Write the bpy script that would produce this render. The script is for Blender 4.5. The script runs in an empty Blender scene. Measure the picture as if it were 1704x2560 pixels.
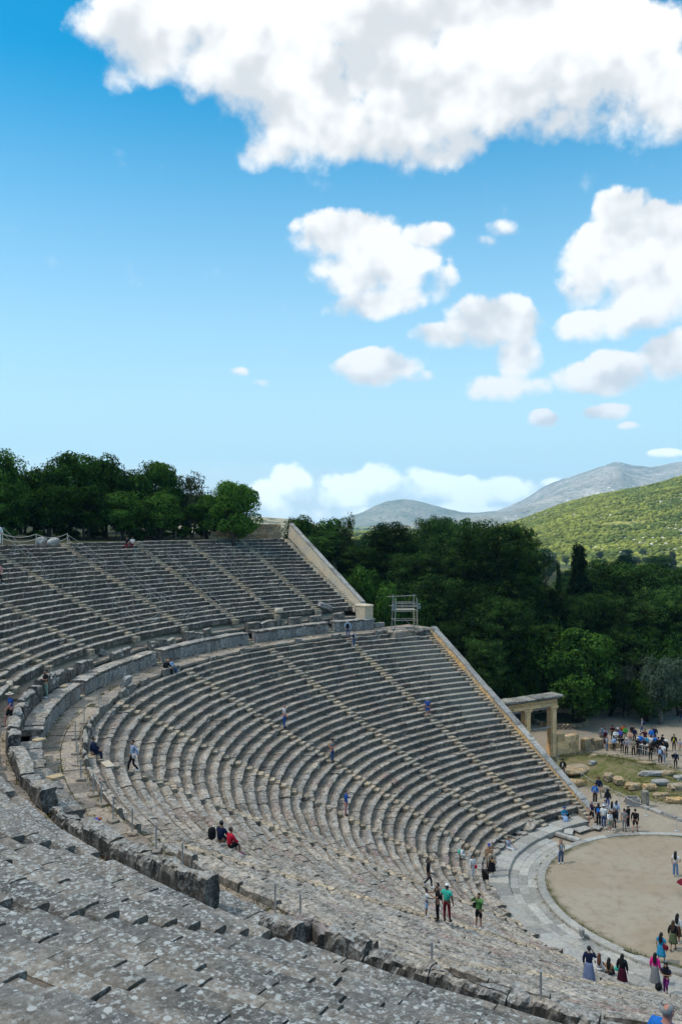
import bpy, bmesh, math, random
import numpy as np
from mathutils import Vector, Matrix, Euler

# ------------------------------------------------------------------ camera, world, sun, exposure
scene = bpy.context.scene
COL = scene.collection
rad = math.radians
CAM = (-51.246, -29.959, 24.211)
YAW, PITCH, ROLL = 0.62587, 0.00843, 0.00343
cam_data = bpy.data.cameras.new("camera")
cam_data.sensor_fit = 'VERTICAL'
cam_data.sensor_height = 36.0
cam_data.lens = 36.0 * 2099.1 / 2560.0
cam_data.clip_start = 0.1
cam_data.clip_end = 60000.0
cam = bpy.data.objects.new("camera", cam_data)
COL.objects.link(cam)
cam.matrix_world = (Matrix.Translation(CAM) @ Matrix.Rotation(-YAW, 4, 'Z') @
                    Matrix.Rotation(math.pi / 2 + PITCH, 4, 'X') @ Matrix.Rotation(ROLL, 4, 'Z'))
scene.camera = cam
scene.view_settings.view_transform = 'Standard'
scene.view_settings.look = 'None'
scene.view_settings.exposure = EXPOSURE = 0.55
scene.view_settings.gamma = 1.0
scene.view_settings.use_curve_mapping = False
scene.cycles.volume_bounces = 0
scene.cycles.volume_step_rate = 4.0
scene.cycles.max_bounces = 8
scene.cycles.transparent_max_bounces = 8

SUN_EL = rad(56.0)
SUN_H = (-0.94, 0.34)                       # horizontal direction towards the sun
SUN_DIR = Vector((SUN_H[0] * math.cos(SUN_EL), SUN_H[1] * math.cos(SUN_EL), math.sin(SUN_EL))).normalized()
sun_data = bpy.data.lights.new("sun", 'SUN')
sun_data.energy = 4.2
sun_data.angle = rad(0.53)
sun_data.color = (1.0, 0.95, 0.87)
sun = bpy.data.objects.new("sun", sun_data)
COL.objects.link(sun)
sun.rotation_euler = SUN_DIR.to_track_quat('Z', 'Y').to_euler()


class NT:
    """small helper to wire shader nodes"""
    def __init__(self, tree):
        self.t = tree; self.n = tree.nodes; self.l = tree.links

    def node(self, typ, ins=None, **props):
        nd = self.n.new(typ)
        for k, v in props.items():
            setattr(nd, k, v)
        for k, v in (ins or {}).items():
            self.put(nd.inputs[k], v)
        return nd

    def put(self, sock, v):
        if hasattr(v, 'links'):
            self.l.new(v, sock)
        elif isinstance(v, bpy.types.Node):
            self.l.new(v.outputs[0], sock)
        else:
            if sock.type == 'RGBA' and len(v) == 3:
                v = (*v, 1.0)
            sock.default_value = v

    def m(self, op, a, b=None, c=None, clamp=False):
        nd = self.n.new('ShaderNodeMath'); nd.operation = op; nd.use_clamp = clamp
        for i, v in enumerate((a, b, c)):
            if v is not None:
                self.put(nd.inputs[i], v)
        return nd.outputs[0]

    def vm(self, op, a, b=None):
        nd = self.n.new('ShaderNodeVectorMath'); nd.operation = op
        self.put(nd.inputs[0], a)
        if b is not None:
            self.put(nd.inputs[3 if op == 'SCALE' else 1], b)
        return nd.outputs[1] if op in ('DOT_PRODUCT', 'LENGTH') else nd.outputs[0]

    def mix(self, f, a, b, blend='MIX'):
        nd = self.n.new('ShaderNodeMix'); nd.data_type = 'RGBA'; nd.blend_type = blend
        self.put(nd.inputs[0], f); self.put(nd.inputs[6], a); self.put(nd.inputs[7], b)
        return nd.outputs[2]

    def ramp(self, f, lo, hi, a=0.0, b=1.0, smooth=True):
        nd = self.n.new('ShaderNodeMapRange'); nd.interpolation_type = 'SMOOTHSTEP' if smooth else 'LINEAR'
        for i, v in enumerate((f, lo, hi, a, b)):
            self.put(nd.inputs[i], v)
        return nd.outputs[0]

    def noise(self, vec, scale, detail=4.0, rough=0.55, dist=0.0, dim='3D', w=None):
        nd = self.n.new('ShaderNodeTexNoise'); nd.noise_dimensions = dim
        if vec is not None:
            self.put(nd.inputs['Vector'], vec)
        if w is not None:
            self.put(nd.inputs['W'], w)
        nd.inputs['Scale'].default_value = scale; nd.inputs['Detail'].default_value = detail
        nd.inputs['Roughness'].default_value = rough; nd.inputs['Distortion'].default_value = dist
        return nd.outputs[0]

    def voro(self, vec, scale, feature='F1', rnd=1.0):
        nd = self.n.new('ShaderNodeTexVoronoi'); nd.feature = feature
        self.put(nd.inputs['Vector'], vec); nd.inputs['Scale'].default_value = scale
        nd.inputs['Randomness'].default_value = rnd
        return nd


# ---- world: daylight sky with broken cumulus, laid out by azimuth and elevation
world = bpy.data.worlds.new("World")
scene.world = world
world.use_nodes = True
wt = NT(world.node_tree)
wt.n.clear()
SKY_STRENGTH = 0.13
sky = wt.node('ShaderNodeTexSky', sky_type='NISHITA')
sky.sun_disc = False
sky.sun_elevation = SUN_EL
sky.sun_rotation = math.atan2(SUN_H[0], SUN_H[1])
sky.altitude = 300.0
sky.air_density = 1.0
sky.dust_density = 0.6
sky.ozone_density = 3.0
gco = wt.node('ShaderNodeTexCoord')
dirv = wt.vm('NORMALIZE', gco.outputs['Generated'])
sp = wt.node('ShaderNodeSeparateXYZ', {0: dirv})
az = wt.m('SUBTRACT', wt.m('ARCTAN2', sp.outputs[0], sp.outputs[1]), YAW)     # azimuth from the valley's heading, radians
el = wt.m('ARCSINE', sp.outputs[2])
wn = wt.noise(dirv, 9.0, 3.0, 0.5)
wn2 = wt.noise(dirv, 8.0, 3.0, 0.5, w=3.7, dim='4D')
azw = wt.m('ADD', az, wt.m('MULTIPLY', wt.m('SUBTRACT', wn, 0.5), 0.06))
elw = wt.m('ADD', el, wt.m('MULTIPLY', wt.m('SUBTRACT', wn2, 0.5), 0.045))
fbm = wt.noise(dirv, 22.0, 8.0, 0.56)
fbm_s = wt.noise(dirv, 11.0, 3.0, 0.5)
fbm_up = wt.noise(wt.vm('ADD', dirv, (-0.008, 0.004, 0.03)), 11.0, 3.0, 0.5)
fbm_lo = wt.noise(dirv, 13.0, 4.0, 0.5, w=1.3, dim='4D')
fbm_hi = wt.noise(dirv, 34.0, 9.0, 0.6)
# blobs: azimuth, elevation (deg), half-widths (deg), weight
BLOBS = CLOUD_BLOBS = [
    # the great bank, the clouds under it, and the low bank over the plain
    (-12.78, 29.60, 4.54, 2.77, 1.10), (-7.16, 29.26, 5.37, 3.40, 1.15), (-2.76, 27.31, 5.99, 3.55, 1.15), (-0.72, 24.86, 5.80, 2.36, 1.05), (5.41, 25.87, 6.09, 3.19, 1.15),
    (7.09, 24.02, 4.03, 1.58, 0.95), (12.07, 27.08, 5.87, 3.28, 1.15), (17.18, 27.58, 5.61, 3.38, 1.15), (20.83, 24.74, 3.58, 2.31, 1.05), (5.41, 31.11, 14.88, 2.49, 1.10),
    (2.35, 28.54, 4.77, 2.10, 1.10), (-4.94, 23.53, 2.30, 1.14, 0.80), (14.65, 24.42, 4.47, 1.53, 0.85), (-14.72, 27.35, 1.66, 1.35, 0.60), (0.31, 18.69, 4.09, 1.65, 1.05),
    (2.69, 16.63, 4.77, 2.07, 1.10), (2.35, 14.42, 3.82, 1.22, 0.95), (-2.76, 19.22, 1.23, 0.79, 0.70), (5.75, 18.48, 2.03, 1.10, 0.85), (6.76, 15.47, 1.75, 1.38, 0.80),
    (10.43, 13.25, 3.30, 1.97, 1.10), (6.76, 12.08, 2.56, 0.91, 0.85), (11.74, 11.15, 1.83, 1.93, 0.90), (10.76, 8.98, 3.03, 1.11, 0.80), (13.04, 8.84, 1.04, 0.52, 0.45),
    (18.41, 19.25, 1.35, 1.27, 0.90), (19.63, 16.79, 4.24, 2.47, 1.15), (21.13, 14.27, 4.45, 2.39, 1.15), (16.55, 14.77, 2.01, 1.59, 0.90), (17.05, 12.46, 3.12, 1.00, 0.90),
    (22.02, 10.45, 2.70, 1.71, 1.10), (17.18, 9.50, 3.24, 1.33, 1.10), (2.15, 10.06, 2.86, 1.32, 1.10), (4.39, 9.57, 1.63, 0.53, 0.60), (11.54, 18.88, 1.97, 0.60, 0.52),
    (9.43, 18.15, 1.46, 0.55, 0.48), (-7.09, 9.86, 1.08, 0.53, 0.60), (-5.61, 9.03, 1.22, 0.46, 0.56), (13.43, 6.80, 1.16, 0.65, 0.95), (16.86, 7.15, 2.37, 0.64, 0.90),
    (19.02, 6.17, 1.22, 0.38, 0.75), (21.13, 4.07, 1.54, 0.38, 0.70), (1.81, 8.33, 0.95, 0.33, 0.40), (-4.94, 1.56, 2.17, 1.15, 0.90), (-2.90, 2.38, 1.77, 1.29, 0.90),
    (0.31, 1.98, 2.87, 1.23, 0.90), (2.83, 2.66, 1.77, 1.02, 0.90), (6.22, 2.37, 2.16, 1.22, 0.90), (8.77, 1.82, 2.13, 1.01, 0.90), (10.89, 2.08, 2.11, 1.07, 0.90),
    (13.50, 2.59, 1.29, 0.53, 0.60), (4.05, 0.54, 12.90, 0.82, 0.60), (-8.83, 1.28, 1.73, 0.61, 0.50),
    # clouds around the rest of the sky
    (-50.0, 45.0, 20.0, 14.0, 1.0), (-95.0, 30.0, 22.0, 10.0, 1.0), (-140.0, 48.0, 26.0, 15.0, 1.0), (60.0, 30.0, 18.0, 10.0, 1.0),
    (100.0, 50.0, 26.0, 15.0, 1.0), (160.0, 30.0, 26.0, 11.0, 1.0), (20.0, 66.0, 40.0, 12.0, 1.0), (-80.0, 75.0, 50.0, 9.0, 1.0), (45.0, 16.0, 9.0, 5.0, 1.0), (-40.0, 12.0, 7.0, 3.0, 0.8),
]
field = None; tops = None
for (a0, e0, wa, we, amp) in BLOBS:
    dx = wt.m('MULTIPLY', wt.m('SUBTRACT', azw, rad(a0)), 1.0 / rad(wa))
    dy = wt.m('MULTIPLY', wt.m('SUBTRACT', elw, rad(e0)), 1.0 / rad(we))
    q = wt.m('ADD', wt.m('MULTIPLY', dx, dx), wt.m('MULTIPLY', dy, dy))
    g = wt.m('MULTIPLY', wt.m('SUBTRACT', 1.0, wt.m('MULTIPLY', q, 0.62)), amp, clamp=False)
    g = wt.m('MAXIMUM', g, 0.0)
    t = wt.m('MULTIPLY', g, dy)
    field = g if field is None else wt.m('SMOOTH_MAX', field, g, 0.12)
    tops = t if tops is None else wt.m('ADD', tops, t)
dens = wt.m('ADD', field, wt.m('MULTIPLY', wt.m('SUBTRACT', fbm, 0.5), 1.65))
dens = wt.m('ADD', dens, wt.m('MULTIPLY', wt.m('SUBTRACT', fbm_hi, 0.5), 0.12))
alpha = wt.m('MULTIPLY', wt.ramp(dens, 0.30, wt.ramp(tops, -0.25, 0.30, 0.90, 0.60, False)), wt.ramp(field, 0.02, 0.20))
thick = wt.ramp(dens, 0.45, 1.35)
fbm_d = wt.noise(wt.vm('ADD', dirv, (-0.006, 0.002, 0.009)), 24.0, 7.0, 0.57)
relief = wt.m('ADD', wt.m('ADD', wt.m('MULTIPLY', wt.m('SUBTRACT', fbm_s, fbm_up), 3.0), wt.m('MULTIPLY', wt.m('SUBTRACT', fbm, fbm_d), 0.55)), wt.m('MULTIPLY', wt.m('SUBTRACT', fbm, 0.5), 0.35))
lit = wt.m('ADD', wt.m('ADD', 0.74, wt.m('MULTIPLY', tops, 0.60)), relief)
lit = wt.m('ADD', lit, wt.m('MULTIPLY', wt.m('SUBTRACT', fbm_lo, 0.5), 1.3))
lit = wt.m('SUBTRACT', lit, wt.m('MULTIPLY', thick, 0.10))
lit = wt.ramp(lit, 0.15, 0.95)
ccol = wt.mix(lit, (4.15, 4.3, 4.42), (5.95, 5.95, 5.85))
over = wt.ramp(el, 0.80, 1.05)                              # broken cloud cover overhead
alpha = wt.m('MAXIMUM', alpha, wt.m('MULTIPLY', over, wt.ramp(fbm_lo, .30, .50)))
hz = wt.ramp(el, 0.04, 0.12)                                # clouds near the horizon are seen through more air
ccol = wt.mix(hz, (10.5, 10.4, 10.1), ccol)
alpha = wt.m('MULTIPLY', alpha, wt.ramp(el, -0.01, 0.10, 0.55, 1.0))
pale = wt.m('POWER', wt.ramp(el, 0.0, 0.50, 1.0, 0.0, False), 1.35)
skyc = wt.node('ShaderNodeHueSaturation', {'Hue': 0.476, 'Saturation': 2.7, 'Value': 1.06, 'Color': sky.outputs[0]})
skyp = wt.mix(pale, skyc.outputs[0], (5.0, 5.75, 5.85))
wcol = wt.mix(alpha, skyp, ccol)
bg = wt.node('ShaderNodeBackground', {'Color': wcol, 'Strength': SKY_STRENGTH})
wo = wt.node('ShaderNodeOutputWorld', {'Surface': bg.outputs[0]})

# ------------------------------------------------------------------ general helpers
rng = np.random.default_rng(7)
random.seed(7)


def tag(o, label=None, cat=None, group=None, kind=None):
    if label: o['label'] = label
    if cat: o['category'] = cat
    if group: o['group'] = group
    if kind: o['kind'] = kind
    return o


def empty(name, loc=(0, 0, 0), rz=0.0):
    o = bpy.data.objects.new(name, None)
    o.empty_display_size = 0.2
    COL.objects.link(o)
    o.location = loc; o.rotation_euler = (0, 0, rz)
    return o


def link(name, me, parent=None):
    o = bpy.data.objects.new(name, me)
    COL.objects.link(o)
    if parent is not None:
        o.parent = parent
    return o


def copy_tree(o, parent=None):
    c = o.copy(); COL.objects.link(c)
    if parent is not None:
        c.parent = parent
    for ch in [x for x in KIDS.get(o.name, [])]:
        k = copy_tree(ch, c)
        KIDS.setdefault(c.name, []).append(k)
    return c


KIDS = {}


class MB:
    """collects geometry for ONE mesh object"""
    def __init__(self):
        self.V = []; self.F = []; self.n = 0; self.mi = []

    def add(self, V, F, mat=0):
        V = np.asarray(V, float).reshape(-1, 3)
        off = self.n
        self.V.append(V)
        for f in F:
            self.F.append([i + off for i in f]); self.mi.append(mat)
        self.n += len(V)

    def grid(self, V, closed_u=False, mat=0):
        """V: (a,b,3) array -> quads"""
        a, b = V.shape[:2]
        i = np.arange(a * b).reshape(a, b)
        if closed_u:
            i = np.vstack([i, i[:1]])
        q = np.stack([i[:-1, :-1], i[1:, :-1], i[1:, 1:], i[:-1, 1:]], -1).reshape(-1, 4)
        self.add(V.reshape(-1, 3), q.tolist(), mat)

    def box(self, c, s, rz=0.0, jit=0.0, taper=1.0, mat=0, bev=0.0):
        x, y, z = s[0] / 2, s[1] / 2, s[2] / 2
        if bev > 0:
            b = min(bev, x * .9, y * .9, z * .9)
            V = []; 
            for sz in (-1, 1):
                for (ix, iy, iz) in ((x - b, y - b, z), (x, y - b, z - b), (x - b, y, z - b)):
                    for sx, sy in ((-1, -1), (1, -1), (1, 1), (-1, 1)):
                        V.append((sx * ix, sy * iy, sz * iz))
            V = np.array(V)
            f = []
            for k, sg in ((0, -1), (12, 1)):
                A = [k, k + 1, k + 2, k + 3]; B = [k + 4 + j for j in range(4)]; Cc = [k + 8 + j for j in range(4)]
                f.append(A if sg > 0 else A[::-1])
                for j in range(4):
                    j2 = (j + 1) % 4
                    if j % 2 == 0:   # side along x uses the C points
                        qd = [A[j], A[j2], Cc[j2], Cc[j]]
                    else:
                        qd = [A[j], A[j2], B[j2], B[j]]
                    f.append(qd[::-1] if sg > 0 else qd)
                    tr = [A[j], B[j], Cc[j]]
                    f.append(tr)
            for j in range(4):
                j2 = (j + 1) % 4
                L, U = (8, 20) if j % 2 == 0 else (4, 16)
                f.append([L + j, L + j2, U + j2, U + j])
                f.append([4 + j, 8 + j, 20 + j, 16 + j])
        else:
            V = np.array([(sx * x, sy * y, sz * z) for sz in (-1, 1) for sx, sy in ((-1, -1), (1, -1), (1, 1), (-1, 1))], float)
            f = [[3, 2, 1, 0], [4, 5, 6, 7], [0, 1, 5, 4], [1, 2, 6, 5], [2, 3, 7, 6], [3, 0, 4, 7]]
        if taper != 1.0:
            up = V[:, 2] > 0; V[up, :2] *= taper
        if jit:
            V = V + rng.uniform(-jit, jit, V.shape)
        cz, sn = math.cos(rz), math.sin(rz)
        W = V.copy(); W[:, 0] = V[:, 0] * cz - V[:, 1] * sn; W[:, 1] = V[:, 0] * sn + V[:, 1] * cz
        self.add(W + np.asarray(c, float), f, mat)

    def tube(self, pts, r, n=6, cap=True, mat=0):
        pts = [np.asarray(p, float) for p in pts]
        rr = r if hasattr(r, '__len__') else [r] * len(pts)
        rings = []
        for i, p in enumerate(pts):
            d = (pts[min(i + 1, len(pts) - 1)] - pts[max(i - 1, 0)])
            d = d / (np.linalg.norm(d) + 1e-9)
            a = np.cross(d, (0, 0, 1.0)) if abs(d[2]) < .95 else np.cross(d, (1.0, 0, 0))
            a /= np.linalg.norm(a); b = np.cross(d, a)
            t = np.linspace(0, 2 * math.pi, n, endpoint=False)
            rings.append(p + rr[i] * (np.cos(t)[:, None] * a + np.sin(t)[:, None] * b))
        V = np.array(rings)
        off = self.n
        k = len(pts)
        F = []
        for i in range(k - 1):
            for j in range(n):
                j2 = (j + 1) % n
                F.append([i * n + j, i * n + j2, (i + 1) * n + j2, (i + 1) * n + j])
        if cap:
            F.append(list(range(n))[::-1]); F.append([(k - 1) * n + j for j in range(n)])
        self.add(V.reshape(-1, 3), F, mat)

    def blob(self, c, s, sub=2, amp=0.2, freq=1.5, seed=0, rz=0.0, mat=0, flat=None):
        V, F = ico(sub)
        d = 1 + amp * vnoise(V * freq + seed * 7.31, seed) + 0.4 * amp * vnoise(V * freq * 2.7 + seed * 3.1, seed + 5)
        W = V * d[:, None] * np.asarray(s, float)
        if flat is not None:
            W[:, 2] = np.maximum(W[:, 2], -flat)
        cz, sn = math.cos(rz), math.sin(rz)
        X = W.copy(); X[:, 0] = W[:, 0] * cz - W[:, 1] * sn; X[:, 1] = W[:, 0] * sn + W[:, 1] * cz
        self.add(X + np.asarray(c, float), F, mat)

    def build_each(self, name, mat, parent=None):
        o = 0; fi = 0
        for V in self.V:
            m_ = MB(); n = len(V)
            F = []
            while fi < len(self.F) and self.F[fi][0] < o + n:
                F.append([i - o for i in self.F[fi]]); fi += 1
            m_.add(V, F); m_.build(name, mat, parent); o += n

    def build(self, name, mats, parent=None, smooth=False, loc=None):
        me = bpy.data.meshes.new(name)
        V = np.concatenate(self.V) if self.V else np.zeros((0, 3))
        if loc is not None:
            V = V - np.asarray(loc, float)
        me.from_pydata(V.tolist(), [], self.F)
        if not isinstance(mats, (list, tuple)):
            mats = [mats]
        for m_ in mats:
            me.materials.append(m_)
        if len(mats) > 1:
            me.polygons.foreach_set('material_index', self.mi)
        if smooth:
            me.polygons.foreach_set('use_smooth', [True] * len(me.polygons))
        me.update()
        o = link(name, me, parent)
        if loc is not None:
            o.location = loc
        if parent is not None:
            KIDS.setdefault(parent.name, []).append(o)
        return o


_ico = {}


def ico(sub):
    if sub not in _ico:
        bm = bmesh.new(); bmesh.ops.create_icosphere(bm, subdivisions=sub, radius=1.0)
        V = np.array([v.co[:] for v in bm.verts]); F = [[v.index for v in f.verts] for f in bm.faces]
        bm.free(); _ico[sub] = (V, F)
    return _ico[sub]


def _h(ix, iy, iz, seed):
    n = (ix * 374761393 + iy * 668265263 + iz * 2147483647 + seed * 1274126177) & 0xFFFFFFFF
    n = ((n ^ (n >> 13)) * 1274126177) & 0xFFFFFFFF
    n = n ^ (n >> 16)
    return (n & 0xFFFF) / 32767.5 - 1.0


def vnoise(P, seed=0):
    P = np.asarray(P, float)
    i = np.floor(P).astype(np.int64); f = P - i
    u = f * f * (3 - 2 * f)
    out = 0
    for dx in (0, 1):
        wx = u[..., 0] if dx else 1 - u[..., 0]
        for dy in (0, 1):
            wy = u[..., 1] if dy else 1 - u[..., 1]
            for dz in (0, 1):
                wz = u[..., 2] if dz else 1 - u[..., 2]
                out = out + wx * wy * wz * _h(i[..., 0] + dx, i[..., 1] + dy, i[..., 2] + dz, seed)
    return out


def fbm(P, oct=4, seed=0):
    a, s, f = 0, 1.0, 1.0
    for k in range(oct):
        a = a + s * vnoise(np.asarray(P) * f + 11.3 * k, seed + k); s *= .5; f *= 2.03
    return a


# ------------------------------------------------------------------ materials
def new_mat(name):
    m = bpy.data.materials.new(name); m.use_nodes = True
    t = NT(m.node_tree); t.n.clear()
    return m, t


def finish(t, color, rough=0.9, bump=None, bump_strength=0.4, bump_dist=0.02, spec=0.25, **kw):
    ins = {'Base Color': color, 'Roughness': rough, 'Specular IOR Level': spec}
    ins.update(kw)
    p = t.node('ShaderNodeBsdfPrincipled', ins)
    if bump is not None:
        b = t.node('ShaderNodeBump', {'Height': bump, 'Strength': bump_strength, 'Distance': bump_dist})
        t.l.new(b.outputs[0], p.inputs['Normal'])
    t.node('ShaderNodeOutputMaterial', {'Surface': p.outputs[0]})
    return p


def stone_mat(name, warm=(.30, .262, .215), cool=(.215, .208, .195), lichen=0.5, dark=0.5, riser=0.6, disc=0.35, moss=0.25, pink=0.0, contrast=1.0, value=1.0, speckle=1.0, tone=.32, lscale=5.5):
    m, t = new_mat(name)
    pos = t.node('ShaderNodeNewGeometry')
    P = pos.outputs['Position']
    info = t.node('ShaderNodeObjectInfo').outputs['Random']
    big = t.noise(P, 0.55, 4, 0.6)
    grit = t.noise(P, 16.0, 5, 0.7)

    def sfac(d):
        a = .62 * contrast * speckle
        return t.m('MULTIPLY', t.ramp(fine, .38, .62, 1 - a - d, 1 + a * .95 - d, False), t.ramp(grit, .36, .64, 1 - .5 * a, 1 + .5 * a, False))
    col = t.mix(t.ramp(big, .38, .62), warm, cool)
    isl = pos.outputs['Random Per Island']
    iv = t.ramp(isl, 0.0, 1.0, 1 - tone, 1 + tone * .8, False)
    col = t.mix(1.0, col, t.node('ShaderNodeCombineColor', {0: iv, 1: iv, 2: iv}).outputs[0], 'MULTIPLY')
    if pink:
        pk = t.ramp(t.m('FRACT', t.m('MULTIPLY', isl, 7.3)), 1 - pink, 1 - pink + .02)
        col = t.mix(t.m('MULTIPLY', pk, .55), col, (.29, .185, .16))
    fine = t.noise(P, 5.0, 10, 0.78)
    col = t.mix(1.0, col, t.node('ShaderNodeCombineColor', {0: sfac(0), 1: sfac(.01), 2: sfac(.03)}).outputs[0], 'MULTIPLY')
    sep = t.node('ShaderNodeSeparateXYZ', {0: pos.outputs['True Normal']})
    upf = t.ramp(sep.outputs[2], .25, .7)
    # black lichen crusts; the upright riser faces also have shade put into the colour
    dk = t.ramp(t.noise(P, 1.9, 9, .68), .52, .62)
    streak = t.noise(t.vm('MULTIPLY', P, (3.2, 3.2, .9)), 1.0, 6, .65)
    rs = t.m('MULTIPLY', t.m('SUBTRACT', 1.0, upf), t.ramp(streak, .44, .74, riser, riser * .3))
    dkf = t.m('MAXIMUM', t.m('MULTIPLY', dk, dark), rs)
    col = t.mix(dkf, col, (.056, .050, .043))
    # pale lichen: ragged films and round discs
    l1 = t.ramp(t.noise(P, lscale, 10, .76), .515, .565)
    l0 = t.ramp(t.noise(P, .9, 4, .6), .32, .56)
    lf = t.m('MULTIPLY', t.m('MULTIPLY', l1, l0), t.m('MULTIPLY', t.ramp(upf, 0, 1, .45, 1.0), lichen))
    col = t.mix(lf, col, (.50, .505, .475))
    wob = t.vm('ADD', P, t.vm('SCALE', t.node('ShaderNodeTexNoise', {'Vector': P, 'Scale': 16.0, 'Detail': 3.0}).outputs['Color'], .05))
    v = t.voro(wob, 7.5)
    sepc = t.node('ShaderNodeSeparateColor', {0: v.outputs['Color']})
    r1 = t.ramp(sepc.outputs[0], .40, 1.0, 0.0, .42, False)
    dsc = t.m('MULTIPLY', t.m('LESS_THAN', v.outputs['Distance'], r1), t.m('MULTIPLY', upf, disc))
    col = t.mix(dsc, col, t.mix(sepc.outputs[1], (.46, .475, .46), (.60, .60, .56)))
    if moss:
        mo = t.m('MULTIPLY', t.ramp(t.noise(P, 1.3, 5, .6), .66, .74), moss)
        col = t.mix(mo, col, (.12, .135, .05))
    if value != 1.0:
        col = t.mix(1.0, col, (value, value, value), 'MULTIPLY')
    hgt = t.m('ADD', t.noise(P, 22.0, 6, .7), t.m('MULTIPLY', lf, .25))
    finish(t, col, 0.93, hgt, .55, .03, .15)
    return m


M = {}
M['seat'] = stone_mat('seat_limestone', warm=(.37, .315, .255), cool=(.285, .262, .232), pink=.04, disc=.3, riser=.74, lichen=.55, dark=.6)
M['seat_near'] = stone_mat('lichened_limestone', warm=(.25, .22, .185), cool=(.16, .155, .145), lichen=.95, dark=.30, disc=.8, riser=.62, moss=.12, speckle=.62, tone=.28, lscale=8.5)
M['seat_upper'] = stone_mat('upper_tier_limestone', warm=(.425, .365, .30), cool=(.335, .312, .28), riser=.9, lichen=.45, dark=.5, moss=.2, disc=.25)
M['new_stone'] = stone_mat('restored_limestone', warm=(.40, .355, .295), cool=(.34, .315, .275), riser=.42, lichen=.12, dark=.12, disc=0.05, moss=.05, speckle=.5)
M['stair'] = stone_mat('stair_limestone', warm=(.44, .345, .24), cool=(.34, .295, .235), riser=.4, lichen=.25, dark=.3, disc=.1, moss=.4)
M['wall'] = stone_mat('wall_limestone', warm=(.40, .37, .345), cool=(.33, .325, .325), riser=.52, lichen=.5, dark=.35, disc=.2, pink=.05)
M['wall_new'] = stone_mat('pale_wall_stone', warm=(.58, .47, .33), cool=(.47, .42, .35), riser=.06, lichen=.15, dark=.10, disc=0, moss=0, speckle=.35)
M['coping'] = stone_mat('coping_stone', warm=(.36, .335, .30), cool=(.28, .275, .265), riser=.25, lichen=.5, dark=.5, disc=.1, moss=.05, speckle=.6)
M['rubble'] = stone_mat('ochre_rubble', warm=(.52, .32, .13), cool=(.40, .29, .17), riser=.12, lichen=.12, dark=.35, disc=0, moss=.1, speckle=.9)
M['gate'] = stone_mat('gate_limestone', warm=(.86, .53, .26), cool=(.78, .52, .29), riser=.08, lichen=.15, dark=.22, disc=0, moss=0, speckle=.45)
M['gate_top'] = stone_mat('gate_cornice_stone', warm=(.30, .265, .21), cool=(.24, .225, .20), riser=.25, lichen=.55, dark=.6, disc=.2, moss=.2)
M['ruin'] = stone_mat('ruin_limestone', warm=(.42, .29, .155), cool=(.33, .26, .18), riser=.15, lichen=.3, dark=.35, disc=.1, moss=.3)
M['paving'] = stone_mat('orchestra_paving', warm=(.43, .405, .355), cool=(.37, .36, .335), riser=.2, lichen=.05, dark=.12, disc=0, moss=.06, speckle=.35)
M['walk'] = stone_mat('walkway_paving', warm=(.38, .31, .24), cool=(.30, .265, .23), riser=.3, lichen=.1, dark=.25, disc=.05, moss=.15, speckle=.6)
M['clay'] = stone_mat('clay_slab', warm=(.48, .36, .21), cool=(.44, .34, .22), riser=.05, lichen=0, dark=.1, disc=0, moss=0, speckle=.4)


def plain_mat(name, color, rough=.8, var=.18, scale=6.0, spec=.25, metal=0.0, bump=0.0):
    m, t = new_mat(name)
    tc = t.node('ShaderNodeTexCoord').outputs['Object']
    n = t.noise(tc, scale, 5, .6)
    f = t.ramp(n, .3, .7, 1 - var, 1 + var, False)
    col = t.mix(1.0, color, t.node('ShaderNodeCombineColor', {0: f, 1: f, 2: f}).outputs[0], 'MULTIPLY')
    finish(t, col, rough, n if bump else None, bump, .01, spec, Metallic=metal)
    return m


M['metal'] = plain_mat('galvanised_steel', (.42, .43, .43), .5, .12, 9, .4, .6)
M['dark_metal'] = plain_mat('dark_steel', (.10, .105, .11), .55, .15, 9, .4, .4)
M['rope'] = plain_mat('rope_fibre', (.50, .47, .41), .9, .15, 30)
M['rail'] = plain_mat('pale_railing_paint', (.50, .50, .48), .6, .12, 9, .4, .2)
M['pole_rust'] = plain_mat('weathered_scaffold_tube', (.36, .35, .33), .6, .2, 6, .4, .5)
M['board'] = plain_mat('scaffold_board', (.40, .36, .29), .85, .2, 8)
M['lamp'] = plain_mat('floodlight_housing', (.16, .22, .24), .5, .1, 9)
M['rail_dull'] = plain_mat('dull_rail_paint', (.24, .24, .235), .6, .2, 9, .3, .2)
M['red_stone'] = stone_mat('reddish_stone', warm=(.25, .165, .14), cool=(.20, .165, .15), riser=1.0, lichen=.3, dark=.8, disc=.4, moss=.1)
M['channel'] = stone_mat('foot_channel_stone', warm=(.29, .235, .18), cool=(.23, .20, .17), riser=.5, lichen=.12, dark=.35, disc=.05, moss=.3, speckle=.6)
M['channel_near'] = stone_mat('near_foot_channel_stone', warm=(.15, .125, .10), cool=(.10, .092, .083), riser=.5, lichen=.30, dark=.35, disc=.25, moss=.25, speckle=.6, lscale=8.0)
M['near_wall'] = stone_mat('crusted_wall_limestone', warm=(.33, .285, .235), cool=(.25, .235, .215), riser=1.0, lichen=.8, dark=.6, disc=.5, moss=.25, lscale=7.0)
# ------------------------------------------------------------------ theatre geometry
T2, DL, SH = 106.562, 18.36, 5.747          # end stair of the round part, wedge angle, shift of the wing centre
T10 = T2 + 8 * DL
LOW_R0, LOW_Z0, PITCH_R, RISE = 13.9, 0.30, 0.735, 0.36
UP_R0, UP_Z0, URISE = 43.2, 14.74, 0.350
DZ_Z, DZ_R0, DZ_R1 = 12.42, 38.92, 40.8


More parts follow.
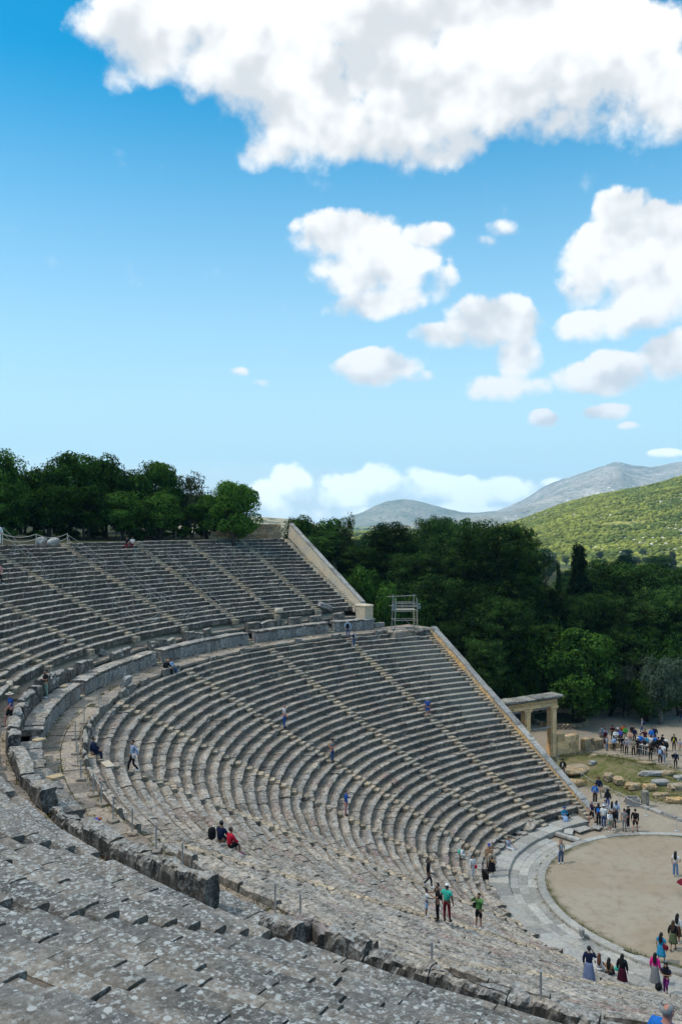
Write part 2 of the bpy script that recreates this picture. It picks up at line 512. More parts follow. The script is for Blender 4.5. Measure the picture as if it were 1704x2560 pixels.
def TH(R, th, z):
    R, th, z = np.broadcast_arrays(np.asarray(R, float), np.asarray(th, float), np.asarray(z, float))
    t = np.radians(th)
    x = R * np.cos(t); y = R * np.sin(t)
    for lim, cond in ((T2, th < T2), (T10, th > T10)):
        u = np.radians(lim)
        x = np.where(cond, -SH * np.cos(u) + (R + SH) * np.cos(t), x)
        y = np.where(cond, -SH * np.sin(u) + (R + SH) * np.sin(t), y)
    return np.stack([x, y, z], -1)


def dth(w, R, th):
    return math.degrees(w / (R + (SH if (th < T2 or th > T10) else 0)))


LOW_ST = [80.44, 93.27] + [T2 + i * DL for i in range(9)]
UP_ST = [88.0, 93.45, 99.95] + [T2 + i * DL / 2 for i in range(14)]
PROF = np.array([(.11, -.50), (.10, -.32), (.07, -.18), (.02, -.13), (0, -.10), (0, -.03), (.03, 0), (.19, .004), (.35, 0), (.385, -.045), (.6, -.055), (.84, -.05)])
PROF_HI = np.array([(.11, -.50), (.10, -.32), (.07, -.20), (.04, -.15), (.01, -.12), (0, -.09), (0, -.05), (.008, -.02), (.03, -.003), (.08, 0), (.14, .003), (.20, .004), (.26, .003), (.33, 0),
                    (.36, -.012), (.385, -.03), (.44, -.034), (.52, -.036), (.60, -.034), (.68, -.035), (.76, -.034), (.84, -.034)])


def arc_blocks(r, z, ta, tb, prof=PROF, lmin=.75, lmax=1.7, gap=.008, jz=.012, jr=.014, rough=.014, chip=.05, miss=.02, hi=False, two=False, seed=None, keep=None):
    """one bench row: butted stone blocks between two angles"""
    sd = int(rng.integers(1, 9999)) if seed is None else seed
    mb = MB()
    Rw = r + (SH if (ta < T2 or ta >= T10) else 0)
    length = math.radians(tb - ta) * Rw
    cuts = [0.0]
    while cuts[-1] < length - lmin * 0.6:
        cuts.append(cuts[-1] + rng.uniform(lmin, lmax))
    cuts[-1] = length
    if len(cuts) < 2: cuts = [0, length]
    allV = []; meta = []
    k = len(prof)
    for a, b in zip(cuts[:-1], cuts[1:]):
        if keep is not None and rng.random() > keep:
            continue
        n = max(3, int((b - a) / (.055 if hi else .32)) + 1)
        u = np.linspace(a + gap * rng.uniform(.3, 1.6), b - gap * rng.uniform(.3, 1.6), n)
        th = ta + np.degrees(u / Rw)
        dz = rng.normal(0, jz); tl = rng.normal(0, jz * .7); dr = rng.normal(0, jr); tr = rng.normal(0, jr * .5)
        w = np.linspace(-1, 1, n)
        DR = prof[:, 0][:, None] + np.where(prof[:, 0][:, None] < .37, dr + tr * w[None, :], 0)
        Dz = prof[:, 1][:, None] + dz + tl * w[None, :]
        # worn and broken arrises
        end = np.clip(1 - np.minimum(np.arange(n), np.arange(n)[::-1]) / max(1, (n - 1) * (.12 if hi else .4)), 0, 1)
        front = np.clip(1 - prof[:, 0] / .12, 0, 1) * (prof[:, 1] > -.22)
        DR = DR + front[:, None] * end[None, :] * rng.uniform(0, chip)
        Dz = Dz - front[:, None] * (prof[:, 1] > -.05)[:, None] * end[None, :] * rng.uniform(0, chip * .6)
        if rng.random() < miss:
            br = rng.uniform(.06, .22)
            q = np.clip(1.2 - abs(w - rng.uniform(-1, 1)) * 1.6, 0, 1)
            DR = DR + (front[:, None] > 0) * q[None, :] * br
            Dz = Dz - (front[:, None] > 0) * q[None, :] * br * .5
        P = TH(r + DR, th[None, :], z + Dz)
        allV.append(P.reshape(-1, 3)); meta.append(n)
    if not meta:
        return mb
    V = np.concatenate(allV)
    rad_dir = V.copy(); rad_dir[:, 2] = 0; rad_dir /= (np.linalg.norm(rad_dir, axis=1)[:, None] + 1e-9)
    n1 = vnoise(V * 2.3, sd); n2 = vnoise(V * 7.1, sd + 3); n3 = vnoise(V * 2.6 + 40, sd + 8)
    if hi:
        n2 = n2 + .5 * vnoise(V * 17.0, sd + 21)
    V[:, 2] += rough * (n1 * .7 + n2 * .55)
    V += rad_dir * (rough * (n3 * 1.2 + n2 * .6))[:, None]
    o = 0
    for n in meta:
        ii = np.arange(k * n).reshape(k, n)
        q = np.stack([ii[:-1, :-1], ii[1:, :-1], ii[1:, 1:], ii[:-1, 1:]], -1).reshape(-1, 4)
        F = q[:, ::-1].tolist()
        if two:
            mi = [1 if prof[a_, 0] > .36 else 0 for a_ in range(k - 1) for _ in range(n - 1)]
        F.append(ii[:, 0].tolist()[::-1]); F.append(ii[:, -1].tolist())
        mb.add(V[o:o + k * n], F)
        if two:
            mb.mi[-len(F):] = mi + [0, 0]
        o += k * n
    return mb


def near_cam(r, ta, tb, z, lim):
    P = TH(r, np.linspace(ta, tb, 9), z)
    return np.min(np.linalg.norm(P - np.array(CAM), axis=1)) < lim


ORD = ['first', 'second', 'third', 'fourth', 'fifth', 'sixth', 'seventh', 'eighth', 'ninth', 'tenth', 'eleventh', 'twelfth', 'thirteenth', 'fourteenth', 'fifteenth', 'sixteenth']


def stair_mesh(th, r0, z0, rise, nrow, w, side=0.0, wing_edge=False, lo=0):
    mb = MB()
    for i in range(lo, nrow):
        for (fr, dep, zt) in ((r0 + i * PITCH_R - .385, .40, z0 + i * rise - rise / 2), (r0 + i * PITCH_R - .01, .385, z0 + i * rise - .005)):
            hw = w / 2
            c = TH(fr + dep / 2, th, 0); c1 = TH(fr + dep / 2 + .5, th, 0)
            ang = math.atan2(c1[1] - c[1], c1[0] - c[0])
            px = np.array([-math.sin(ang), math.cos(ang)])
            cx = c[:2] + px * side + rng.normal(0, .012, 2)
            h = .42
            if rng.random() < .4:
                a = rng.uniform(.35, .65) * w
                for ww, off in ((a, -hw + a / 2), (w - a - .01, hw - (w - a) / 2)):
                    mb.box((cx[0] + px[0] * off, cx[1] + px[1] * off, zt - h / 2 + rng.normal(0, .012)), (dep, ww, h), ang + rng.normal(0, .02), jit=.012, bev=.02)
            else:
                mb.box((cx[0], cx[1], zt - h / 2 + rng.normal(0, .012)), (dep, w, h), ang + rng.normal(0, .015), jit=.012, bev=.02)
    return mb


# ---- lower tier: one thing per wedge, its bench rows and its stair as parts
SW = .72
for j in range(len(LOW_ST) - 1):
    ta, tb = LOW_ST[j], LOW_ST[j + 1]
    wedge = empty('seating_wedge', TH(LOW_R0, (ta + tb) / 2, 0.0).tolist())
    wedge.location = (0, 0, 0)
    tag(wedge, 'wedge of curved stone benches in the lower tier, %s from the end wall' % ORD[j], 'seating wedge', 'seating wedges of the lower tier')
    for i in range(34):
        r = LOW_R0 + i * PITCH_R; z = LOW_Z0 + i * RISE
        a = ta + (0 if j == 0 else dth(SW / 2, r, ta + .01)); b = tb - dth(SW / 2, r, tb - .01)
        hi = near_cam(r, ta, tb, z, 27)
        mat = M['seat']
        if i == 0:
            mb = arc_blocks(r + .05, z + .12, a, b, lmin=.6, lmax=1.3, gap=.10, jz=.07, jr=.08, rough=.05, chip=.16, miss=.5, keep=.72)
        elif j == 0 and 15 <= i <= 31:
            # restored benches beside the end wall: clean long slabs for part of the row
            m_ = a + (b - a) * (.42 + .38 * abs(vnoise(np.array([[i * .61, 3.3, 1.7]]), 4)[0]))
            mb = arc_blocks(r, z, m_, b, jz=.016)
            nb = arc_blocks(r, z, a, m_, lmin=2.2, lmax=4.0, jz=.003, jr=.003, rough=.003, chip=.008, miss=0)
            nb.build('restored_bench', M['new_stone'], wedge)
        else:
            wear = 1.0 + .9 * max(0, vnoise(np.array([[i * .33, j * 1.7, 0.5]]), 9)[0])
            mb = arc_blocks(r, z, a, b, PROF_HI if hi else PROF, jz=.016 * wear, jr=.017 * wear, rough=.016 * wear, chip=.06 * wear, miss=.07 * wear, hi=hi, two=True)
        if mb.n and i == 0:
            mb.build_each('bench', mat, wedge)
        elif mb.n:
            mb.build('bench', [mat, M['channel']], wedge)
    # last row: remains of its backrests along the walkway
    mb = arc_blocks(38.52, 12.66, ta + dth(.45, 38.5, ta + .01), tb - dth(.45, 38.5, tb - .01),
                    np.array([(0.02, -.60), (.03, -.2), (.05, -.06), (.09, 0), (.22, .01), (.30, -.03), (.33, -.2), (.34, -.55)]),
                    lmin=.8, lmax=1.7, gap=.02, jz=.07, jr=.02, rough=.05, chip=.14, miss=.5, keep=(.35 if j < 4 else .8))
    if mb.n:
        mb.build_each('backrest', M['seat'], wedge)
    if j > 0:
        stair_mesh(ta, LOW_R0, LOW_Z0, RISE, 34, SW - .03).build('stair', M['stair'], wedge)
    else:
        stair_mesh(ta, LOW_R0, LOW_Z0, RISE, 34, .56, side=-.30).build('stair', M['stair'], wedge)

# ---- upper tier
for j in range(len(UP_ST) - 1):
    ta, tb = UP_ST[j], UP_ST[j + 1]
    wedge = empty('seating_wedge')
    tag(wedge, 'wedge of dark weathered benches in the upper tier, %s from the end wall' % ORD[j], 'seating wedge', 'seating wedges of the upper tier')
    for i in range(21):
        r = UP_R0 + i * PITCH_R; z = UP_Z0 + i * URISE
        a = ta + (0 if j == 0 else dth(SW / 2, r, ta + .01)); b = tb - dth(SW / 2, r, tb - .01)
        if r > 56.4 and 200 < ta < 219:
            continue                                        # the photographer's own perch
        hi = near_cam(r, ta, tb, z, 26)
        wear = 1.0 + 1.1 * max(0, vnoise(np.array([[i * .33, j * 1.3, 7.5]]), 9)[0])
        if hi:
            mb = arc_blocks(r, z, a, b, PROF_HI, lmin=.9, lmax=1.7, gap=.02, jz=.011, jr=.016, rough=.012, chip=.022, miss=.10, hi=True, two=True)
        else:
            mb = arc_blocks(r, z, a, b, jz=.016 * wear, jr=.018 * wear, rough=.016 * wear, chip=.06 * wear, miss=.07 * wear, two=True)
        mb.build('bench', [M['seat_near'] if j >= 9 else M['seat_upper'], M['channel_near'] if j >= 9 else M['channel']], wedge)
    if j > 0:
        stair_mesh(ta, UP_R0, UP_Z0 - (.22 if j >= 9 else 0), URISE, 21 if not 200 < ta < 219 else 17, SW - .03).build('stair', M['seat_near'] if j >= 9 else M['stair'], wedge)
    else:
        stair_mesh(ta, UP_R0, UP_Z0, URISE, 21, .60, side=-.31).build('stair', M['wall_new'], wedge)

# ---- retaining wall between the tiers: sections of upright slabs on footing blocks, coping above, broken bench behind
wall = empty('retaining_wall')
tag(wall, 'curved retaining wall of upright stone slabs along the walkway between the tiers', 'retaining wall')
PR_BENCH = np.array([(0.0, -.90), (.02, -.45), (.04, -.2), (.02, -.06), (.06, 0), (.30, .01), (.44, -.01), (.50, -.04), (.54, -.12), (.55, -.3), (.55, -.9)])
PR_COPE = np.array([(0.06, -.30), (-.06, -.17), (-.08, -.12), (-.08, -.03), (-.05, 0), (.2, .0), (.5, .0), (.8, -.005), (1.0, -.02), (1.0, -.3)])
PR_PANEL = np.array([(0.30, -.86), (.02, -.86), (0, -.5), (0, -.1), (.02, 0), (.3, 0)])
PR_FOOT = np.array([(0.35, -.24), (-.02, -.24), (-.03, -.1), (0, 0), (.2, 0), (.35, 0)])
for j in range(len(UP_ST) - 1):
    ta, tb = UP_ST[j], UP_ST[j + 1]
    first = j == 0
    open_a = any(abs(ta - q) < .5 for q in LOW_ST[1:]); open_b = any(abs(tb - q) < .5 for q in LOW_ST[1:])
    gapw = .43 if (open_a and not first) else 0.0
    a = ta + dth(gapw, 40.8, ta + .01) - (.0 if not first else dth(1.1, 40.8, ta)); b = tb - (dth(.43, 40.8, tb - .01) if open_b else 0)
    hi = near_cam(41, ta, tb, 13, 30)
    fresh = first
    nm = M['wall']
    sec = arc_blocks(40.8, DZ_Z + .95, a, b, PR_PANEL, lmin=.8, lmax=1.5, gap=.006, jz=.006, jr=.012, rough=.008, chip=.02, miss=.04, hi=False).build('slab_course', nm, wall)
    arc_blocks(40.8, DZ_Z + .12, a, b, PR_FOOT, lmin=.4, lmax=.9, gap=.05, jz=.03, jr=.02, rough=.015, keep=.74).build('footing', M['walk'], sec)
    arc_blocks(40.78, DZ_Z + 1.16, a, b, PR_COPE, lmin=.7, lmax=2.0, gap=.012, jz=.016, jr=.02, rough=.02, chip=.1, miss=.25, hi=False, keep=.97).build('coping', M['seat_near'] if j >= 9 else M['seat_upper'], sec)
    mb = arc_blocks(41.72, DZ_Z + (2.02 if j >= 7 else 1.75), a, b, PR_BENCH, lmin=(.7 if j < 7 else 1.1), lmax=2.1, gap=(.04 if j < 7 else .015), jz=(.09 if j < 7 else .10), jr=.05, rough=(.06 if j < 7 else .085), chip=(.14 if j < 7 else .10), miss=.6, hi=hi, keep=(.62 if j < 7 else .97))
    if mb.n:
        mb.build_each('broken_bench', M['near_wall'] if j >= 7 else M['seat_upper'], sec)
    # short stair through the wall at the end of each section
    if open_a and not first:
        st = MB()
        for q in range(5):
            c = TH(40.95 + q * .36, ta, 0); c1 = TH(41.5 + q * .36, ta, 0)
            ang = math.atan2(c1[1] - c[1], c1[0] - c[0])
            st.box((c[0], c[1], DZ_Z + .2 * (q + 1) - .35), (.40, .80, .7), ang, jit=.02, bev=.03)
        st.build('passage_stair', M['stair'], wall)
        for sgn in (-1, 1):
            d = sgn * dth(.55, 41, ta + .01)
            c = TH(41.05, ta + d, 0); c1 = TH(41.6, ta + d, 0)
            mb = MB(); mb.box((c[0], c[1], DZ_Z + .5), (.5, .24, 1.0 + rng.uniform(-.25, .05)), math.atan2(c1[1] - c[1], c1[0] - c[0]), jit=.05, bev=.07)
            mb.build('jamb_stone', M['wall'], wall)

# narrow path behind the wall, and the paved walkway in front of it
for nm, r0, r1, z, bands, lab in (('upper_path', 42.2, 43.35, DZ_Z + 1.33, 1, None), ('walkway', DZ_R0 - .12, DZ_R1 + .12, DZ_Z, 2, None)):
    th = np.arange(84.5 if nm == 'walkway' else 88.0, 262, .5)
    bed = MB(); bed.grid(np.stack([TH(r, th, z - .05) for r in np.linspace(r0, r1, 3)], 0))
    M.setdefault('mossy_earth', None)
    mb = MB()
    step = (r1 - r0) / bands
    for bnd in range(bands):
        pr = np.array([(0.0, -.2), (0, -.012), (.012, 0), (step * .5, 0), (step - .05, 0), (step - .03, -.012), (step - .03, -.2)])
        for k in range(0, len(th) - 20, 20):
            blk = arc_blocks(r0 + bnd * step + .01, z, th[k], th[k + 20], pr, lmin=.5, lmax=1.5, gap=.012, jz=.012, jr=.0, rough=.008, chip=.03, miss=.06, keep=.985)
            if blk.n:
                mb.add(np.concatenate(blk.V), blk.F)
    tag(mb.build(nm, M['walk']), kind='structure')
    PATH_BEDS = globals().setdefault('PATH_BEDS', [])
    PATH_BEDS.append((nm, bed))

# ---- orchestra: earth disc, stone kerb, paved channel and the step below the first bench
RING = 10.45
th = np.arange(0, 360.01, 1.5)


def ring_sheet(r0, r1, z0, z1, a0, a1, n=3):
    t = np.arange(a0, a1 + .01, 1.0)
    mb = MB()
    mb.grid(np.stack([TH(r, t, zz) for r, zz in zip(np.linspace(r0, r1, n), np.linspace(z0, z1, n))], 0)[:, ::-1])
    return mb


def circ_blocks(name, r, z, a0, a1, prof, lmin, lmax, mat, **kw):
    return arc_blocks(r, z, a0, a1, prof, lmin, lmax, **kw).build(name, mat)


def round_blocks(r, z, prof, lmin, lmax, **kw):
    global SH
    keep, SH = SH, 0.0
    mb = arc_blocks(r, z, 0, 360, prof, lmin, lmax, **kw)
    SH = keep
    return mb


kerb = round_blocks(RING, .07, np.array([(0, -.3), (0, -.02), (.02, 0), (.25, .005), (.48, 0), (.53, -.03), (.56, -.12), (.56, -.5)]), 1.3, 2.2,
                    gap=.006, jz=.004, jr=.006, rough=.006, chip=.02, miss=.03).build('kerb_ring', M['paving'])
tag(kerb, 'ring of pale stone kerb blocks around the round earth floor', 'kerb')
CH_END = 94.0
mb = MB()
for k in range(5):
    w = [(11.0, .62), (11.62, .62), (12.24, .68)][k % 3] if k < 3 else None
    if w:
        pr = np.array([(0, -.2), (0, -.006), (.006, 0), (w[1] / 2, -.004), (w[1] - .012, 0), (w[1] - .006, -.006), (w[1] - .006, -.2)])
        keep_sh = SH
        SH = 0.0
        bl = arc_blocks(w[0], -.10 + .02 * k, CH_END, 262, pr, .9, 1.9, gap=.004, jz=.003, jr=0, rough=.004, chip=.01, miss=.01)
        SH = keep_sh
        mb.add(np.concatenate(bl.V), bl.F)
tag(mb.build('channel_paving', M['paving']), kind='structure')
step = arc_blocks(12.87, .16, 82.0, 262, np.array([(.0, -.4), (0, -.03), (.02, 0), (.3, .005), (.6, .0), (1.3, .01)]), 1.2, 2.6, gap=.006, jz=.008, jr=.008, rough=.01, chip=.03, miss=.05)
tag(step.build('stone_step', M['paving']), 'low curved stone step between the paved channel and the first benches', 'step')
# block that closes the channel
mb = MB()
c0 = np.array([0.33, 12.95]); c1 = np.array([0.62, 10.95]); dd = c1 - c0; ang = math.atan2(dd[1], dd[0]); L = np.linalg.norm(dd)
for k in range(2):
    cc = c0 + dd * (.25 + .5 * k)
    mb.box((cc[0], cc[1], .02), (L / 2 - .01, .42, .26), ang, jit=.01, bev=.05)
tag(mb.build('channel_end_block', M['paving']), 'rounded stone bar across the end of the paved channel', 'stone bar')

# ---- end walls (analemmata)
def wall_profile(name, label, A, B, zA, zB, off_in, off_out, base_z, cope_w, cope_h, face_mat, cope_mat, nseg, tip=0.0, seglen=1.5, face_rise=.3, over=.05):
    """sloping parapet wall from A to B (plan points on the seat edge line); off_* are offsets outwards"""
    A = np.array(A, float); B = np.array(B, float)
    d = (B - A) / np.linalg.norm(B - A); nrm = np.array([d[1], -d[0]]); L = np.linalg.norm(B - A)
    root = empty(name); tag(root, label, 'end wall')
    mb = MB()
    n = nseg
    s = np.linspace(-tip, L, n + 1)
    zz = zA + (zB - zA) * s / L
    prof = [(off_in - .05, lambda z: z - face_rise - .6), (off_in, lambda z: z - face_rise), (off_in + (off_out - off_in) * .25, lambda z: z - .02), (off_out - .05, lambda z: z - .02), (off_out, lambda z: max(base_z, min(z - .1, z - .1))), (off_out + .25, lambda z: base_z - .3)]
    G = np.array([[[*(A + d * si + nrm * o), f(zi)] for o, f in prof] for si, zi in zip(s, zz)])
    G = G + (vnoise(G * 2.7, 3)[..., None] * np.array([.03, .03, .02]) + vnoise(G * 7.0, 4)[..., None] * np.array([.03, .03, .02])) * np.array([1, 1, 1, 0, 1, 1])[None, :, None]
    mb.grid(G)
    mb.add(G[0], [list(range(len(prof)))]); mb.add(G[-1], [list(range(len(prof)))[::-1]])
    mb.build('wall_face', face_mat, root)
    # coping slabs
    cb = MB()
    t = -tip
    while t < L - .05:
        e = min(L, t + rng.uniform(seglen * .8, seglen * 1.25))
        if L - e < .4: e = L
        z0 = zA + (zB - zA) * t / L; z1 = zA + (zB - zA) * (e - .03) / L
        j = rng.normal(0, .018)
        o0, o1 = off_in + (off_out - off_in) * .25 - over, off_in + (off_out - off_in) * .25 - over + cope_w
        pts = []
        for (ss, zc) in ((t, z0), (e - .03, z1)):
            for (o, h) in ((o0, -.0), (o0, cope_h - .03), (o0 + .04, cope_h), (o1 - .04, cope_h), (o1, cope_h - .03), (o1, -.0)):
                p = A + d * ss + nrm * o
                pts.append((p[0], p[1], zc + h - .03 + j))
        f = [[i, (i + 1) % 6, 6 + (i + 1) % 6, 6 + i] for i in range(6)]
        cb.add(np.array(pts) + rng.normal(0, .012, (12, 3)), f + [[5, 4, 3, 2, 1, 0], [6, 7, 8, 9, 10, 11]])
        t = e
    cb.build('coping', cope_mat, root)
    return root


lower_end = wall_profile('end_wall', 'long sloping parapet of ochre rubble with grey coping beside the lower tier', (4.9, 13.87), (8.92, 37.8), .33, 12.62, .56, 1.42, 0.0, .66, .14, M['rubble'], M['coping'], 60, tip=.55, seglen=1.6, face_rise=.42)
cb = MB(); cb.box((6.35, 14.05, .02), (.8, .55, .5), math.atan2(23.93, 4.02), jit=.01, bev=.04)
cb.build('toe_block', M['coping'], lower_end)
upper_end = wall_profile('end_wall', 'pale sloping parapet with restored coping beside the upper tier', (3.23, 42.55), (4.13, 58.6), 15.15, 23.55, .58, 1.12, 10.0, .56, .18, M['wall_new'], M['coping'], 40, tip=0.0, seglen=1.7, face_rise=1.0)
# square pier at its foot
cb = MB(); cb.box((3.72, 41.75, DZ_Z + 1.75), (1.15, 1.55, 1.25), .06, jit=.01, bev=.03)
cb.box((3.72, 41.75, DZ_Z + 2.52), (1.28, 1.72, .30), .06, jit=.02, bev=.09)
cb.build('pier', M['wall_new'], upper_end)
cb = MB(); cb.box((3.68, 41.75, DZ_Z + .50), (1.25, 1.9, 1.02), .06, jit=.008, bev=.02); cb.box((3.70, 41.72, DZ_Z + 1.09), (1.45, 2.06, .14), .06, jit=.01, bev=.04)
cb.build('pier_base', M['wall'], upper_end)

# perimeter wall along the top of the upper tier, nearest the upper end wall
mb = MB()
z = 21.75
for c in range(4):
    h = [.50, .46, .44, .40][c]
    a, b = 88.0, [96.6, 96.4, 95.8, 92.4][c]
    bl = arc_blocks(58.75 + .02 * c, z + h, a, b, np.array([(.02, -h + .01), (0, -h + .05), (0, -.04), (.03, 0), (.4, 0), (.8, 0), (.8, -h)]), .6, 1.4, gap=.015, jz=.008, jr=.03, rough=.02, chip=.06, miss=.2)
    mb.add(np.concatenate(bl.V), bl.F); z += h
tag(mb.build('perimeter_wall', M['ruin']), 'ashlar wall of worn blocks closing the top row beside the upper end wall', 'wall')

# platform where the walkway meets the lower end wall
mb = MB()
mb.box((7.55, 40.1, 6.0), (6.4, 4.2, 12.72), .10, jit=0)
for k in range(9):
    p = np.array([4.6, 38.35]) + np.array([.63, -.06]) * k
    mb.blob((p[0], p[1], 12.33 + rng.normal(0, .03)), (.42, .34, .2), 2, .25, 1.4, k, mat=0)
tag(mb.build('terrace', M['walk']), 'stone terrace at the outer end of the walkway under the scaffold tower', 'terrace')
mb = MB(); mb.box((6.2, 42.4, 12.62), (1.5, .5, .5), .1, jit=.02, bev=.05)
tag(mb.build('low_wall', M['coping']), 'short low wall at the edge of the terrace beside the upper pier', 'low wall')
# ------------------------------------------------------------------ terrain, hills, haze, the cloud overhead
def smooth(a, b, x):
    t = np.clip((x - a) / (b - a), 0, 1)
    return t * t * (3 - 2 * t)


LA = np.array([4.9, 13.87]); LD = np.array([4.02, 23.93]) / 24.265; LN = np.array([LD[1], -LD[0]])


def ground_h(x, y):
    x = np.asarray(x, float); y = np.asarray(y, float)
    ya = np.abs(y)
    r = np.hypot(x, y)
    d = (x - LA[0]) * LN[0] + (ya - LA[1]) * LN[1]
    d = np.where(ya > 40.5, np.maximum(d, x - 4.0 + 1.2), d)
    cone = np.where(r < 13.2, -.25, np.where(r < 38.9, LOW_Z0 + (r - LOW_R0) * RISE / PITCH_R - .95,
           np.where(r < 43.0, DZ_Z - .12 + .95 * (r > 42.7), np.where(r < 58.6, UP_Z0 + (r - UP_R0) * URISE / PITCH_R - .95, 21.7))))
    far_back = 21.7 + np.clip(r - 58.6, 0, 400) * .022 + .25 * vnoise(np.stack([x * .15, y * .15, 0 * x], -1), 3)
    cone = np.where(r >= 58.6, far_back, cone)
    lower_out = smooth(46, 70, ya) * 21.7 * np.exp(-(np.clip(d, 0, 500) / 24) ** 2)
    mound = .55 * smooth(0, 1, 1 - np.hypot((x - 17.5) / 5.5, (y - 19.5) / 8.5)) * 2.2
    flat = -.02 + mound + .05 * vnoise(np.stack([x * .2, y * .2, 0 * x], -1), 5) * smooth(20, 30, r)
    flat = np.where(r < 11.0, -.02, flat)
    flat = np.where((r > 10.4) & (r < 13.2) & (x < 1.0), -.25, flat)
    roll = (fbm(np.stack([x * .004, y * .004, 0 * x], -1), 3, 8) * 3 - 2) * smooth(160, 420, r) - 14 * smooth(700, 3500, r)
    out = np.maximum(lower_out, flat) + roll
    w = smooth(.45, -.35, d)
    inside = (x < 12)
    w = np.where(inside, w, 0)
    h = cone * w + out * (1 - w)
    back = smooth(90, 400, r) * (w > .5)
    return h


RADII = np.concatenate([np.linspace(0, 64, 100), 64 * np.exp(np.linspace(.02, math.log(6600 / 64), 90))])
tth = np.radians(np.arange(0, 360.01, .75))
RR, TT = np.meshgrid(RADII, tth, indexing='ij')
gx, gy = RR * np.cos(TT), RR * np.sin(TT)
gz = ground_h(gx, gy)
mb = MB(); mb.grid(np.stack([gx, gy, gz], -1))


def ground_material():
    m, t = new_mat('ground_soil')
    P = t.node('ShaderNodeNewGeometry').outputs['Position']
    s = t.node('ShaderNodeSeparateXYZ', {0: P})
    r = t.m('SQRT', t.m('ADD', t.m('MULTIPLY', s.outputs[0], s.outputs[0]), t.m('MULTIPLY', s.outputs[1], s.outputs[1])))
    n1 = t.noise(P, .25, 6, .6); n2 = t.noise(P, 3.0, 8, .7); n3 = t.noise(P, 28.0, 4, .7)
    grav = t.mix(t.ramp(n1, .35, .65), (.42, .35, .265), (.34, .28, .21))
    grav = t.mix(t.m('MULTIPLY', t.ramp(n2, .45, .7), .45), grav, (.27, .22, .165))
    grav = t.mix(t.ramp(n3, .55, .75, 0, .35), grav, (.5, .46, .4))
    # grass and flowers on the low mound of ruins
    dx = t.m('MULTIPLY', t.m('SUBTRACT', s.outputs[0], 17.5), 1 / 6.3); dy = t.m('MULTIPLY', t.m('SUBTRACT', s.outputs[1], 18.5), 1 / 9.0)
    md = t.m('SUBTRACT', 1.15, t.m('ADD', t.m('MULTIPLY', dx, dx), t.m('MULTIPLY', dy, dy)))
    md = t.m('ADD', md, t.m('MULTIPLY', t.m('SUBTRACT', n2, .5), 1.6))
    gcol = t.mix(t.ramp(t.noise(P, 1.1, 6, .65), .38, .62), (.22, .18, .095), (.12, .13, .036))
    gcol = t.mix(t.ramp(n2, .5, .7, 0, .7), gcol, (.27, .225, .15))
    gcol = t.mix(t.ramp(t.noise(P, 9.0, 3, .6), .66, .70, 0, .8), gcol, (.42, .36, .05))
    near = t.mix(t.ramp(md, .15, .45), grav, gcol)
    wood = t.mix(t.ramp(n1, .4, .65), (.055, .05, .03), (.06, .075, .025))
    f1 = t.voro(P, .0042)
    fcol = t.node('ShaderNodeSeparateColor', {0: f1.outputs['Color']})
    field = t.mix(t.ramp(fcol.outputs[0], .3, .7), (.34, .31, .07), (.15, .175, .045))
    field = t.mix(t.ramp(fcol.outputs[1], .70, .8), field, (.40, .33, .20))
    field = t.mix(t.ramp(t.noise(P, .012, 6, .6), .50, .58), field, (.045, .065, .03))
    rn = t.m('ADD', r, t.m('MULTIPLY', t.m('SUBTRACT', n1, .5), 9.0))
    c = t.mix(t.ramp(rn, 52, 57), near, wood)
    c = t.mix(t.ramp(r, 330, 430), c, field)
    hgt = t.m('ADD', t.m('MULTIPLY', n2, .5), n3)
    finish(t, c, .95, hgt, .5, .02, .1)
    return m


M['ground'] = ground_material()
tag(mb.build('ground', M['ground'], smooth=True), kind='structure')


def earth_material():
    m, t = new_mat('beaten_earth')
    P = t.node('ShaderNodeNewGeometry').outputs['Position']
    s = t.node('ShaderNodeSeparateXYZ', {0: P})
    n1 = t.noise(P, .22, 5, .6, .6); n2 = t.noise(P, 1.5, 7, .65); n3 = t.noise(P, 14.0, 5, .75)
    c = t.mix(t.ramp(n1, .42, .62), (.375, .30, .21), (.415, .35, .265))
    c = t.mix(t.ramp(n2, .48, .66, 0, .4), c, (.24, .185, .125))
    c = t.mix(t.ramp(t.noise(P, .5, 7, .7, 1.5), .54, .64, 0, .35), c, (.23, .175, .12))
    c = t.mix(t.ramp(t.noise(P, 40.0, 2, .6), .66, .72, 0, .7), c, (.42, .38, .32))
    c = t.mix(t.ramp(n3, .35, .75, 0, .55), c, (.34, .285, .215))
    r = t.m('SQRT', t.m('ADD', t.m('MULTIPLY', s.outputs[0], s.outputs[0]), t.m('MULTIPLY', s.outputs[1], s.outputs[1])))
    c = t.mix(t.m('MULTIPLY', t.ramp(t.m('ADD', r, t.m('MULTIPLY', n2, 1.2)), 10.35, 11.1), t.ramp(n1, .4, .55)), c, (.13, .12, .06))
    finish(t, c, .95, t.m('ADD', n3, n2), .4, .02, .1)
    return m


M['earth'] = earth_material()
mb = MB()
rr = np.linspace(0, RING + .02, 24)
t = np.radians(np.arange(0, 360.1, 3))
mb.grid(np.stack([rr[:, None] * np.cos(t), rr[:, None] * np.sin(t), .012 + .02 * vnoise(np.stack([rr[:, None] * np.cos(t) * .4, rr[:, None] * np.sin(t) * .4, 0 * rr[:, None] * t], -1), 2) * (rr[:, None] < 10)], -1))
tag(mb.build('orchestra_floor', M['earth'], smooth=True), kind='structure')
for nm, bed in PATH_BEDS:
    M.setdefault('moss', None)
    if M['moss'] is None:
        M['moss'] = plain_mat('mossy_joint_soil', (.075, .075, .035), .95, .5, 3)
    tag(bed.build('soil', M['moss']), kind='structure')


# ---- hills, seen in the round from the valley: ridges by compass heading and distance
def heading(px):
    return YAW + math.atan((px - 852) / 2099.1)


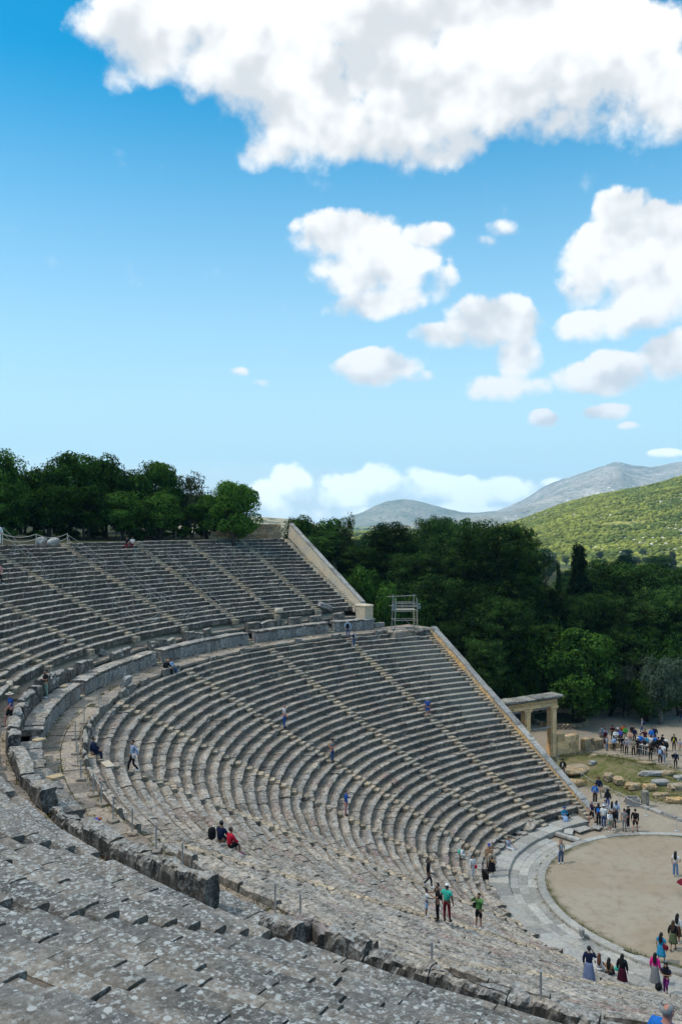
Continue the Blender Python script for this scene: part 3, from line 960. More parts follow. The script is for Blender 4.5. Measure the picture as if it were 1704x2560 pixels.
def sector(name, ridge, Db, Dr, De, zb, mat, nA=160, nD=60, rel=6.0, fr=.006, seed=1, px0=None, px1=None, power=1.0):
    xs = [p[0] for p in ridge]; ys = [p[1] for p in ridge]
    hx = np.linspace(heading(xs[0]), heading(xs[-1]), nA)
    px = 852 + 2099.1 * np.tan(hx - YAW)
    ely = np.interp(px, xs, ys)
    k = np.ones(7) / 7
    ely = np.convolve(np.pad(ely, 3, 'edge'), k, 'valid')
    el_ = (1297.7 - ely) / 2099.1
    D = np.concatenate([np.linspace(Db, Dr, int(nD * .72)), np.linspace(Dr, De, nD - int(nD * .72) + 1)[1:]])
    A, DD = np.meshgrid(hx, D, indexing='ij')
    zr = CAM[2] + Dr * el_[:, None]
    f = np.where(DD <= Dr, smooth(0, 1, ((DD - Db) / (Dr - Db)) ** power), 1 - smooth(0, 1, (DD - Dr) / (De - Dr)) ** 1.0)
    X = CAM[0] + DD * np.sin(A); Y = CAM[1] + DD * np.cos(A)
    n = fbm(np.stack([X * fr, Y * fr, 0 * X], -1), 5, seed)
    Z = zb + (zr - zb) * f + rel * n * np.minimum(1, 4 * f * (1.02 - .75 * f))
    mb = MB(); mb.grid(np.stack([X, Y, Z], -1))
    o = mb.build(name, mat, smooth=True)
    tag(o, kind='structure')
    return X, Y, Z


def hill_material(name, grass, dry, scrub, rock, s0, rock_amt=.6, scrub_amt=.55):
    m, t = new_mat(name)
    P = t.node('ShaderNodeNewGeometry').outputs['Position']
    a = t.noise(P, s0, 6, .6)
    c = t.mix(t.ramp(a, .36, .64), grass, dry)
    b = t.noise(P, s0 * 9, 8, .68)
    c = t.mix(t.ramp(b, scrub_amt - .03, scrub_amt + .05), c, scrub)
    k = t.noise(P, s0 * 14, 8, .7)
    c = t.mix(t.m('MULTIPLY', t.ramp(k, rock_amt, rock_amt + .05), t.ramp(t.noise(P, s0 * 1.5, 3, .5), .35, .6)), c, rock)
    finish(t, c, .95, b, .5, 1.0, .05)
    return m


M['hill'] = hill_material('hill_scrub', (.16, .185, .040), (.23, .22, .065), (.06, .08, .028), (.40, .38, .33), .022, .60, .52)
M['mount'] = hill_material('mountain_scrub', (.15, .16, .105), (.26, .24, .18), (.07, .085, .06), (.58, .55, .5), .0045, .60, .54)
M['mount_b'] = hill_material('mountain_limestone', (.185, .18, .14), (.31, .285, .235), (.085, .095, .075), (.68, .65, .6), .0042, .565, .56)

hX, hY, hZ = sector('hill', [(1120, 1345), (1190, 1334), (1240, 1318), (1300, 1300), (1400, 1266), (1500, 1240), (1600, 1221), (1704, 1199), (1850, 1175), (2100, 1190), (2500, 1260)],
                    500, 1150, 2000, -5.0, M['hill'], 220, 90, 3.0, .010, 2)
sector('hill', [(380, 1310), (560, 1296), (640, 1292), (700, 1295), (760, 1303), (860, 1325)], 420, 800, 1400, -6, M['mount'], 60, 40, 1.5, .012, 5)
sector('mountain', [(840, 1312), (900, 1290), (930, 1272), (960, 1254), (1000, 1245), (1030, 1247), (1060, 1256), (1100, 1268), (1150, 1277), (1240, 1284), (1340, 1300)],
       4400, 6000, 6700, -18, M['mount'], 150, 80, 60.0, .0011, 3, power=.8)
sector('mountain', [(1080, 1310), (1130, 1292), (1190, 1280), (1250, 1272), (1300, 1252), (1350, 1227), (1400, 1204), (1450, 1188), (1490, 1174), (1525, 1164), (1541, 1159), (1560, 1166), (1600, 1173), (1640, 1175), (1704, 1163), (1800, 1150), (2000, 1170)],
       3700, 6300, 6750, -18, M['mount_b'], 220, 110, 85.0, .0010, 4, power=.75)
# low spur at the mountain's foot with bare earth cuttings
sector('hill', [(1040, 1318), (1120, 1303), (1200, 1297), (1330, 1302), (1420, 1312)], 2600, 3600, 4400, -16, M['mount'], 60, 40, 14.0, .003, 6)

# scrub and outcrops on the near hill: one mass nobody could count
def scatter_blobs(name, n, smin, smax, sub, mat, px_lo, px_hi, flat=.75, sd=1, Dlo=505, Dhi=1180, dens=None):
    V0, F0 = ico(sub); F0 = np.array(F0)
    r_ = np.random.default_rng(sd)
    hA = r_.uniform(heading(px_lo), heading(px_hi), n); hD = np.sqrt(r_.uniform(Dlo ** 2, Dhi ** 2, n))
    A0, A1 = heading(1120), heading(2500)
    ia = (hA - A0) / (A1 - A0) * (hX.shape[0] - 1)
    Dl = np.hypot(hX[0] - CAM[0], hY[0] - CAM[1])
    idd = np.interp(hD, Dl, np.arange(len(Dl)))
    i0 = np.clip(ia.astype(int), 0, hX.shape[0] - 2); j0 = np.clip(idd.astype(int), 0, hX.shape[1] - 2)
    fa, fd = ia - i0, idd - j0
    z = (hZ[i0, j0] * (1 - fa) * (1 - fd) + hZ[i0 + 1, j0] * fa * (1 - fd) + hZ[i0, j0 + 1] * (1 - fa) * fd + hZ[i0 + 1, j0 + 1] * fa * fd)
    x = CAM[0] + hD * np.sin(hA); y = CAM[1] + hD * np.cos(hA)
    cl = vnoise(np.stack([x * .012, y * .012, 0 * x], -1), 31) + .5 * vnoise(np.stack([x * .05, y * .05, 0 * x], -1), 33)
    keep = cl > (dens if dens is not None else -9)
    x, y, z = x[keep], y[keep], z[keep]; n = len(x)
    s = smin * (smax / smin) ** r_.random(n) 
    D_ = 1 + .32 * vnoise(V0[None] * 2.1 + r_.uniform(0, 50, (n, 1, 3)), 6)
    W = V0[None] * D_[..., None] * s[:, None, None] * np.stack([np.ones(n), r_.uniform(.7, 1.3, n), np.full(n, flat) * r_.uniform(.7, 1.3, n)], -1)[:, None, :]
    W = W + np.stack([x, y, z + s * flat * .35], -1)[:, None, :]
    Fi = (F0[None] + (np.arange(n) * len(V0))[:, None, None]).reshape(-1, 3)
    me = fast_mesh(name, W.reshape(-1, 3), Fi, mat)
    tag(link(name, me), kind='stuff')


def fast_mesh(name, V, F, mat, smooth_=False, mats=None, mi=None):
    me = bpy.data.meshes.new(name)
    nf, k = F.shape
    me.vertices.add(len(V)); me.vertices.foreach_set('co', np.ascontiguousarray(V, np.float32).ravel())
    me.loops.add(nf * k); me.loops.foreach_set('vertex_index', np.ascontiguousarray(F, np.int32).ravel())
    me.polygons.add(nf)
    me.polygons.foreach_set('loop_start', np.arange(0, nf * k, k, dtype=np.int32))
    me.polygons.foreach_set('loop_total', np.full(nf, k, np.int32))
    if smooth_:
        me.polygons.foreach_set('use_smooth', [True] * nf)
    me.materials.append(mat)
    me.update(calc_edges=True)
    return me


def leaf_material(name, c1, c2, c3=None, trans=.25, scale=.55, per_obj=.5):
    m, t = new_mat(name)
    g = t.node('ShaderNodeNewGeometry')
    tc = t.node('ShaderNodeTexCoord').outputs['Object']
    info = t.node('ShaderNodeObjectInfo').outputs['Random']
    n = t.noise(tc, scale, 3, .6)
    c = t.mix(t.ramp(n, .35, .65), c1, c2)
    if c3:
        c = t.mix(t.ramp(t.noise(tc, scale * 2.3, 2, .5), .55, .72, 0, .8), c, c3)
    isl = g.outputs['Random Per Island']
    f = t.ramp(isl, 0, 1, .62, 1.4, False)
    f = t.m('MULTIPLY', f, t.ramp(info, 0, 1, 1 - per_obj, 1 + per_obj, False))
    c = t.mix(1.0, c, t.node('ShaderNodeCombineColor', {0: f, 1: f, 2: f}).outputs[0], 'MULTIPLY')
    d = t.node('ShaderNodeBsdfDiffuse', {'Color': c})
    if trans:
        tr = t.node('ShaderNodeBsdfTranslucent', {'Color': t.mix(1.0, c, (1.1, 1.25, .6), 'MULTIPLY')})
        d = t.node('ShaderNodeMixShader', {0: trans, 1: d.outputs[0], 2: tr.outputs[0]})
    t.node('ShaderNodeOutputMaterial', {'Surface': d.outputs[0]})
    return m


M['scrub'] = leaf_material('hill_shrub_leaves', (.065, .088, .025), (.145, .16, .036), (.165, .18, .045), 0, .02)
M['rock'] = plain_mat('pale_outcrop', (.46, .43, .37), .95, .25, 1.5)
scatter_blobs('hillside_scrub', 24000, .55, 2.5, 1, M['scrub'], 1150, 1780, sd=3, dens=-.8)
scatter_blobs('hillside_outcrops', 6500, .4, 1.7, 1, M['rock'], 1180, 1780, flat=.5, sd=9, Dlo=560, dens=-.05)

# ---- air between here and the mountains
mb = MB(); mb.box((50, -50, 260), (13700, 13500, 620))
m, t_ = new_mat('valley_air')
pv = t_.node('ShaderNodeVolumePrincipled', {'Color': (.28, .66, 1.0, 1), 'Density': 1.05e-4, 'Anisotropy': .1})
t_.node('ShaderNodeOutputMaterial', {'Volume': pv.outputs[0]})
tag(mb.build('haze', m), kind='stuff')

# ---- the cloud that is passing in front of the sun and shades the theatre and the wood, but not the far hill
CLOUD_ALT = 900.0
off = CLOUD_ALT / math.tan(SUN_EL)
m, t_ = new_mat('cloud_vapour')
d_ = t_.node('ShaderNodeBsdfDiffuse', {'Color': (.9, .9, .9, 1)})
tl = t_.node('ShaderNodeBsdfTranslucent', {'Color': (.9, .9, .9, 1)})
a_ = t_.node('ShaderNodeMixShader', {0: .5, 1: d_.outputs[0], 2: tl.outputs[0]})
tp = t_.node('ShaderNodeBsdfTransparent', {})
b_ = t_.node('ShaderNodeMixShader', {0: .55, 1: a_.outputs[0], 2: tp.outputs[0]})
t_.node('ShaderNodeOutputMaterial', {'Surface': b_.outputs[0]})
mb = MB()
SHC = np.array([20.0, 70.0])
mb.blob((SHC[0] + SUN_H[0] * off, SHC[1] + SUN_H[1] * off, CLOUD_ALT), (215, 300, 45), 5, .16, 2.2, 4, rz=-YAW)
tag(mb.build('cloud', m, smooth=True), kind='stuff')
# ------------------------------------------------------------------ trees
M['oak'] = leaf_material('oak_leaves', (.015, .036, .008), (.054, .118, .018), (.115, .20, .034), .12, .5)
M['oak_light'] = leaf_material('sunlit_oak_leaves', (.040, .092, .016), (.065, .135, .022), (.085, .150, .030), .35, .5)  # lighter oak leaves: the sunlit look of one crown is put into the colour
M['pine'] = leaf_material('pine_needles', (.009, .020, .007), (.042, .086, .018), (.112, .172, .034), .06, .35)
M['cypress'] = leaf_material('cypress_leaves', (.014, .030, .012), (.022, .045, .016), None, .12, .8)
M['olive'] = leaf_material('olive_leaves', (.050, .074, .048), (.075, .100, .066), (.100, .125, .085), .2, .7)
M['sparse'] = leaf_material('thin_leaves', (.045, .065, .022), (.080, .095, .040), (.14, .13, .07), .3, .8)
M['weed'] = leaf_material('weed_leaves', (.13, .15, .045), (.20, .18, .075), (.34, .29, .06), .3, 3)


def bark(name, c):
    m, t = new_mat(name)
    tc = t.node('ShaderNodeTexCoord').outputs['Object']
    n = t.noise(t.vm('MULTIPLY', tc, (6, 6, 1.3)), 1.0, 6, .65)
    finish(t, t.mix(n, tuple(x * .6 for x in c), tuple(x * 1.5 for x in c)), .95, n, .6, .03, .1)
    return m


M['bark'] = bark('bark', (.060, .050, .040)); M['bark_grey'] = bark('grey_bark', (.17, .155, .135))


def leaves(clumps, per, size, seed, up=.35, aspect=.55, shell=.55):
    """leaf-sized quads spread through clumps (cx,cy,cz,rx,ry,rz)"""
    r_ = np.random.default_rng(seed)
    Vs = []
    for (c, rr_) in clumps:
        n = int(per * r_.uniform(.7, 1.3))
        d = r_.normal(size=(n, 3)); d /= np.linalg.norm(d, axis=1)[:, None]
        rad_ = (shell + (1.08 - shell) * r_.random(n) ** .7)[:, None]
        p = np.asarray(c) + d * rad_ * np.asarray(rr_) * (1 + .25 * vnoise(d * 2.2 + seed, seed))[:, None]
        nn = d * 1.0 + r_.normal(size=(n, 3)) * .34 + np.array([0, 0, up]); nn /= np.linalg.norm(nn, axis=1)[:, None]
        a = np.cross(nn, r_.normal(size=(n, 3))); a /= np.linalg.norm(a, axis=1)[:, None] + 1e-9
        b = np.cross(nn, a)
        s = (size * r_.uniform(.6, 1.4, n))[:, None]
        Vs.append(np.stack([p - a * s, p - b * s * aspect, p + a * s, p + b * s * aspect], 1))
    V = np.concatenate(Vs)
    n = len(V)
    return V.reshape(-1, 3), np.arange(n * 4).reshape(n, 4)


def tree_parts(kind, seed):
    """unit-free prototypes: returns (trunk MB, crown V, F, leaf mat, bark mat, height, width)"""
    r_ = np.random.default_rng(seed)
    tb = MB(); cl = []
    if kind in ('oak', 'oak_light', 'sparse'):
        H, W = 10.0, 9.0
        z0 = .18 * H
        trunks = 3 if kind == 'oak' else 2
        for k in range(trunks):
            a = r_.uniform(0, 6.28); sx = r_.uniform(.3, .9)
            p0 = np.array([math.cos(a) * .4, math.sin(a) * .4, -.4]); p1 = p0 + [math.cos(a) * sx, math.sin(a) * sx, 2.2]; p2 = p1 + [r_.uniform(-1, 1), r_.uniform(-1, 1), 2.6]
            tb.tube([p0, p1, p2, p2 + [r_.uniform(-1, 1), r_.uniform(-1, 1), 2.4]], [.30, .22, .14, .05], 7)
            for q in range(6):
                b = r_.uniform(0, 6.28); L = r_.uniform(1.4, 3.2)
                s = p1 + (p2 - p1) * r_.random()
                e = s + np.array([math.cos(b) * L, math.sin(b) * L, r_.uniform(.8, 2.6)])
                tb.tube([s, (s + e) / 2 + [0, 0, .25], e], [.10, .06, .02], 5)
                if kind == 'sparse':
                    for w in range(5):
                        b2 = b + r_.uniform(-1, 1); e2 = e + np.array([math.cos(b2) * 1.2, math.sin(b2) * 1.2, r_.uniform(.2, 2.0)])
                        s2 = s + (e - s) * r_.uniform(.4, 1)
                        tb.tube([s2, (s2 + e2) / 2, e2], [.045, .03, .012], 4)
        nc = 44 if kind != 'sparse' else 34
        for k in range(nc):
            d = r_.normal(size=3); d /= np.linalg.norm(d)
            f = r_.uniform(.45, .98)
            c = np.array([d[0] * W * .42 * f, d[1] * W * .42 * f, H * .56 + d[2] * H * .38 * f])
            s = r_.uniform(.9, 1.8) * (1 if kind != 'sparse' else .8)
            cl.append((c, (s * 1.15, s * 1.15, s * .8)))
        per = 480 if kind != 'sparse' else 120
        V, F = leaves(cl, per, .17, seed, .35, .6, .68)
        return tb, V, F, M[kind], M['bark_grey'] if kind == 'sparse' else M['bark'], H, W
    if kind == 'pine':
        H, W = 16.0, 11.0
        tb.tube([(0, 0, -.5), (.2, .1, H * .4), (.1, .3, H * .75), (.2, .2, H * .97)], [.32, .24, .13, .03], 7)
        nl = 15
        for k in range(nl):
            zf = .20 + .78 * (k / (nl - 1)) ** .9
            rr_ = W * .5 * (math.sin(math.pi * min(1, (1.02 - zf) * 1.05 + .12) ** .75) * .9 + .08) * r_.uniform(.8, 1.1)
            nb = max(3, int(7 * rr_ / 4))
            for q in range(nb):
                a = q / nb * 6.28 + k * 1.1 + r_.uniform(-.4, .4); L = rr_ * r_.uniform(.65, 1.05)
                e = np.array([math.cos(a) * L, math.sin(a) * L, H * zf + L * r_.uniform(.02, .22)])
                s0 = np.array([.15, .2, H * zf - L * .12])
                tb.tube([s0, s0 * .4 + e * .6 + [0, 0, -.15], e], [.08, .05, .02], 4)
                for w in range(2):
                    p = s0 + (e - s0) * (.58 + .40 * w) + r_.normal(0, .25, 3)
                    s = r_.uniform(.8, 1.5)
                    cl.append((p, (s * 1.25, s * 1.25, s * .5)))
        V, F = leaves(cl, 200, .19, seed, .5, .30, .62)
        return tb, V, F, M['pine'], M['bark'], H, W
    if kind in ('cypress', 'fir'):
        H, W = (12.0, 2.0) if kind == 'cypress' else (15.0, 6.0)
        tb.tube([(0, 0, -.4), (0, 0, H * .5), (.05, 0, H * .95)], [.2, .12, .02], 6)
        n = 46 if kind == 'cypress' else 90
        for k in range(n):
            zf = .06 + .92 * k / n
            rr_ = W * .5 * (min(1, zf * 5) * (1 - zf) ** (.55 if kind == 'cypress' else .85) + .04)
            a = k * 2.4; f = r_.uniform(.35, 1.0 if kind == 'cypress' else 1.1)
            s = .42 if kind == 'cypress' else r_.uniform(.5, .95)
            cl.append((np.array([math.cos(a) * rr_ * f, math.sin(a) * rr_ * f, H * zf]), (s * .8, s * .8, s * (1.5 if kind == 'cypress' else .7))))
        V, F = leaves(cl, 130, .13 if kind == 'cypress' else .17, seed, .4, .45, .3)
        return tb, V, F, M['cypress'], M['bark'], H, W
    if kind == 'olive':
        H, W = 6.0, 6.5
        tb.tube([(0, 0, -.3), (.2, .1, 1.2), (.1, .4, 2.6), (.3, .6, 4.2)], [.28, .22, .14, .04], 7)
        for k in range(6):
            a = k * 1.05; e = np.array([math.cos(a) * 2, math.sin(a) * 2, 3.6 + r_.uniform(-.6, .8)])
            tb.tube([(.15, .2, 1.4), e * .5 + [0, 0, .8], e], [.12, .08, .02], 5)
        for k in range(40):
            d = r_.normal(size=3); d /= np.linalg.norm(d); f = r_.uniform(.4, 1)
            s = r_.uniform(.55, 1.05)
            cl.append((np.array([d[0] * W * .42 * f, d[1] * W * .42 * f, H * .56 + d[2] * H * .36 * f]), (s, s, s * .85)))
        V, F = leaves(cl, 260, .13, seed, .3, .35, .4)
        return tb, V, F, M['olive'], M['bark_grey'], H, W
    if kind == 'dead':
        H, W = 14.0, 2.5
        tb.tube([(0, 0, -.3), (.05, 0, H * .5), (0, .05, H)], [.2, .12, .02], 6)
        for k in range(46):
            a = k * 2.4; z = H * (.2 + .76 * k / 46); L = 1.3 * (1.05 - k / 46) + .15
            tb.tube([(0, 0, z), (math.cos(a) * L, math.sin(a) * L, z + L * .15)], [.04, .012], 4)
        for k in range(24):
            a = k * 2.4; z = H * (.25 + .7 * k / 24); L = .7
            cl.append((np.array([math.cos(a) * L, math.sin(a) * L, z]), (.35, .35, .15)))
        V, F = leaves(cl, 26, .10, seed, .2, .4, .2)
        return tb, V, F, M['sparse'], M['bark_grey'], H, W
    if kind == 'bush':
        H, W = 2.2, 2.8
        tb.tube([(0, 0, -.2), (.1, 0, .7)], [.08, .03], 5); tb.tube([(0, 0, -.2), (-.3, .2, .9)], [.06, .02], 5)
        for k in range(16):
            d = r_.normal(size=3); d /= np.linalg.norm(d); f = r_.uniform(.3, 1)
            s = r_.uniform(.4, .7)
            cl.append((np.array([d[0] * W * .4 * f, d[1] * W * .4 * f, H * .45 + d[2] * H * .32 * f]), (s, s, s * .8)))
        V, F = leaves(cl, 170, .11, seed, .3, .5, .4)
        return tb, V, F, M['oak'], M['bark'], H, W


PROTO = {}


def tree(kind, px, ytop, D, wpx, label, group=None, gz=None, name='tree', variant=0, lean=0.0, hmin=1.0, wood=False):
    """stand a tree on the ground at a heading and distance from the terrace where the photographer stands"""
    hd = heading(px)
    x, y = CAM[0] + D * math.sin(hd), CAM[1] + D * math.cos(hd)
    cosf = math.cos(hd - YAW)
    depth = D * cosf
    ztop = CAM[2] + (1297.7 - ytop) / 2099.1 * depth
    z0 = float(ground_h(np.array([x]), np.array([y]))[0]) if gz is None else gz
    h = max(hmin, ztop - z0); w = wpx / 2099.1 * depth
    key = (kind, variant)
    if key not in PROTO:
        PROTO[key] = tree_parts(kind, 17 + 31 * variant + len(kind))
        tb, V, F, lm, bm_, H, W = PROTO[key]
        me_t = None
        root0 = None
        PROTO[key] = (H, W, fast_mesh('crown', V, F, lm), None, bm_, tb, [])
    H, W, crown_me, trunk_me, bm_, tb, made = PROTO[key]
    root = empty(name, (x, y, z0), random.uniform(0, 6.28))
    sc = h / H
    root.scale = (w / W, w / W, sc)
    root.rotation_euler[0] = lean
    if made:
        for src in made[0]:
            c = src.copy(); COL.objects.link(c); c.parent = root
    else:
        t_o = tb.build('trunk', bm_, root, smooth=True)
        c_o = link('crown', crown_me, root)
        made.append((t_o, c_o))
    tag(root, label, 'tree', group)
    return root


# grove on the hill top behind the upper tier
GROVE = [
    (8, 1128, 100, 150, 'oak', 0, 'tall oak crown cut by the picture edge at the top of the grove'),
    (85, 1172, 104, 120, 'oak', 1, 'lower oak in the grove between two taller crowns'),
    (168, 1122, 103, 170, 'oak', 2, 'tallest oak of the grove, its crown with sky showing through'),
    (268, 1138, 106, 140, 'oak', 0, 'oak with a lobed top just above the lighting mast'),
    (378, 1146, 106, 160, 'oak', 2, 'broad dark tree with a flat top among the oaks of the hilltop grove'),
    (478, 1180, 106, 110, 'sparse', 0, 'thin half bare tree with grey twigs in the grove'),
    (592, 1192, 99.5, 130, 'oak_light', 0, 'bright green rounded oak at the open end of the grove'),
    (520, 1235, 101, 110, 'oak', 1, 'small oak under the half bare tree by the perimeter wall'),
]
for px, yt, D, w, k, v, lab in GROVE:
    tree(k, px, yt, D, w, lab, 'trees of the hilltop grove', variant=v)
for i, (px, yt, D, w, k, v) in enumerate([(30, 1205, 97, 120, 'oak', 2), (120, 1212, 98, 130, 'oak', 0), (215, 1215, 99, 130, 'oak', 1), (310, 1225, 99, 120, 'oak', 2), (400, 1232, 101, 120, 'oak', 0),
                                  (60, 1190, 114, 130, 'oak', 1), (140, 1175, 118, 140, 'oak', 2), (230, 1180, 117, 140, 'oak', 1), (330, 1178, 118, 130, 'oak', 0), (430, 1212, 116, 120, 'oak', 2), (-20, 1175, 112, 130, 'oak', 0), (545, 1250, 113, 110, 'oak', 2), (470, 1240, 124, 130, 'pine', 0)]):
    tree(k, px, yt, D, w, 'dark oak massed into the shade of the hilltop grove', 'oaks filling the hilltop grove', variant=v)
for i, (px, yt, D, w) in enumerate([(20, 1315, 96, 60), (90, 1322, 97, 50), (170, 1312, 100, 70), (235, 1318, 101, 60), (345, 1315, 100, 60), (395, 1318, 102, 70), (455, 1310, 103, 60), (505, 1312, 103, 50)]):
    tree('bush', px, yt, D, w, 'dark low bush in the shade under the grove', 'bushes under the hilltop grove', name='bush', variant=i % 2)

# wood beyond the end walls
WOOD = [
    (1235, 1318, 112, 250, 'pine', 0, 'biggest dark pine of the wood, its dome standing up in the middle'),
    (1152, 1312, 124, 110, 'pine', 1, 'slender pine with a pointed top just left of the biggest pine'),
    (1090, 1304, 127, 115, 'pine', 2, 'pine with a spiky top in front of the bluish hill'),
    (975, 1317, 119, 150, 'pine', 1, 'rounded pine standing out below the bare mountain'),
    (830, 1292, 124, 120, 'oak', 1, 'bushy oak right behind the pale parapet, with ragged top'),
    (757, 1289, 118, 105, 'oak', 0, 'first oak beyond the top of the pale parapet'),
    (868, 1281, 123, 60, 'sparse', 0, 'thin bare twigged tree poking above the oaks'),
    (822, 1382, 101, 66, 'olive', 0, 'silvery olive tree pressed against the pale parapet'),
    (960, 1438, 100, 120, 'oak', 2, 'round dark shrubby tree behind the scaffold tower'),
    (1447, 1356, 112, 120, 'fir', 0, 'tall dark conical fir standing alone against the green hill'),
    (1330, 1378, 150, 17, 'cypress', 0, 'thin cypress, first of two standing together'),
    (1341, 1372, 153, 15, 'cypress', 0, 'thin cypress touching its taller twin'),
    (1395, 1410, 136, 28, 'cypress', 0, 'dark cypress between the dead tree and the fir'),
    (1364, 1372, 142, 26, 'dead', 0, 'dead bare conifer with short side twigs'),
    (1565, 1415, 124, 230, 'pine', 2, 'broad rounded pine in the wood below the hill'),
    (1672, 1475, 115, 190, 'pine', 0, 'broad dark pine at the picture edge over the tour group'),
    (1438, 1560, 103, 205, 'oak', 2, 'big leafy tree with leaning trunk inside the round stone planter'),
    (1650, 1622, 107, 150, 'olive', 0, 'large grey green olive at the edge of the gravel yard'),
    (1560, 1645, 109, 110, 'olive', 0, 'smaller olive beside the big leafy tree'),
]
for px, yt, D, w, k, v, lab in WOOD:
    tree(k, px, yt, D, w, lab, None, variant=v)
r_ = np.random.default_rng(5)
fill = [(900, 1370, 118, 150, 'pine', 0), (1040, 1390, 114, 160, 'pine', 2), (780, 1345, 113, 110, 'pine', 1), (1100, 1450, 107, 190, 'pine', 1), (1180, 1470, 105, 180, 'pine', 2), (1250, 1500, 101, 160, 'pine', 0),
        (1300, 1440, 109, 160, 'pine', 1), (1690, 1428, 136, 150, 'pine', 1), (1600, 1500, 113, 170, 'pine', 2), (1500, 1495, 116, 140, 'pine', 0), (1445, 1490, 111, 110, 'pine', 1), (1350, 1560, 107, 140, 'pine', 0),
        (870, 1440, 104, 110, 'oak', 0), (1030, 1480, 103, 110, 'oak', 1), (1130, 1560, 101, 130, 'pine', 0), (1210, 1600, 98.5, 120, 'pine', 2), (1300, 1570, 101, 130, 'oak', 0), (900, 1410, 107, 120, 'oak', 1),
        (730, 1345, 112, 80, 'oak', 2), (800, 1330, 118, 110, 'pine', 0), (1000, 1350, 134, 150, 'pine', 2), (1065, 1360, 120, 140, 'pine', 0), (1400, 1480, 120, 130, 'pine', 2), (1640, 1560, 111, 150, 'oak', 1), (1560, 1570, 112, 150, 'pine', 1),
        (1620, 1690, 107.5, 110, 'oak', 0), (1520, 1660, 109, 110, 'oak', 2), (1700, 1640, 112, 130, 'oak', 1), (1475, 1700, 108, 80, 'oak', 1), (1330, 1500, 118, 150, 'pine', 2), (1370, 1640, 107, 90, 'pine', 1), (1180, 1380, 116, 130, 'pine', 2), (1290, 1380, 116, 130, 'pine', 0)]
for px, yt, D, w, k, v in fill:
    tree(k, px, yt, D, w, 'dark %s massed in the shaded wood behind the end wall and gate' % ('pine' if k == 'pine' else 'leafy tree'),
         'pines massed in the wood' if k == 'pine' else 'leafy trees massed in the wood', variant=v)
for k in range(46):
    D = r_.uniform(150, 330); px = r_.uniform(720, 1760)
    yt = 1297.7 + (24.2 - r_.uniform(9, 14)) / D * 2099 if px > 1000 else 1297.7 + (24.2 - r_.uniform(13, 18)) / D * 2099
    tree('pine' if r_.random() < .7 else 'oak', px, yt, D, r_.uniform(6, 11) / D * 2099, 'small pine crown far back in the wood towards the plain', 'far trees of the wood', variant=int(r_.integers(0, 3)))
for k in range(90):
    D = r_.uniform(330, 620); px = r_.uniform(830, 1780)
    tree('olive' if r_.random() < .6 else 'pine', px, 1297.7 + (27.5 - r_.uniform(5, 9)) / D * 2099, D, r_.uniform(6, 9) / D * 2099, 'tiny tree in the fields at the foot of the green hill', 'trees on the plain', variant=0 if k % 2 else 0)
# far belts of trees across the plain
def far_belt(D0, D1, p0, p1, n, sd):
    r_ = np.random.default_rng(sd)
    V0, F0 = ico(1); F0 = np.array(F0)
    hA = np.array([heading(p) for p in r_.uniform(p0, p1, n)]); hD = r_.uniform(D0, D1, n)
    x = CAM[0] + hD * np.sin(hA); y = CAM[1] + hD * np.cos(hA); z = ground_h(x, y)
    s = r_.uniform(2.5, 5.5, n)
    W = V0[None] * (1 + .3 * vnoise(V0[None] * 2 + r_.uniform(0, 50, (n, 1, 3)), 6))[..., None] * s[:, None, None]
    W = W + np.stack([x, y, z + s * .5], -1)[:, None, :]
    return W.reshape(-1, 3), (F0[None] + (np.arange(n) * len(V0))[:, None, None]).reshape(-1, 3)


Vs, Fs, o_ = [], [], 0
for a in ((640, 900, 820, 1330, 500, 1), (1200, 1420, 800, 1200, 420, 2), (1900, 2250, 850, 1400, 420, 3), (2900, 3300, 850, 1300, 420, 4)):
    V, F = far_belt(*a); Vs.append(V); Fs.append(F + o_); o_ += len(V)
tag(link('treeline', fast_mesh('treeline', np.concatenate(Vs), np.concatenate(Fs), M['scrub'])), kind='stuff')
# ------------------------------------------------------------------ things standing on the ground
def cam_ray(px, py):
    fw = np.array([math.sin(YAW) * math.cos(PITCH), math.cos(YAW) * math.cos(PITCH), math.sin(PITCH)])
    r = np.array([math.cos(YAW), -math.sin(YAW), 0]); u = np.cross(r, fw)
    r2 = r * math.cos(ROLL) + u * math.sin(ROLL); u2 = u * math.cos(ROLL) - r * math.sin(ROLL)
    return np.array(CAM), fw + r2 * (px - 852) / 2099.1 - u2 * (py - 1280) / 2099.1


def on_z(px, py, z=0.0):
    o, d = cam_ray(px, py)
    return o + d * ((z - o[2]) / d[2])


def polar(X):
    x, y = X[..., 0], X[..., 1]
    th = np.degrees(np.arctan2(y, x)) % 360; r = np.hypot(x, y)
    u = math.radians(T2); dx = x + SH * math.cos(u); dy = y + SH * math.sin(u)
    tw = np.degrees(np.arctan2(dy, dx)); rw = np.hypot(dx, dy) - SH
    w = (tw < T2) & (tw > 0) & (th < T2 + 3)
    return np.where(w, rw, r), np.where(w, tw, th)


def tread(r):
    r = np.asarray(r, float)
    i = np.floor((r - LOW_R0) / PITCH_R); f = (r - LOW_R0) / PITCH_R - i
    low = LOW_Z0 + np.clip(i, 0, 33) * RISE - np.where(f > .5, .05, 0)
    i2 = np.floor((r - UP_R0) / PITCH_R); f2 = (r - UP_R0) / PITCH_R - i2
    up = UP_Z0 + np.clip(i2, 0, 20) * URISE - np.where(f2 > .5, .05, 0)
    return np.where(r < 10.4, .02, np.where(r < 11, .07, np.where(r < 12.87, -.07, np.where(r < LOW_R0, .16, np.where(r < 38.9, low, np.where(r < 40.75, DZ_Z, np.where(r < 42.25, DZ_Z + 1.16, np.where(r < UP_R0, DZ_Z + 1.33, up))))))))


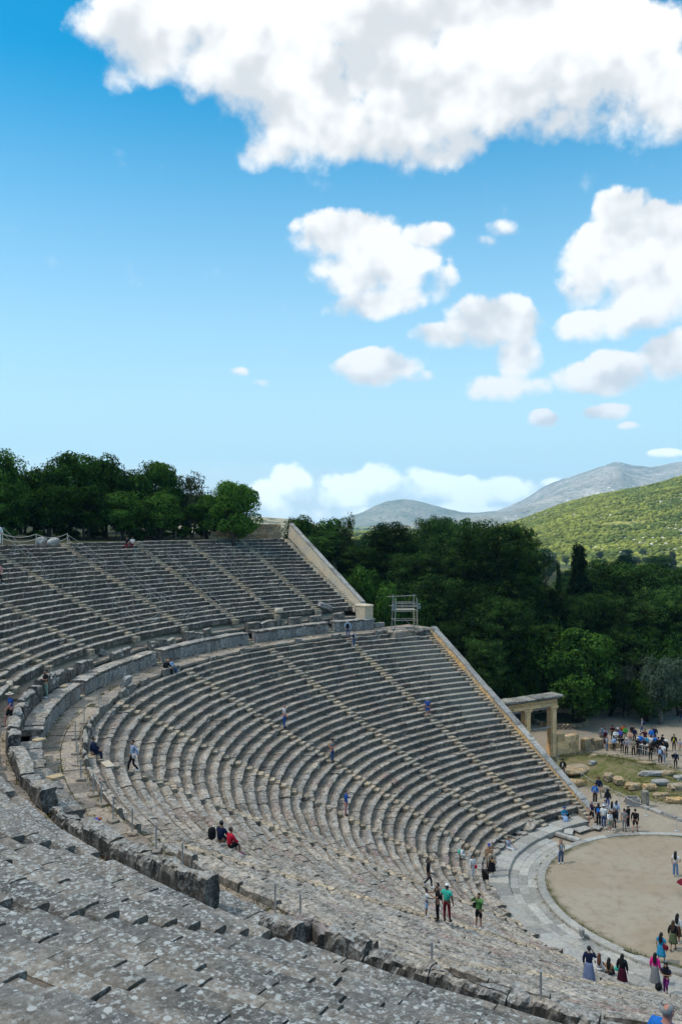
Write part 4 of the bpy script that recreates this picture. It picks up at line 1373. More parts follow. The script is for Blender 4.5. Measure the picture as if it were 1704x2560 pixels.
def on_theatre(px, py, rmin=10.0, rmax=60.0):
    o, d = cam_ray(px, py)
    t = np.linspace(4, 130, 30000)
    X = o + t[:, None] * d
    r, th = polar(X)
    ok = (r > rmin) & (r < rmax) & (X[:, 2] < tread(r) + .02)
    if not ok.any():
        p = on_z(px, py, 21.75); q = polar(p[None])
        return p, float(q[0][0]), float(q[1][0])
    i = int(np.argmax(ok))
    p = X[i].copy()
    # step just onto the tread behind the riser that was hit
    back = o + d * (t[i] + .12)
    rb = float(polar(back[None])[0][0])
    z = float(tread(rb))
    if abs(z - p[2]) < .30:
        p = np.array([back[0], back[1], z])
    else:
        p[2] = float(tread(float(r[i])))
    return p, float(r[i]), float(th[i])


def blocks_wall(mb, A, B, h, thick, courses=3, lmin=.6, lmax=1.3, jit=.012, z0=-.1):
    A = np.array(A, float); B = np.array(B, float); d = (B - A); L = np.linalg.norm(d); d /= L
    ang = math.atan2(d[1], d[0]); ch = (h - z0) / courses
    for c in range(courses):
        s = 0.0
        while s < L - .05:
            l = min(rng.uniform(lmin, lmax), L - s)
            if L - s - l < .25: l = L - s
            p = A + d * (s + l / 2)
            mb.box((p[0], p[1], z0 + ch * (c + .5)), (l - .012, thick, ch - .008), ang + rng.normal(0, .004), jit=jit, bev=.025)
            s += l


# ---- gate of the side entrance
GA = np.array([16.62, 27.10]); GB = np.array([9.75, 27.72]); GD = (GB - GA) / np.linalg.norm(GB - GA); GANG = math.atan2(GD[1], GD[0])
GN = np.array([-GD[1], GD[0]])
gate = empty('gate')
tag(gate, 'ochre limestone gateway with two openings and a weathered cornice beside the end wall', 'gateway')
GL = np.linalg.norm(GB - GA)
for s in (0.0, 3.55, GL):
    p = GA + GD * s
    mb = MB()
    z = 0.0
    while z < 4.95:
        hh = min(rng.uniform(.9, 1.5), 4.95 - z)
        if 4.95 - z - hh < .4: hh = 4.95 - z
        mb.box((p[0], p[1], z + hh / 2), (.80, .62, hh - .012), GANG, jit=.012, bev=.02)
        q = p - GN * -.02
        mb.box((p[0] + GN[0] * .34, p[1] + GN[1] * .34, z + hh / 2), (.52, .12, hh - .012), GANG, jit=.008, bev=.02)
        mb.box((p[0] - GN[0] * .34, p[1] - GN[1] * .34, z + hh / 2), (.52, .12, hh - .012), GANG, jit=.008, bev=.02)
        z += hh
    pil = mb.build('pillar', M['gate'], gate)
    mb = MB(); mb.box((p[0], p[1], 5.02), (.98, .86, .14), GANG, jit=.01, bev=.03); mb.box((p[0], p[1], 5.17), (1.08, .96, .16), GANG, jit=.012, bev=.04)
    mb.build('capital', M['gate'], pil)
    mb = MB(); mb.box((p[0], p[1], .06), (1.15, 1.1, .22), GANG, jit=.012, bev=.03)
    mb.build('base', M['gate_top'], pil)


def beam(mb, s0, s1, z0, z1, depth, seg=2.2, jit=.012, bev=.03, off=0.0):
    s = s0
    while s < s1 - .05:
        l = min(rng.uniform(seg * .8, seg * 1.2), s1 - s)
        if s1 - s - l < .5: l = s1 - s
        p = GA + GD * (s + l / 2) + GN * off
        mb.box((p[0], p[1], (z0 + z1) / 2), (l - .01, depth, z1 - z0), GANG, jit=jit, bev=bev)
        s += l


mb = MB(); beam(mb, .55, 3.0, 4.98, 5.24, .34, 3); beam(mb, 4.1, GL - .5, 4.98, 5.24, .34, 3)
mb.build('lintel', M['coping'], gate)
mb = MB(); beam(mb, -.46, GL + .46, 5.255, 5.56, .78); mb.build('architrave', M['gate'], gate)
mb = MB(); beam(mb, -.50, GL + .50, 5.565, 5.63, .88, jit=.006); beam(mb, -.42, GL + .42, 5.635, 5.97, .74); mb.build('frieze', M['gate'], gate)
for k in range(3):
    s = (0.0, 3.55, GL)[k]
    p = GA + GD * s - GN * .40
    mb = MB(); mb.box((p[0], p[1], 5.55), (.22, .10, .58), GANG, jit=.01, bev=.03); mb.build('bracket', M['gate'], gate)
mb = MB(); beam(mb, -.62, GL + .62, 5.975, 6.08, 1.12, jit=.01)
n = 34
for k in range(n):
    p = GA + GD * (-.5 + (GL + 1.0) * k / (n - 1)) - GN * .52
    mb.box((p[0], p[1], 6.115), (.13, .10, .075), GANG, bev=.01)
beam(mb, -.86, GL + .86, 6.155, 6.38, 1.72, seg=1.3, jit=.035, bev=.05)
mb.build('cornice', M['gate_top'], gate)
mb = MB()
for a, b, z in ((.45, 3.1, 3.05), (4.0, GL - .45, 2.75)):
    beam(mb, a, b, z, z + .16, .14, 9, off=.25)
mb.build('crossbar', M['coping'], gate)

mb = MB(); blocks_wall(mb, (17.1, 27.05), (18.2, 27.0), 2.25, .62, 3); blocks_wall(mb, (18.22, 27.0), (20.35, 26.9), 1.85, .60, 3)
tag(mb.build('side_wall', M['gate']), 'ashlar wall with a stepped top running from the gateway pillar', 'wall')
mb = MB(); blocks_wall(mb, (20.75, 26.45), (22.1, 26.4), 1.35, .7, 2); blocks_wall(mb, (22.12, 26.4), (23.7, 26.35), 1.0, .65, 2)
tag(mb.build('low_wall', M['ruin']), 'low pale ashlar wall with two heights at the start of the railing', 'wall')
mb = MB(); blocks_wall(mb, (23.8, 25.6), (25.2, 25.3), .62, .6, 1)
tag(mb.build('stone_block', M['ruin']), 'squared stone block by the railing next to the tour group', 'stone')

# ---- planter, steps and wall at the edge of the wood
pc = np.array([28.7, 36.1])
mb = MB()
for k in range(44):
    a = k / 44 * 6.283
    for c in range(3):
        p = pc + 3.15 * np.array([math.cos(a + c * .07), math.sin(a + c * .07)])
        mb.blob((p[0], p[1], .08 + c * .22 + rng.normal(0, .02)), (.27, .2, .15), 1, .25, 1.6, k * 3 + c, rz=a + 1.57)
soilm = MB(); t = np.linspace(0, 6.283, 30)
soilm.grid(np.stack([np.stack([pc[0] + q * np.cos(t), pc[1] + q * np.sin(t), .55 + .12 * (1 - q / 3.1) + 0 * t], -1) for q in np.linspace(0.01, 3.1, 6)], 0)[:, ::-1])
pl = mb.build('planter', M['ruin']); soilm.build('soil', M['moss'], pl)
tag(pl, 'round dry stone planter around the leaning trunk in the gravel yard', 'planter')
mb = MB()
for k in range(4):
    mb.box((36.6 + .32 * k, 39.9 + .46 * k, .09 + .18 * k), (3.6 - .15 * k, .62, .2), -.55, jit=.03, bev=.03)
mb.box((38.6, 42.3, .5), (3.6, 1.6, .72), -.55, jit=.03, bev=.04)
tag(mb.build('steps', M['coping']), 'short flight of wide stone steps at the edge of the wood', 'steps')
mb = MB(); blocks_wall(mb, (38.2, 38.4), (41.0, 36.9), .85, .5, 2)
tag(mb.build('field_wall', M['coping']), 'low grey stone wall beside the steps under the trees', 'wall')

# ---- railing beside the tour group
def railing(name, label, pts, h, rails, mat, gap=2.2, group=None, r_post=.028, r_rail=.022):
    root = empty(name); tag(root, label, 'railing', group)
    pts = [np.asarray(p, float) for p in pts]
    k = 0
    for a, b in zip(pts[:-1], pts[1:]):
        n = max(1, int(round(np.linalg.norm(b - a) / gap)))
        for q in range(n + (1 if b is pts[-1] else 0)):
            p = a + (b - a) * q / n
            mb = MB(); mb.tube([p + [0, 0, -.1], p + [0, 0, h + .02]], r_post, 6); mb.build('post', mat, root)
    for z in rails:
        mb = MB(); mb.tube([p + [0, 0, z] for p in pts], r_rail, 5); mb.build('rail', mat, root)
    return root


railing('railing', 'pale two bar railing between the ruins and the tour group', [(21.9, 28.3, 0), (24.9, 27.6, 0), (24.25, 21.5, .2), (23.6, 16.4, .1), (22.9, 10.5, 0)], 1.05, (.55, 1.03), M['rail'], 2.3)

# ---- rope barrier around the ruins
def rope_barrier(label, pts, h, ropes, mat_post, sagf=.10, rr=.018, name='rope_barrier', group=None, base=False, post_r=.03):
    root = empty(name); tag(root, label, 'rope barrier', group)
    for p in pts:
        p = np.asarray(p, float)
        mb = MB(); mb.tube([p + [0, 0, -.05], p + [0, 0, h]], post_r, 6)
        if base:
            mb.tube([p + [0, 0, -.02], p + [0, 0, .05], p + [0, 0, .07]], [.17, .16, .03], 10)
        mb.build('post', mat_post, root)
    for z in ropes:
        mb = MB()
        for a, b in zip(pts[:-1], pts[1:]):
            a = np.asarray(a, float) + [0, 0, z]; b = np.asarray(b, float) + [0, 0, z]
            s = sagf * np.linalg.norm(b - a) * .35
            mb.tube([a + (b - a) * u - np.array([0, 0, s * 4 * u * (1 - u)]) for u in np.linspace(0, 1, 7)], rr, 4)
        mb.build('rope', M['rope'], root)
    return root


rope_barrier('rope barrier on thin posts along the parodos path and the ruins', [on_z(1393, 1922), on_z(1452, 1957), on_z(1512, 1990), on_z(1547, 2008), on_z(1613, 2040), on_z(1690, 2078), on_z(1760, 2110)], .95, (.9,), M['rail'], .12, .02, base=True)

# ---- stones in the ruins
def rock(px, py, s, label, mat='ruin', z=0.0, amp=.26, seed=0, rz=0.0, cat='boulder', group=None, boxy=True, name='boulder'):
    p = on_z(px, py, z)
    if boxy: s = (s[0] * .9, s[1] * .8, s[2] * .68)
    z = float(ground_h(p[0], p[1])) if z == 0 else z
    mb = MB()
    if boxy:
        V, F = ico(3)
        c = np.sign(V) * np.abs(V) ** .45
        c = c / np.max(np.abs(c))
        d = 1 + amp * vnoise(V * 1.6 + seed * 5.1, seed) + amp * .4 * vnoise(V * 4.5 + seed, seed + 3)
        W = c * d[:, None] * np.array(s) / 2
        cz, sn = math.cos(rz), math.sin(rz)
        X = W.copy(); X[:, 0] = W[:, 0] * cz - W[:, 1] * sn; X[:, 1] = W[:, 0] * sn + W[:, 1] * cz
        mb.add(X + [p[0], p[1], z + s[2] * .42], F)
    else:
        mb.blob((p[0], p[1], z + s[2] * .3), (s[0] / 2, s[1] / 2, s[2] / 2), 3, amp, 1.5, seed, rz)
    o = mb.build(name, M[mat], smooth=not boxy)
    tag(o, label, cat, group)
    return o


rock(1428, 1966, (2.9, 1.0, .8), 'long reddish boulder below the earth mound by the rope', 'rubble', seed=1, rz=-.3, boxy=False)
rock(1518, 1958, (1.3, 1.0, .85), 'squarish ochre boulder, first of two touching on the grass', 'ruin', seed=2, rz=.5)
rock(1545, 1966, (1.35, 1.0, .9), 'rounded ochre boulder leaning on its squarish neighbour', 'ruin', seed=3, rz=.9)
rock(1509, 1977, (1.2, .8, .6), 'low ochre boulder behind the man in a dark coat', 'ruin', seed=4, rz=.2)
rock(1581, 1977, (1.5, 1.0, .85), 'big ochre block standing alone in the weeds', 'ruin', seed=5, rz=-.5)
rock(1625, 1958, (2.2, .9, .55), 'flat grey slab lying on the ruined wall', 'coping', seed=6, rz=-.6)
rock(1650, 1972, (1.7, 1.0, .6), 'grey slab split across, nearest the column stub', 'coping', seed=7, rz=-.5)
rock(1622, 1980, (1.3, .9, .75), 'ochre block under the flat grey slab', 'rubble', seed=8, rz=-.5)
rock(1652, 1993, (1.6, .9, .6), 'long ochre block in the front course of the ruin', 'ruin', seed=9, rz=-.5)
rock(1684, 2006, (1.5, .9, .65), 'ochre block at the end of the ruined front course', 'rubble', seed=10, rz=-.6)
rock(1690, 1978, (1.6, 1.1, .7), 'pale block in the upper course of the ruin', 'ruin', seed=11, rz=-.4)
rock(1665, 1950, (1.9, 1.0, .5), 'broad flat stone bedded in the top of the mound', 'ruin', seed=12, rz=-.3)
rock(1700, 1955, (1.7, 1.0, .6), 'grey stone cut by the picture edge above the ruin', 'coping', seed=13, rz=-.2)
rock(1482, 1905, (1.3, .7, .25), 'small flat stone half buried in the grassy mound', 'ruin', seed=14, rz=.2)
rock(1608, 1912, (2.6, .8, .28), 'long pale rock bedded in the mound below the railing', 'ruin', seed=15, rz=-.45, boxy=False)
rock(1440, 1935, (3.4, 2.4, .7), 'pale bare earth hump beside the parodos path', 'ruin', seed=16, rz=.2, boxy=False, cat='earth hump', name='earth_hump', amp=.12)
rock(1480, 1931, (.8, .7, .55), 'grey boulder at the end of the bare earth hump', 'coping', seed=17)
# trough and column stub
p = on_z(1580, 2014)
mb = MB()
w, dp, hh, th_ = 1.05, .85, .72, .11
ang = -.75
for (ox, oy, sx, sy) in ((0, dp / 2 - th_ / 2, w, th_), (0, -dp / 2 + th_ / 2, w, th_), (w / 2 - th_ / 2, 0, th_, dp - 2 * th_), (-w / 2 + th_ / 2, 0, th_, dp - 2 * th_)):
    mb.box((p[0] + ox * math.cos(ang) - oy * math.sin(ang), p[1] + ox * math.sin(ang) + oy * math.cos(ang), hh / 2 - .02), (sx - .004, sy - .004, hh), ang, jit=.012, bev=.02)
mb.box((p[0], p[1], .25), (w - .24, dp - .24, .4), ang)
tag(mb.build('trough', M['coping']), 'square hollow stone trough beside the rope barrier', 'trough')
p = on_z(1611, 2017)
t = np.linspace(0, 2 * math.pi, 48, endpoint=False)
rf = .34 * (1 - .12 * np.abs(np.cos(t * 6)))
mb = MB()
prof = [(0, .98), (.5, 1.0), (1.0, .98), (1.35, .95), (1.42, .85)]
mb.grid(np.stack([np.stack([p[0] + rf * k * np.cos(t), p[1] + rf * k * np.sin(t), z - .05 + .03 * np.sin(3 * t) * (z > 1)], -1) for z, k in prof], 1), closed_u=True)
mb.add([[p[0] + .28 * math.cos(a), p[1] + .28 * math.sin(a), 1.35] for a in t], [list(range(48))])
tag(mb.build('column_stub', M['gate_top']), 'fluted column stub standing next to the stone trough', 'column')
mb = MB()
a0, a1 = on_z(1560, 2003), on_z(1725, 2062)
for k in range(5):
    q0 = a0 + (a1 - a0) * (k / 5 + .01); q1 = a0 + (a1 - a0) * ((k + 1) / 5 - .01)
    c = (q0 + q1) / 2; d = q1 - q0
    mb.box((c[0], c[1], .08), (np.linalg.norm(d), .42, .26), math.atan2(d[1], d[0]), jit=.02, bev=.03)
tag(mb.build('stylobate', M['coping']), 'line of long stone kerb slabs along the foot of the ruins', 'kerb')
mb = MB()
for k, (px, py, sx) in enumerate(((1455, 2072, 1.5), (1490, 2066, 1.0), (1420, 2078, 1.2))):
    c = on_z(px, py); mb.box((c[0], c[1], -.005), (sx, .7, .06), .3 * k, jit=.05)
tag(mb.build('threshold_slabs', M['paving']), 'worn flat stone slabs in the earth between the stair foot and the kerb ring', 'paving slab')
rock(1453, 2336 + 0, (.5, .35, .62), 'broken pointed stone standing on the lowest bench', 'coping', seed=21, rz=.6, z=.18)

# ---- scaffold lighting tower on the terrace
tw = empty('scaffold_tower'); tag(tw, 'tubular scaffold tower with platform and ladder on the terrace', 'scaffold tower')
B = np.array([7.05, 39.0, 12.36]); e1 = np.array([math.cos(-.47), math.sin(-.47), 0]); e2 = np.array([-e1[1], e1[0], 0]); up = np.array([0, 0, 1.0])
hw, hd, HT = 1.25, .75, 3.75


def sp(a, b, z):
    k = 1 - .09 * z / HT
    return B + e1 * a * hw * k + e2 * b * hd * k + up * z


for a in (-1, 1):
    for b in (-1, 1):
        mb = MB(); mb.tube([sp(a, b, 0), sp(a, b, HT if b > 0 else HT - .25)], .045, 6); mb.build('leg', M['pole_rust'], tw)
for z in (.18, 1.12, 2.08, 2.55, 2.92):
    for b in (-1, 1):
        x = 1.12 if z < 2.5 else (1.35 if z < 2.8 else 1.0)
        mb = MB(); mb.tube([sp(-x, b, z), sp(x, b, z)], .035, 5); mb.build('ledger', M['pole_rust'], tw)
    if z < 2.8:
        for a in (-1, 1):
            mb = MB(); mb.tube([sp(a, -1.1, z + .06), sp(a, 1.1, z + .06)], .033, 5); mb.build('transom', M['pole_rust'], tw)
mb = MB(); mb.tube([sp(-1.55, 1, HT - .22), sp(1.25, 1, HT - .12)], .035, 5); mb.build('ledger', M['pole_rust'], tw)
mb = MB(); mb.tube([sp(-.1, 1, 2.1), sp(-.1, 1, 3.0)], .03, 5); mb.build('guard_post', M['pole_rust'], tw)
mb = MB(); mb.tube([sp(.9, 1, .2), sp(.1, 1, 1.1)], .028, 5); mb.build('brace', M['pole_rust'], tw)
mb = MB(); c = sp(0, 0, 2.2); mb.box(c, (2.2, 1.2, .07), -.47, bev=.01); mb.build('platform', M['board'], tw)
ld = MB()
for a in (.62, .95):
    ld.tube([sp(a, -1.15, 0), sp(a, -1.1, 2.3)], .025, 5)
ladder = ld.build('ladder', M['clay'], tw)
for k in range(8):
    z = .2 + k * .27
    mb = MB(); mb.tube([sp(.62, -1.14, z), sp(.95, -1.14, z)], .02, 5); mb.build('rung', M['clay'], ladder)
for a, z in ((-1.12, 2.72), (-1.08, 2.36), (1.2, 2.78), (1.2, 2.42)):
    mb = MB(); c = sp(a, -1, z); mb.box(c, (.26, .16, .22), -.47 + .2, bev=.03)
    lp = mb.build('floodlight', M['lamp'], tw)

# ---- lighting mast in front of the grove
ms = empty('lighting_mast'); tag(ms, 'steel ladder frame with two floodlights in front of the dark grove', 'lighting mast')
B2 = on_z(301, 1349, 21.72); d2 = on_z(272, 1347, 21.72) - B2; d2[2] = 0
L2 = 1.45; d2 = d2 / np.linalg.norm(d2); q2 = np.array([-d2[1], d2[0], 0])
for s, h_ in ((0, 3.9), (1, 2.65)):
    mb = MB(); mb.tube([B2 + d2 * s * L2 + [0, 0, -.2], B2 + d2 * s * L2 + [0, 0, h_]], .045, 6); mb.build('upright', M['dark_metal'], ms)
for z, a, b in ((.95, 0, 1), (1.75, 0, 1), (2.0, 0, 1), (2.6, -.75, 1.1), (3.65, -.75, 1.1), (3.98, -.75, 1.3)):
    mb = MB(); mb.tube([B2 + d2 * a * L2 + [0, 0, z], B2 + d2 * b * L2 + [0, 0, z]], .045, 5); mb.build('crossbar', M['metal'], ms)
for a, z in ((-.4, 4.15), (-.7, 3.4)):
    mb = MB(); c = B2 + d2 * a * L2 + np.array([0, 0, z]) - q2 * .0; mb.box(c, (.24, .2, .26), .4, bev=.03); mb.build('floodlight', M['metal'], ms)

# ---- posts along the walkway, each a steel tube on a small stone foot
post_th = [108, 118, 128, 138, 146.5, 153, 158, 162.5, 165.5, 169, 172.5, 174.5, 177.5, 180, 183, 186, 192.7, 194.2, 200.7, 204.8, 209.5]
first = None
for k, a in enumerate(post_th):
    p = TH(39.12 + (.0 if k % 3 else .12), a, DZ_Z)
    if first is None:
        first = empty('barrier_post', p.tolist())
        mb = MB(); mb.tube([(0, 0, 0), (0, 0, .98)], .030, 7); mb.build('tube', M['metal'], first)
        mb = MB(); mb.box((0, 0, .05), (.42, .36, .13), .2, jit=.015, bev=.03); mb.build('foot', M['walk'], first)
        o = first
    else:
        o = copy_tree(first); o.location = p.tolist(); o.rotation_euler = (0, 0, a)
    tag(o, 'thin steel barrier post on a stone foot along the walkway between the tiers', 'post', 'posts along the walkway')


# ---- hand rails and rope barriers in the upper tier
def on_up(px, py):
    return on_theatre(px, py, 43.2, 60)


def hand_rail(label, a, b):
    (p0, r0, t0), (p1, r1, t1) = on_up(*a), on_up(*b)
    t_ = (t0 + t1) / 2
    root = empty('hand_rail'); tag(root, label, 'hand rail', 'hand rails of the upper tier')
    n = max(2, int(round(abs(r0 - r1) / 2.6)))
    pts = [TH(r0 + (r1 - r0) * k / n, t0 + (t1 - t0) * k / n, 0) for k in range(n + 1)]
    for k, p in enumerate(pts):
        r = r0 + (r1 - r0) * k / n
        p[2] = UP_Z0 + (r - UP_R0) * URISE / PITCH_R - .1
        mb = MB(); mb.tube([p + [0, 0, -.3], p + [0, 0, 1.0]], .022, 6); mb.build('post', M['rail_dull'], root)
    for z in (.48, .98):
        mb = MB(); mb.tube([p + [0, 0, z] for p in pts], .015, 5); mb.build('rail', M['rail_dull'], root)


hand_rail('two bar hand rail beside the stair at the picture edge, upper tier', (8, 1362), (110, 1440))
hand_rail('two bar hand rail coming down from the top near the two boulders', (169, 1362), (266, 1428))
hand_rail('longest hand rail, running down the middle of the upper tier', (296, 1428), (420, 1530))
hand_rail('hand rail over the lowest rows just above the retaining wall', (405, 1510), (472, 1556))
hand_rail('hand rail beside the earth coloured stair in the upper tier', (420, 1398), (566, 1545))
hand_rail('short hand rail nearest the pale end parapet', (551, 1398), (608, 1460))
Z1 = lambda x, y: (x * .4464, 1100 + y * .4464)
for lab, L in (('rope barrier across the rows between the two upper hand rails', [(305, 752), (418, 738), (530, 733), (595, 730)]),
               ('rope barrier on two posts beside the longest hand rail', [(690, 735), (760, 725), (860, 718)]),
               ('rope barrier of three posts above the earth coloured stair', [(1007, 668), (1060, 668), (1112, 667)]),
               ('rope barrier of three posts in the middle rows near the end stairs', [(1128, 822), (1222, 815), (1297, 808)]),
               ('sagging rope barrier in the lower rows over the retaining wall', [(630, 962), (745, 952), (846, 935)]),
               ('lowest rope barrier, with ropes sagging between five posts', [(708, 1018), (775, 1072), (893, 1048), (1052, 1018), (1140, 1005)])):
    rope_barrier(lab, [on_up(*Z1(*q))[0] for q in L], .95, (.55, .92), M['rail_dull'], .3, .012, group='rope barriers of the upper tier', post_r=.026)
rope_barrier('rope fence along the top row before the grove', [on_z(-40, 1362, 21.85), on_z(7, 1360, 21.85), on_z(91, 1361, 21.85), on_z(169, 1358, 21.85), on_z(225, 1340, 21.9), on_z(301, 1349, 21.75), on_z(360, 1345, 21.8), on_z(440, 1347, 21.8)], .95, (.5, .92), M['rope'], .25, .022, group=None)
for px, lab in ((104, 'grey boulder on the top row, nearer the picture edge'), (136, 'grey boulder on the top row, nearer the hand rail')):
    p = on_z(px, 1362, 21.8)
    mb = MB(); mb.blob((p[0], p[1], 22.05), (.55, .45, .42), 3, .2, 1.3, px)
    tag(mb.build('boulder', M['wall'], smooth=True), lab, 'boulder', 'boulders on the top row')

# ---- weeds in the joints and along the walls
def weeds(spots, n_per, size, seed):
    r_ = np.random.default_rng(seed)
    Vs = []
    for p in spots:
        n = int(n_per * r_.uniform(.4, 1.6))
        q = np.asarray(p) + np.stack([r_.normal(0, .10, n), r_.normal(0, .10, n), np.zeros(n)], -1)
        a = r_.uniform(0, 6.28, n); L = size * r_.uniform(.4, 1.5, n)
        d = np.stack([np.cos(a), np.sin(a), np.zeros(n)], -1)
        s = np.stack([-np.sin(a), np.cos(a), np.zeros(n)], -1) * (L * .16)[:, None]
        tip = q + d * (L * r_.uniform(.2, .9, n))[:, None] + np.array([0, 0, 1.0]) * L[:, None]
        mid = q + d * (L * .2)[:, None] + np.array([0, 0, .6]) * L[:, None]
        Vs.append(np.stack([q, mid - s, tip, mid + s], 1))
    V = np.concatenate(Vs); n = len(V)
    return V.reshape(-1, 3), np.arange(n * 4).reshape(n, 4)


spots = []
r_ = np.random.default_rng(12)
for k in range(330):
    a = r_.uniform(150, 200); spots.append(TH(r_.choice([42.28, 42.35, 40.72, 39.0, 38.95]) + r_.normal(0, .05), a, DZ_Z + 0.0))
for s in spots:
    if np.hypot(s[0], s[1]) > 42: s[2] = DZ_Z + 1.30
for k in range(160):
    a = r_.uniform(95, 200); spots.append(TH(39.86 + r_.normal(0, .03), a, DZ_Z - .01))
for k in range(90):
    j = int(r_.integers(1, 9)); i = int(r_.integers(0, 33))
    spots.append(TH(LOW_R0 + i * PITCH_R - .06, LOW_ST[j] + r_.normal(0, 1.0), LOW_Z0 + (i - 1) * RISE - .05))
for k in range(150):
    j = int(r_.integers(1, 14)); i = int(r_.integers(1, 20))
    spots.append(TH(UP_R0 + i * PITCH_R - .06, UP_ST[j] + r_.normal(0, .5), UP_Z0 + (i - 1) * URISE - .05))
for k in range(260):
    a = math.radians(r_.uniform(95, 262)); rr_ = r_.choice([11.03, 10.36]); spots.append(np.array([rr_ * math.cos(a), rr_ * math.sin(a), -.1 if rr_ > 11 else 0.02]))
V, F = weeds(spots, 10, .085, 3)
V2, F2 = [], []
sp2 = []
while len(sp2) < 1500:
    x, y = r_.uniform(9, 26), r_.uniform(8, 29)
    if ((x - 17.5) / 6.3) ** 2 + ((y - 18.5) / 9.0) ** 2 < 1 and vnoise(np.array([[x * .5, y * .5, 2.2]]), 3)[0] > -.15:
        sp2.append(np.array([x, y, float(ground_h(x, y))]))
V2, F2 = weeds(sp2, 6, .11, 4)
tag(link('weeds', fast_mesh('weeds', np.concatenate([V, V2]), np.concatenate([F, F2 + len(V)]), M['weed'])), kind='stuff')

# ---- loose stones left lying in the tiers
def loose(label, px, py, size, mat, tilt=(0, 0), rz=0.0, dz=0.0, rr=(10, 60), seed=1, name='loose_block'):
    p = on_theatre(px, py, *rr)[0]
    V, F = ico(3)
    c = np.sign(V) * np.abs(V) ** .38; c = c / np.max(np.abs(c))
    W = c * (1 + .10 * vnoise(V * 2 + seed * 3.3, seed) + .06 * vnoise(V * 6 + seed, seed))[:, None] * np.array(size) / 2
    R = np.array(Euler((tilt[0], tilt[1], rz)).to_matrix())
    mb = MB(); mb.add(W @ R.T + p + [0, 0, size[2] * .40 + dz], F)
    tag(mb.build(name, M[mat]), label, 'loose stone')


loose('big broken slab leaning on the lowest upper row near the end parapet', 812, 1543, (1.6, .7, .55), 'wall', (.1, .35), -.1, 0, (40, 60), 2)
loose('pale squared new block set into the lowest upper rows', 697, 1540, (.9, .55, .45), 'wall_new', (0, 0), .25, 0, (40, 60), 3)
loose('pointed grey slab standing on the wall behind the straight backed bench', 258, 1640, (.7, .4, .5), 'wall', (.1, .5), .7, 0, (39, 60), 4)
loose('dark broken block with a pinkish edge standing up from the near walkway wall', 742, 2340, (.95, .6, .55), 'red_stone', (.1, .1), 1.9, -.06, (38.9, 60), 5)
loose('second reddish broken block beside the pinkish one on the near wall', 800, 2352, (.6, .45, .35), 'red_stone', (.2, -.1), 1.4, 0, (38.9, 60), 6)
loose('square ochre slab lying flat on the walkway wall', 98, 1852, (.55, .45, .10), 'clay', (0, 0), .5, 0, (39, 60), 7)
loose('larger ochre slab with an iron stub on the walkway wall', 140, 1944, (.6, .5, .12), 'clay', (0, 0), .3, 0, (39, 60), 8)
loose('thin ochre slab on the far part of the walkway wall', 160, 1717, (.7, .4, .10), 'clay', (0, 0), .9, 0, (39, 60), 9)
loose('upright slab of a broken bench back beside the walkway posts', 317, 1716, (1.2, .35, .8), 'wall', (.3, 0), .75, 0, (37, 40.5), 10)
loose('clean pale slab laid into a bench near the walkway', 268, 1912, (1.3, .45, .12), 'wall_new', (0, 0), 1.5, -.02, (30, 38.5), 11)
# ------------------------------------------------------------------ people
CLOTH = {}


def cloth(name, c, rough=.85, pat=None):
    key = (name, c, pat)
    if key in CLOTH: return CLOTH[key]
    m, t = new_mat(name)
    tc = t.node('ShaderNodeTexCoord').outputs['Object']
    n = t.noise(tc, 9.0, 4, .6)
    f = t.ramp(n, .3, .7, .78, 1.2, False)
    col = c
    if pat == 'floral':
        v = t.voro(tc, 13.0); s = t.node('ShaderNodeSeparateColor', {0: v.outputs['Color']})
        col = t.mix(t.m('MULTIPLY', t.m('LESS_THAN', v.outputs['Distance'], .42), t.m('GREATER_THAN', s.outputs[0], .45)), c, t.mix(s.outputs[1], (.45, .05, .08), (.05, .06, .12)))
    elif pat == 'stripe':
        w = t.m('SINE', t.m('MULTIPLY', t.node('ShaderNodeSeparateXYZ', {0: tc}).outputs[2], 70.0))
        col = t.mix(t.m('GREATER_THAN', w, .3), c, tuple(x * .45 for x in c))
    col = t.mix(1.0, col, t.node('ShaderNodeCombineColor', {0: f, 1: f, 2: f}).outputs[0], 'MULTIPLY')
    finish(t, col, rough, n, .25, .02, .15)
    CLOTH[key] = m
    return m


C = dict(black=(.012, .012, .014), dark=(.025, .025, .028), navy=(.012, .020, .055), blue=(.02, .08, .30), bright=(.02, .16, .55), cyan=(.03, .26, .45), teal=(.05, .50, .38), lblue=(.30, .42, .62), jean=(.05, .09, .19),
         jeanl=(.13, .21, .36), white=(.72, .72, .71), cream=(.58, .52, .42), grey=(.22, .22, .23), lgrey=(.38, .38, .40), lilac=(.30, .28, .34), khaki=(.30, .26, .18), beige=(.45, .37, .27), olive=(.10, .12, .06), green=(.10, .24, .07),
         vgreen=(.03, .32, .05), red=(.50, .015, .04), maroon=(.05, .006, .018), wine=(.16, .012, .025), pink=(.75, .02, .26), rose=(.42, .20, .20), purple=(.14, .015, .13), peach=(.60, .36, .26), yellow=(.65, .55, .03), brown=(.10, .05, .03), tan=(.42, .24, .12), indigo=(.06, .07, .35), dustblue=(.16, .20, .33), orange=(.45, .10, .02), sage=(.20, .27, .22))
SKIN = {}
for k_, c_ in (('fair', (.48, .27, .19)), ('mid', (.36, .19, .12)), ('dark', (.14, .07, .045)), ('ruddy', (.50, .22, .16))):
    SKIN[k_] = plain_mat('skin_' + k_, c_, .55, .06, 20, .35)
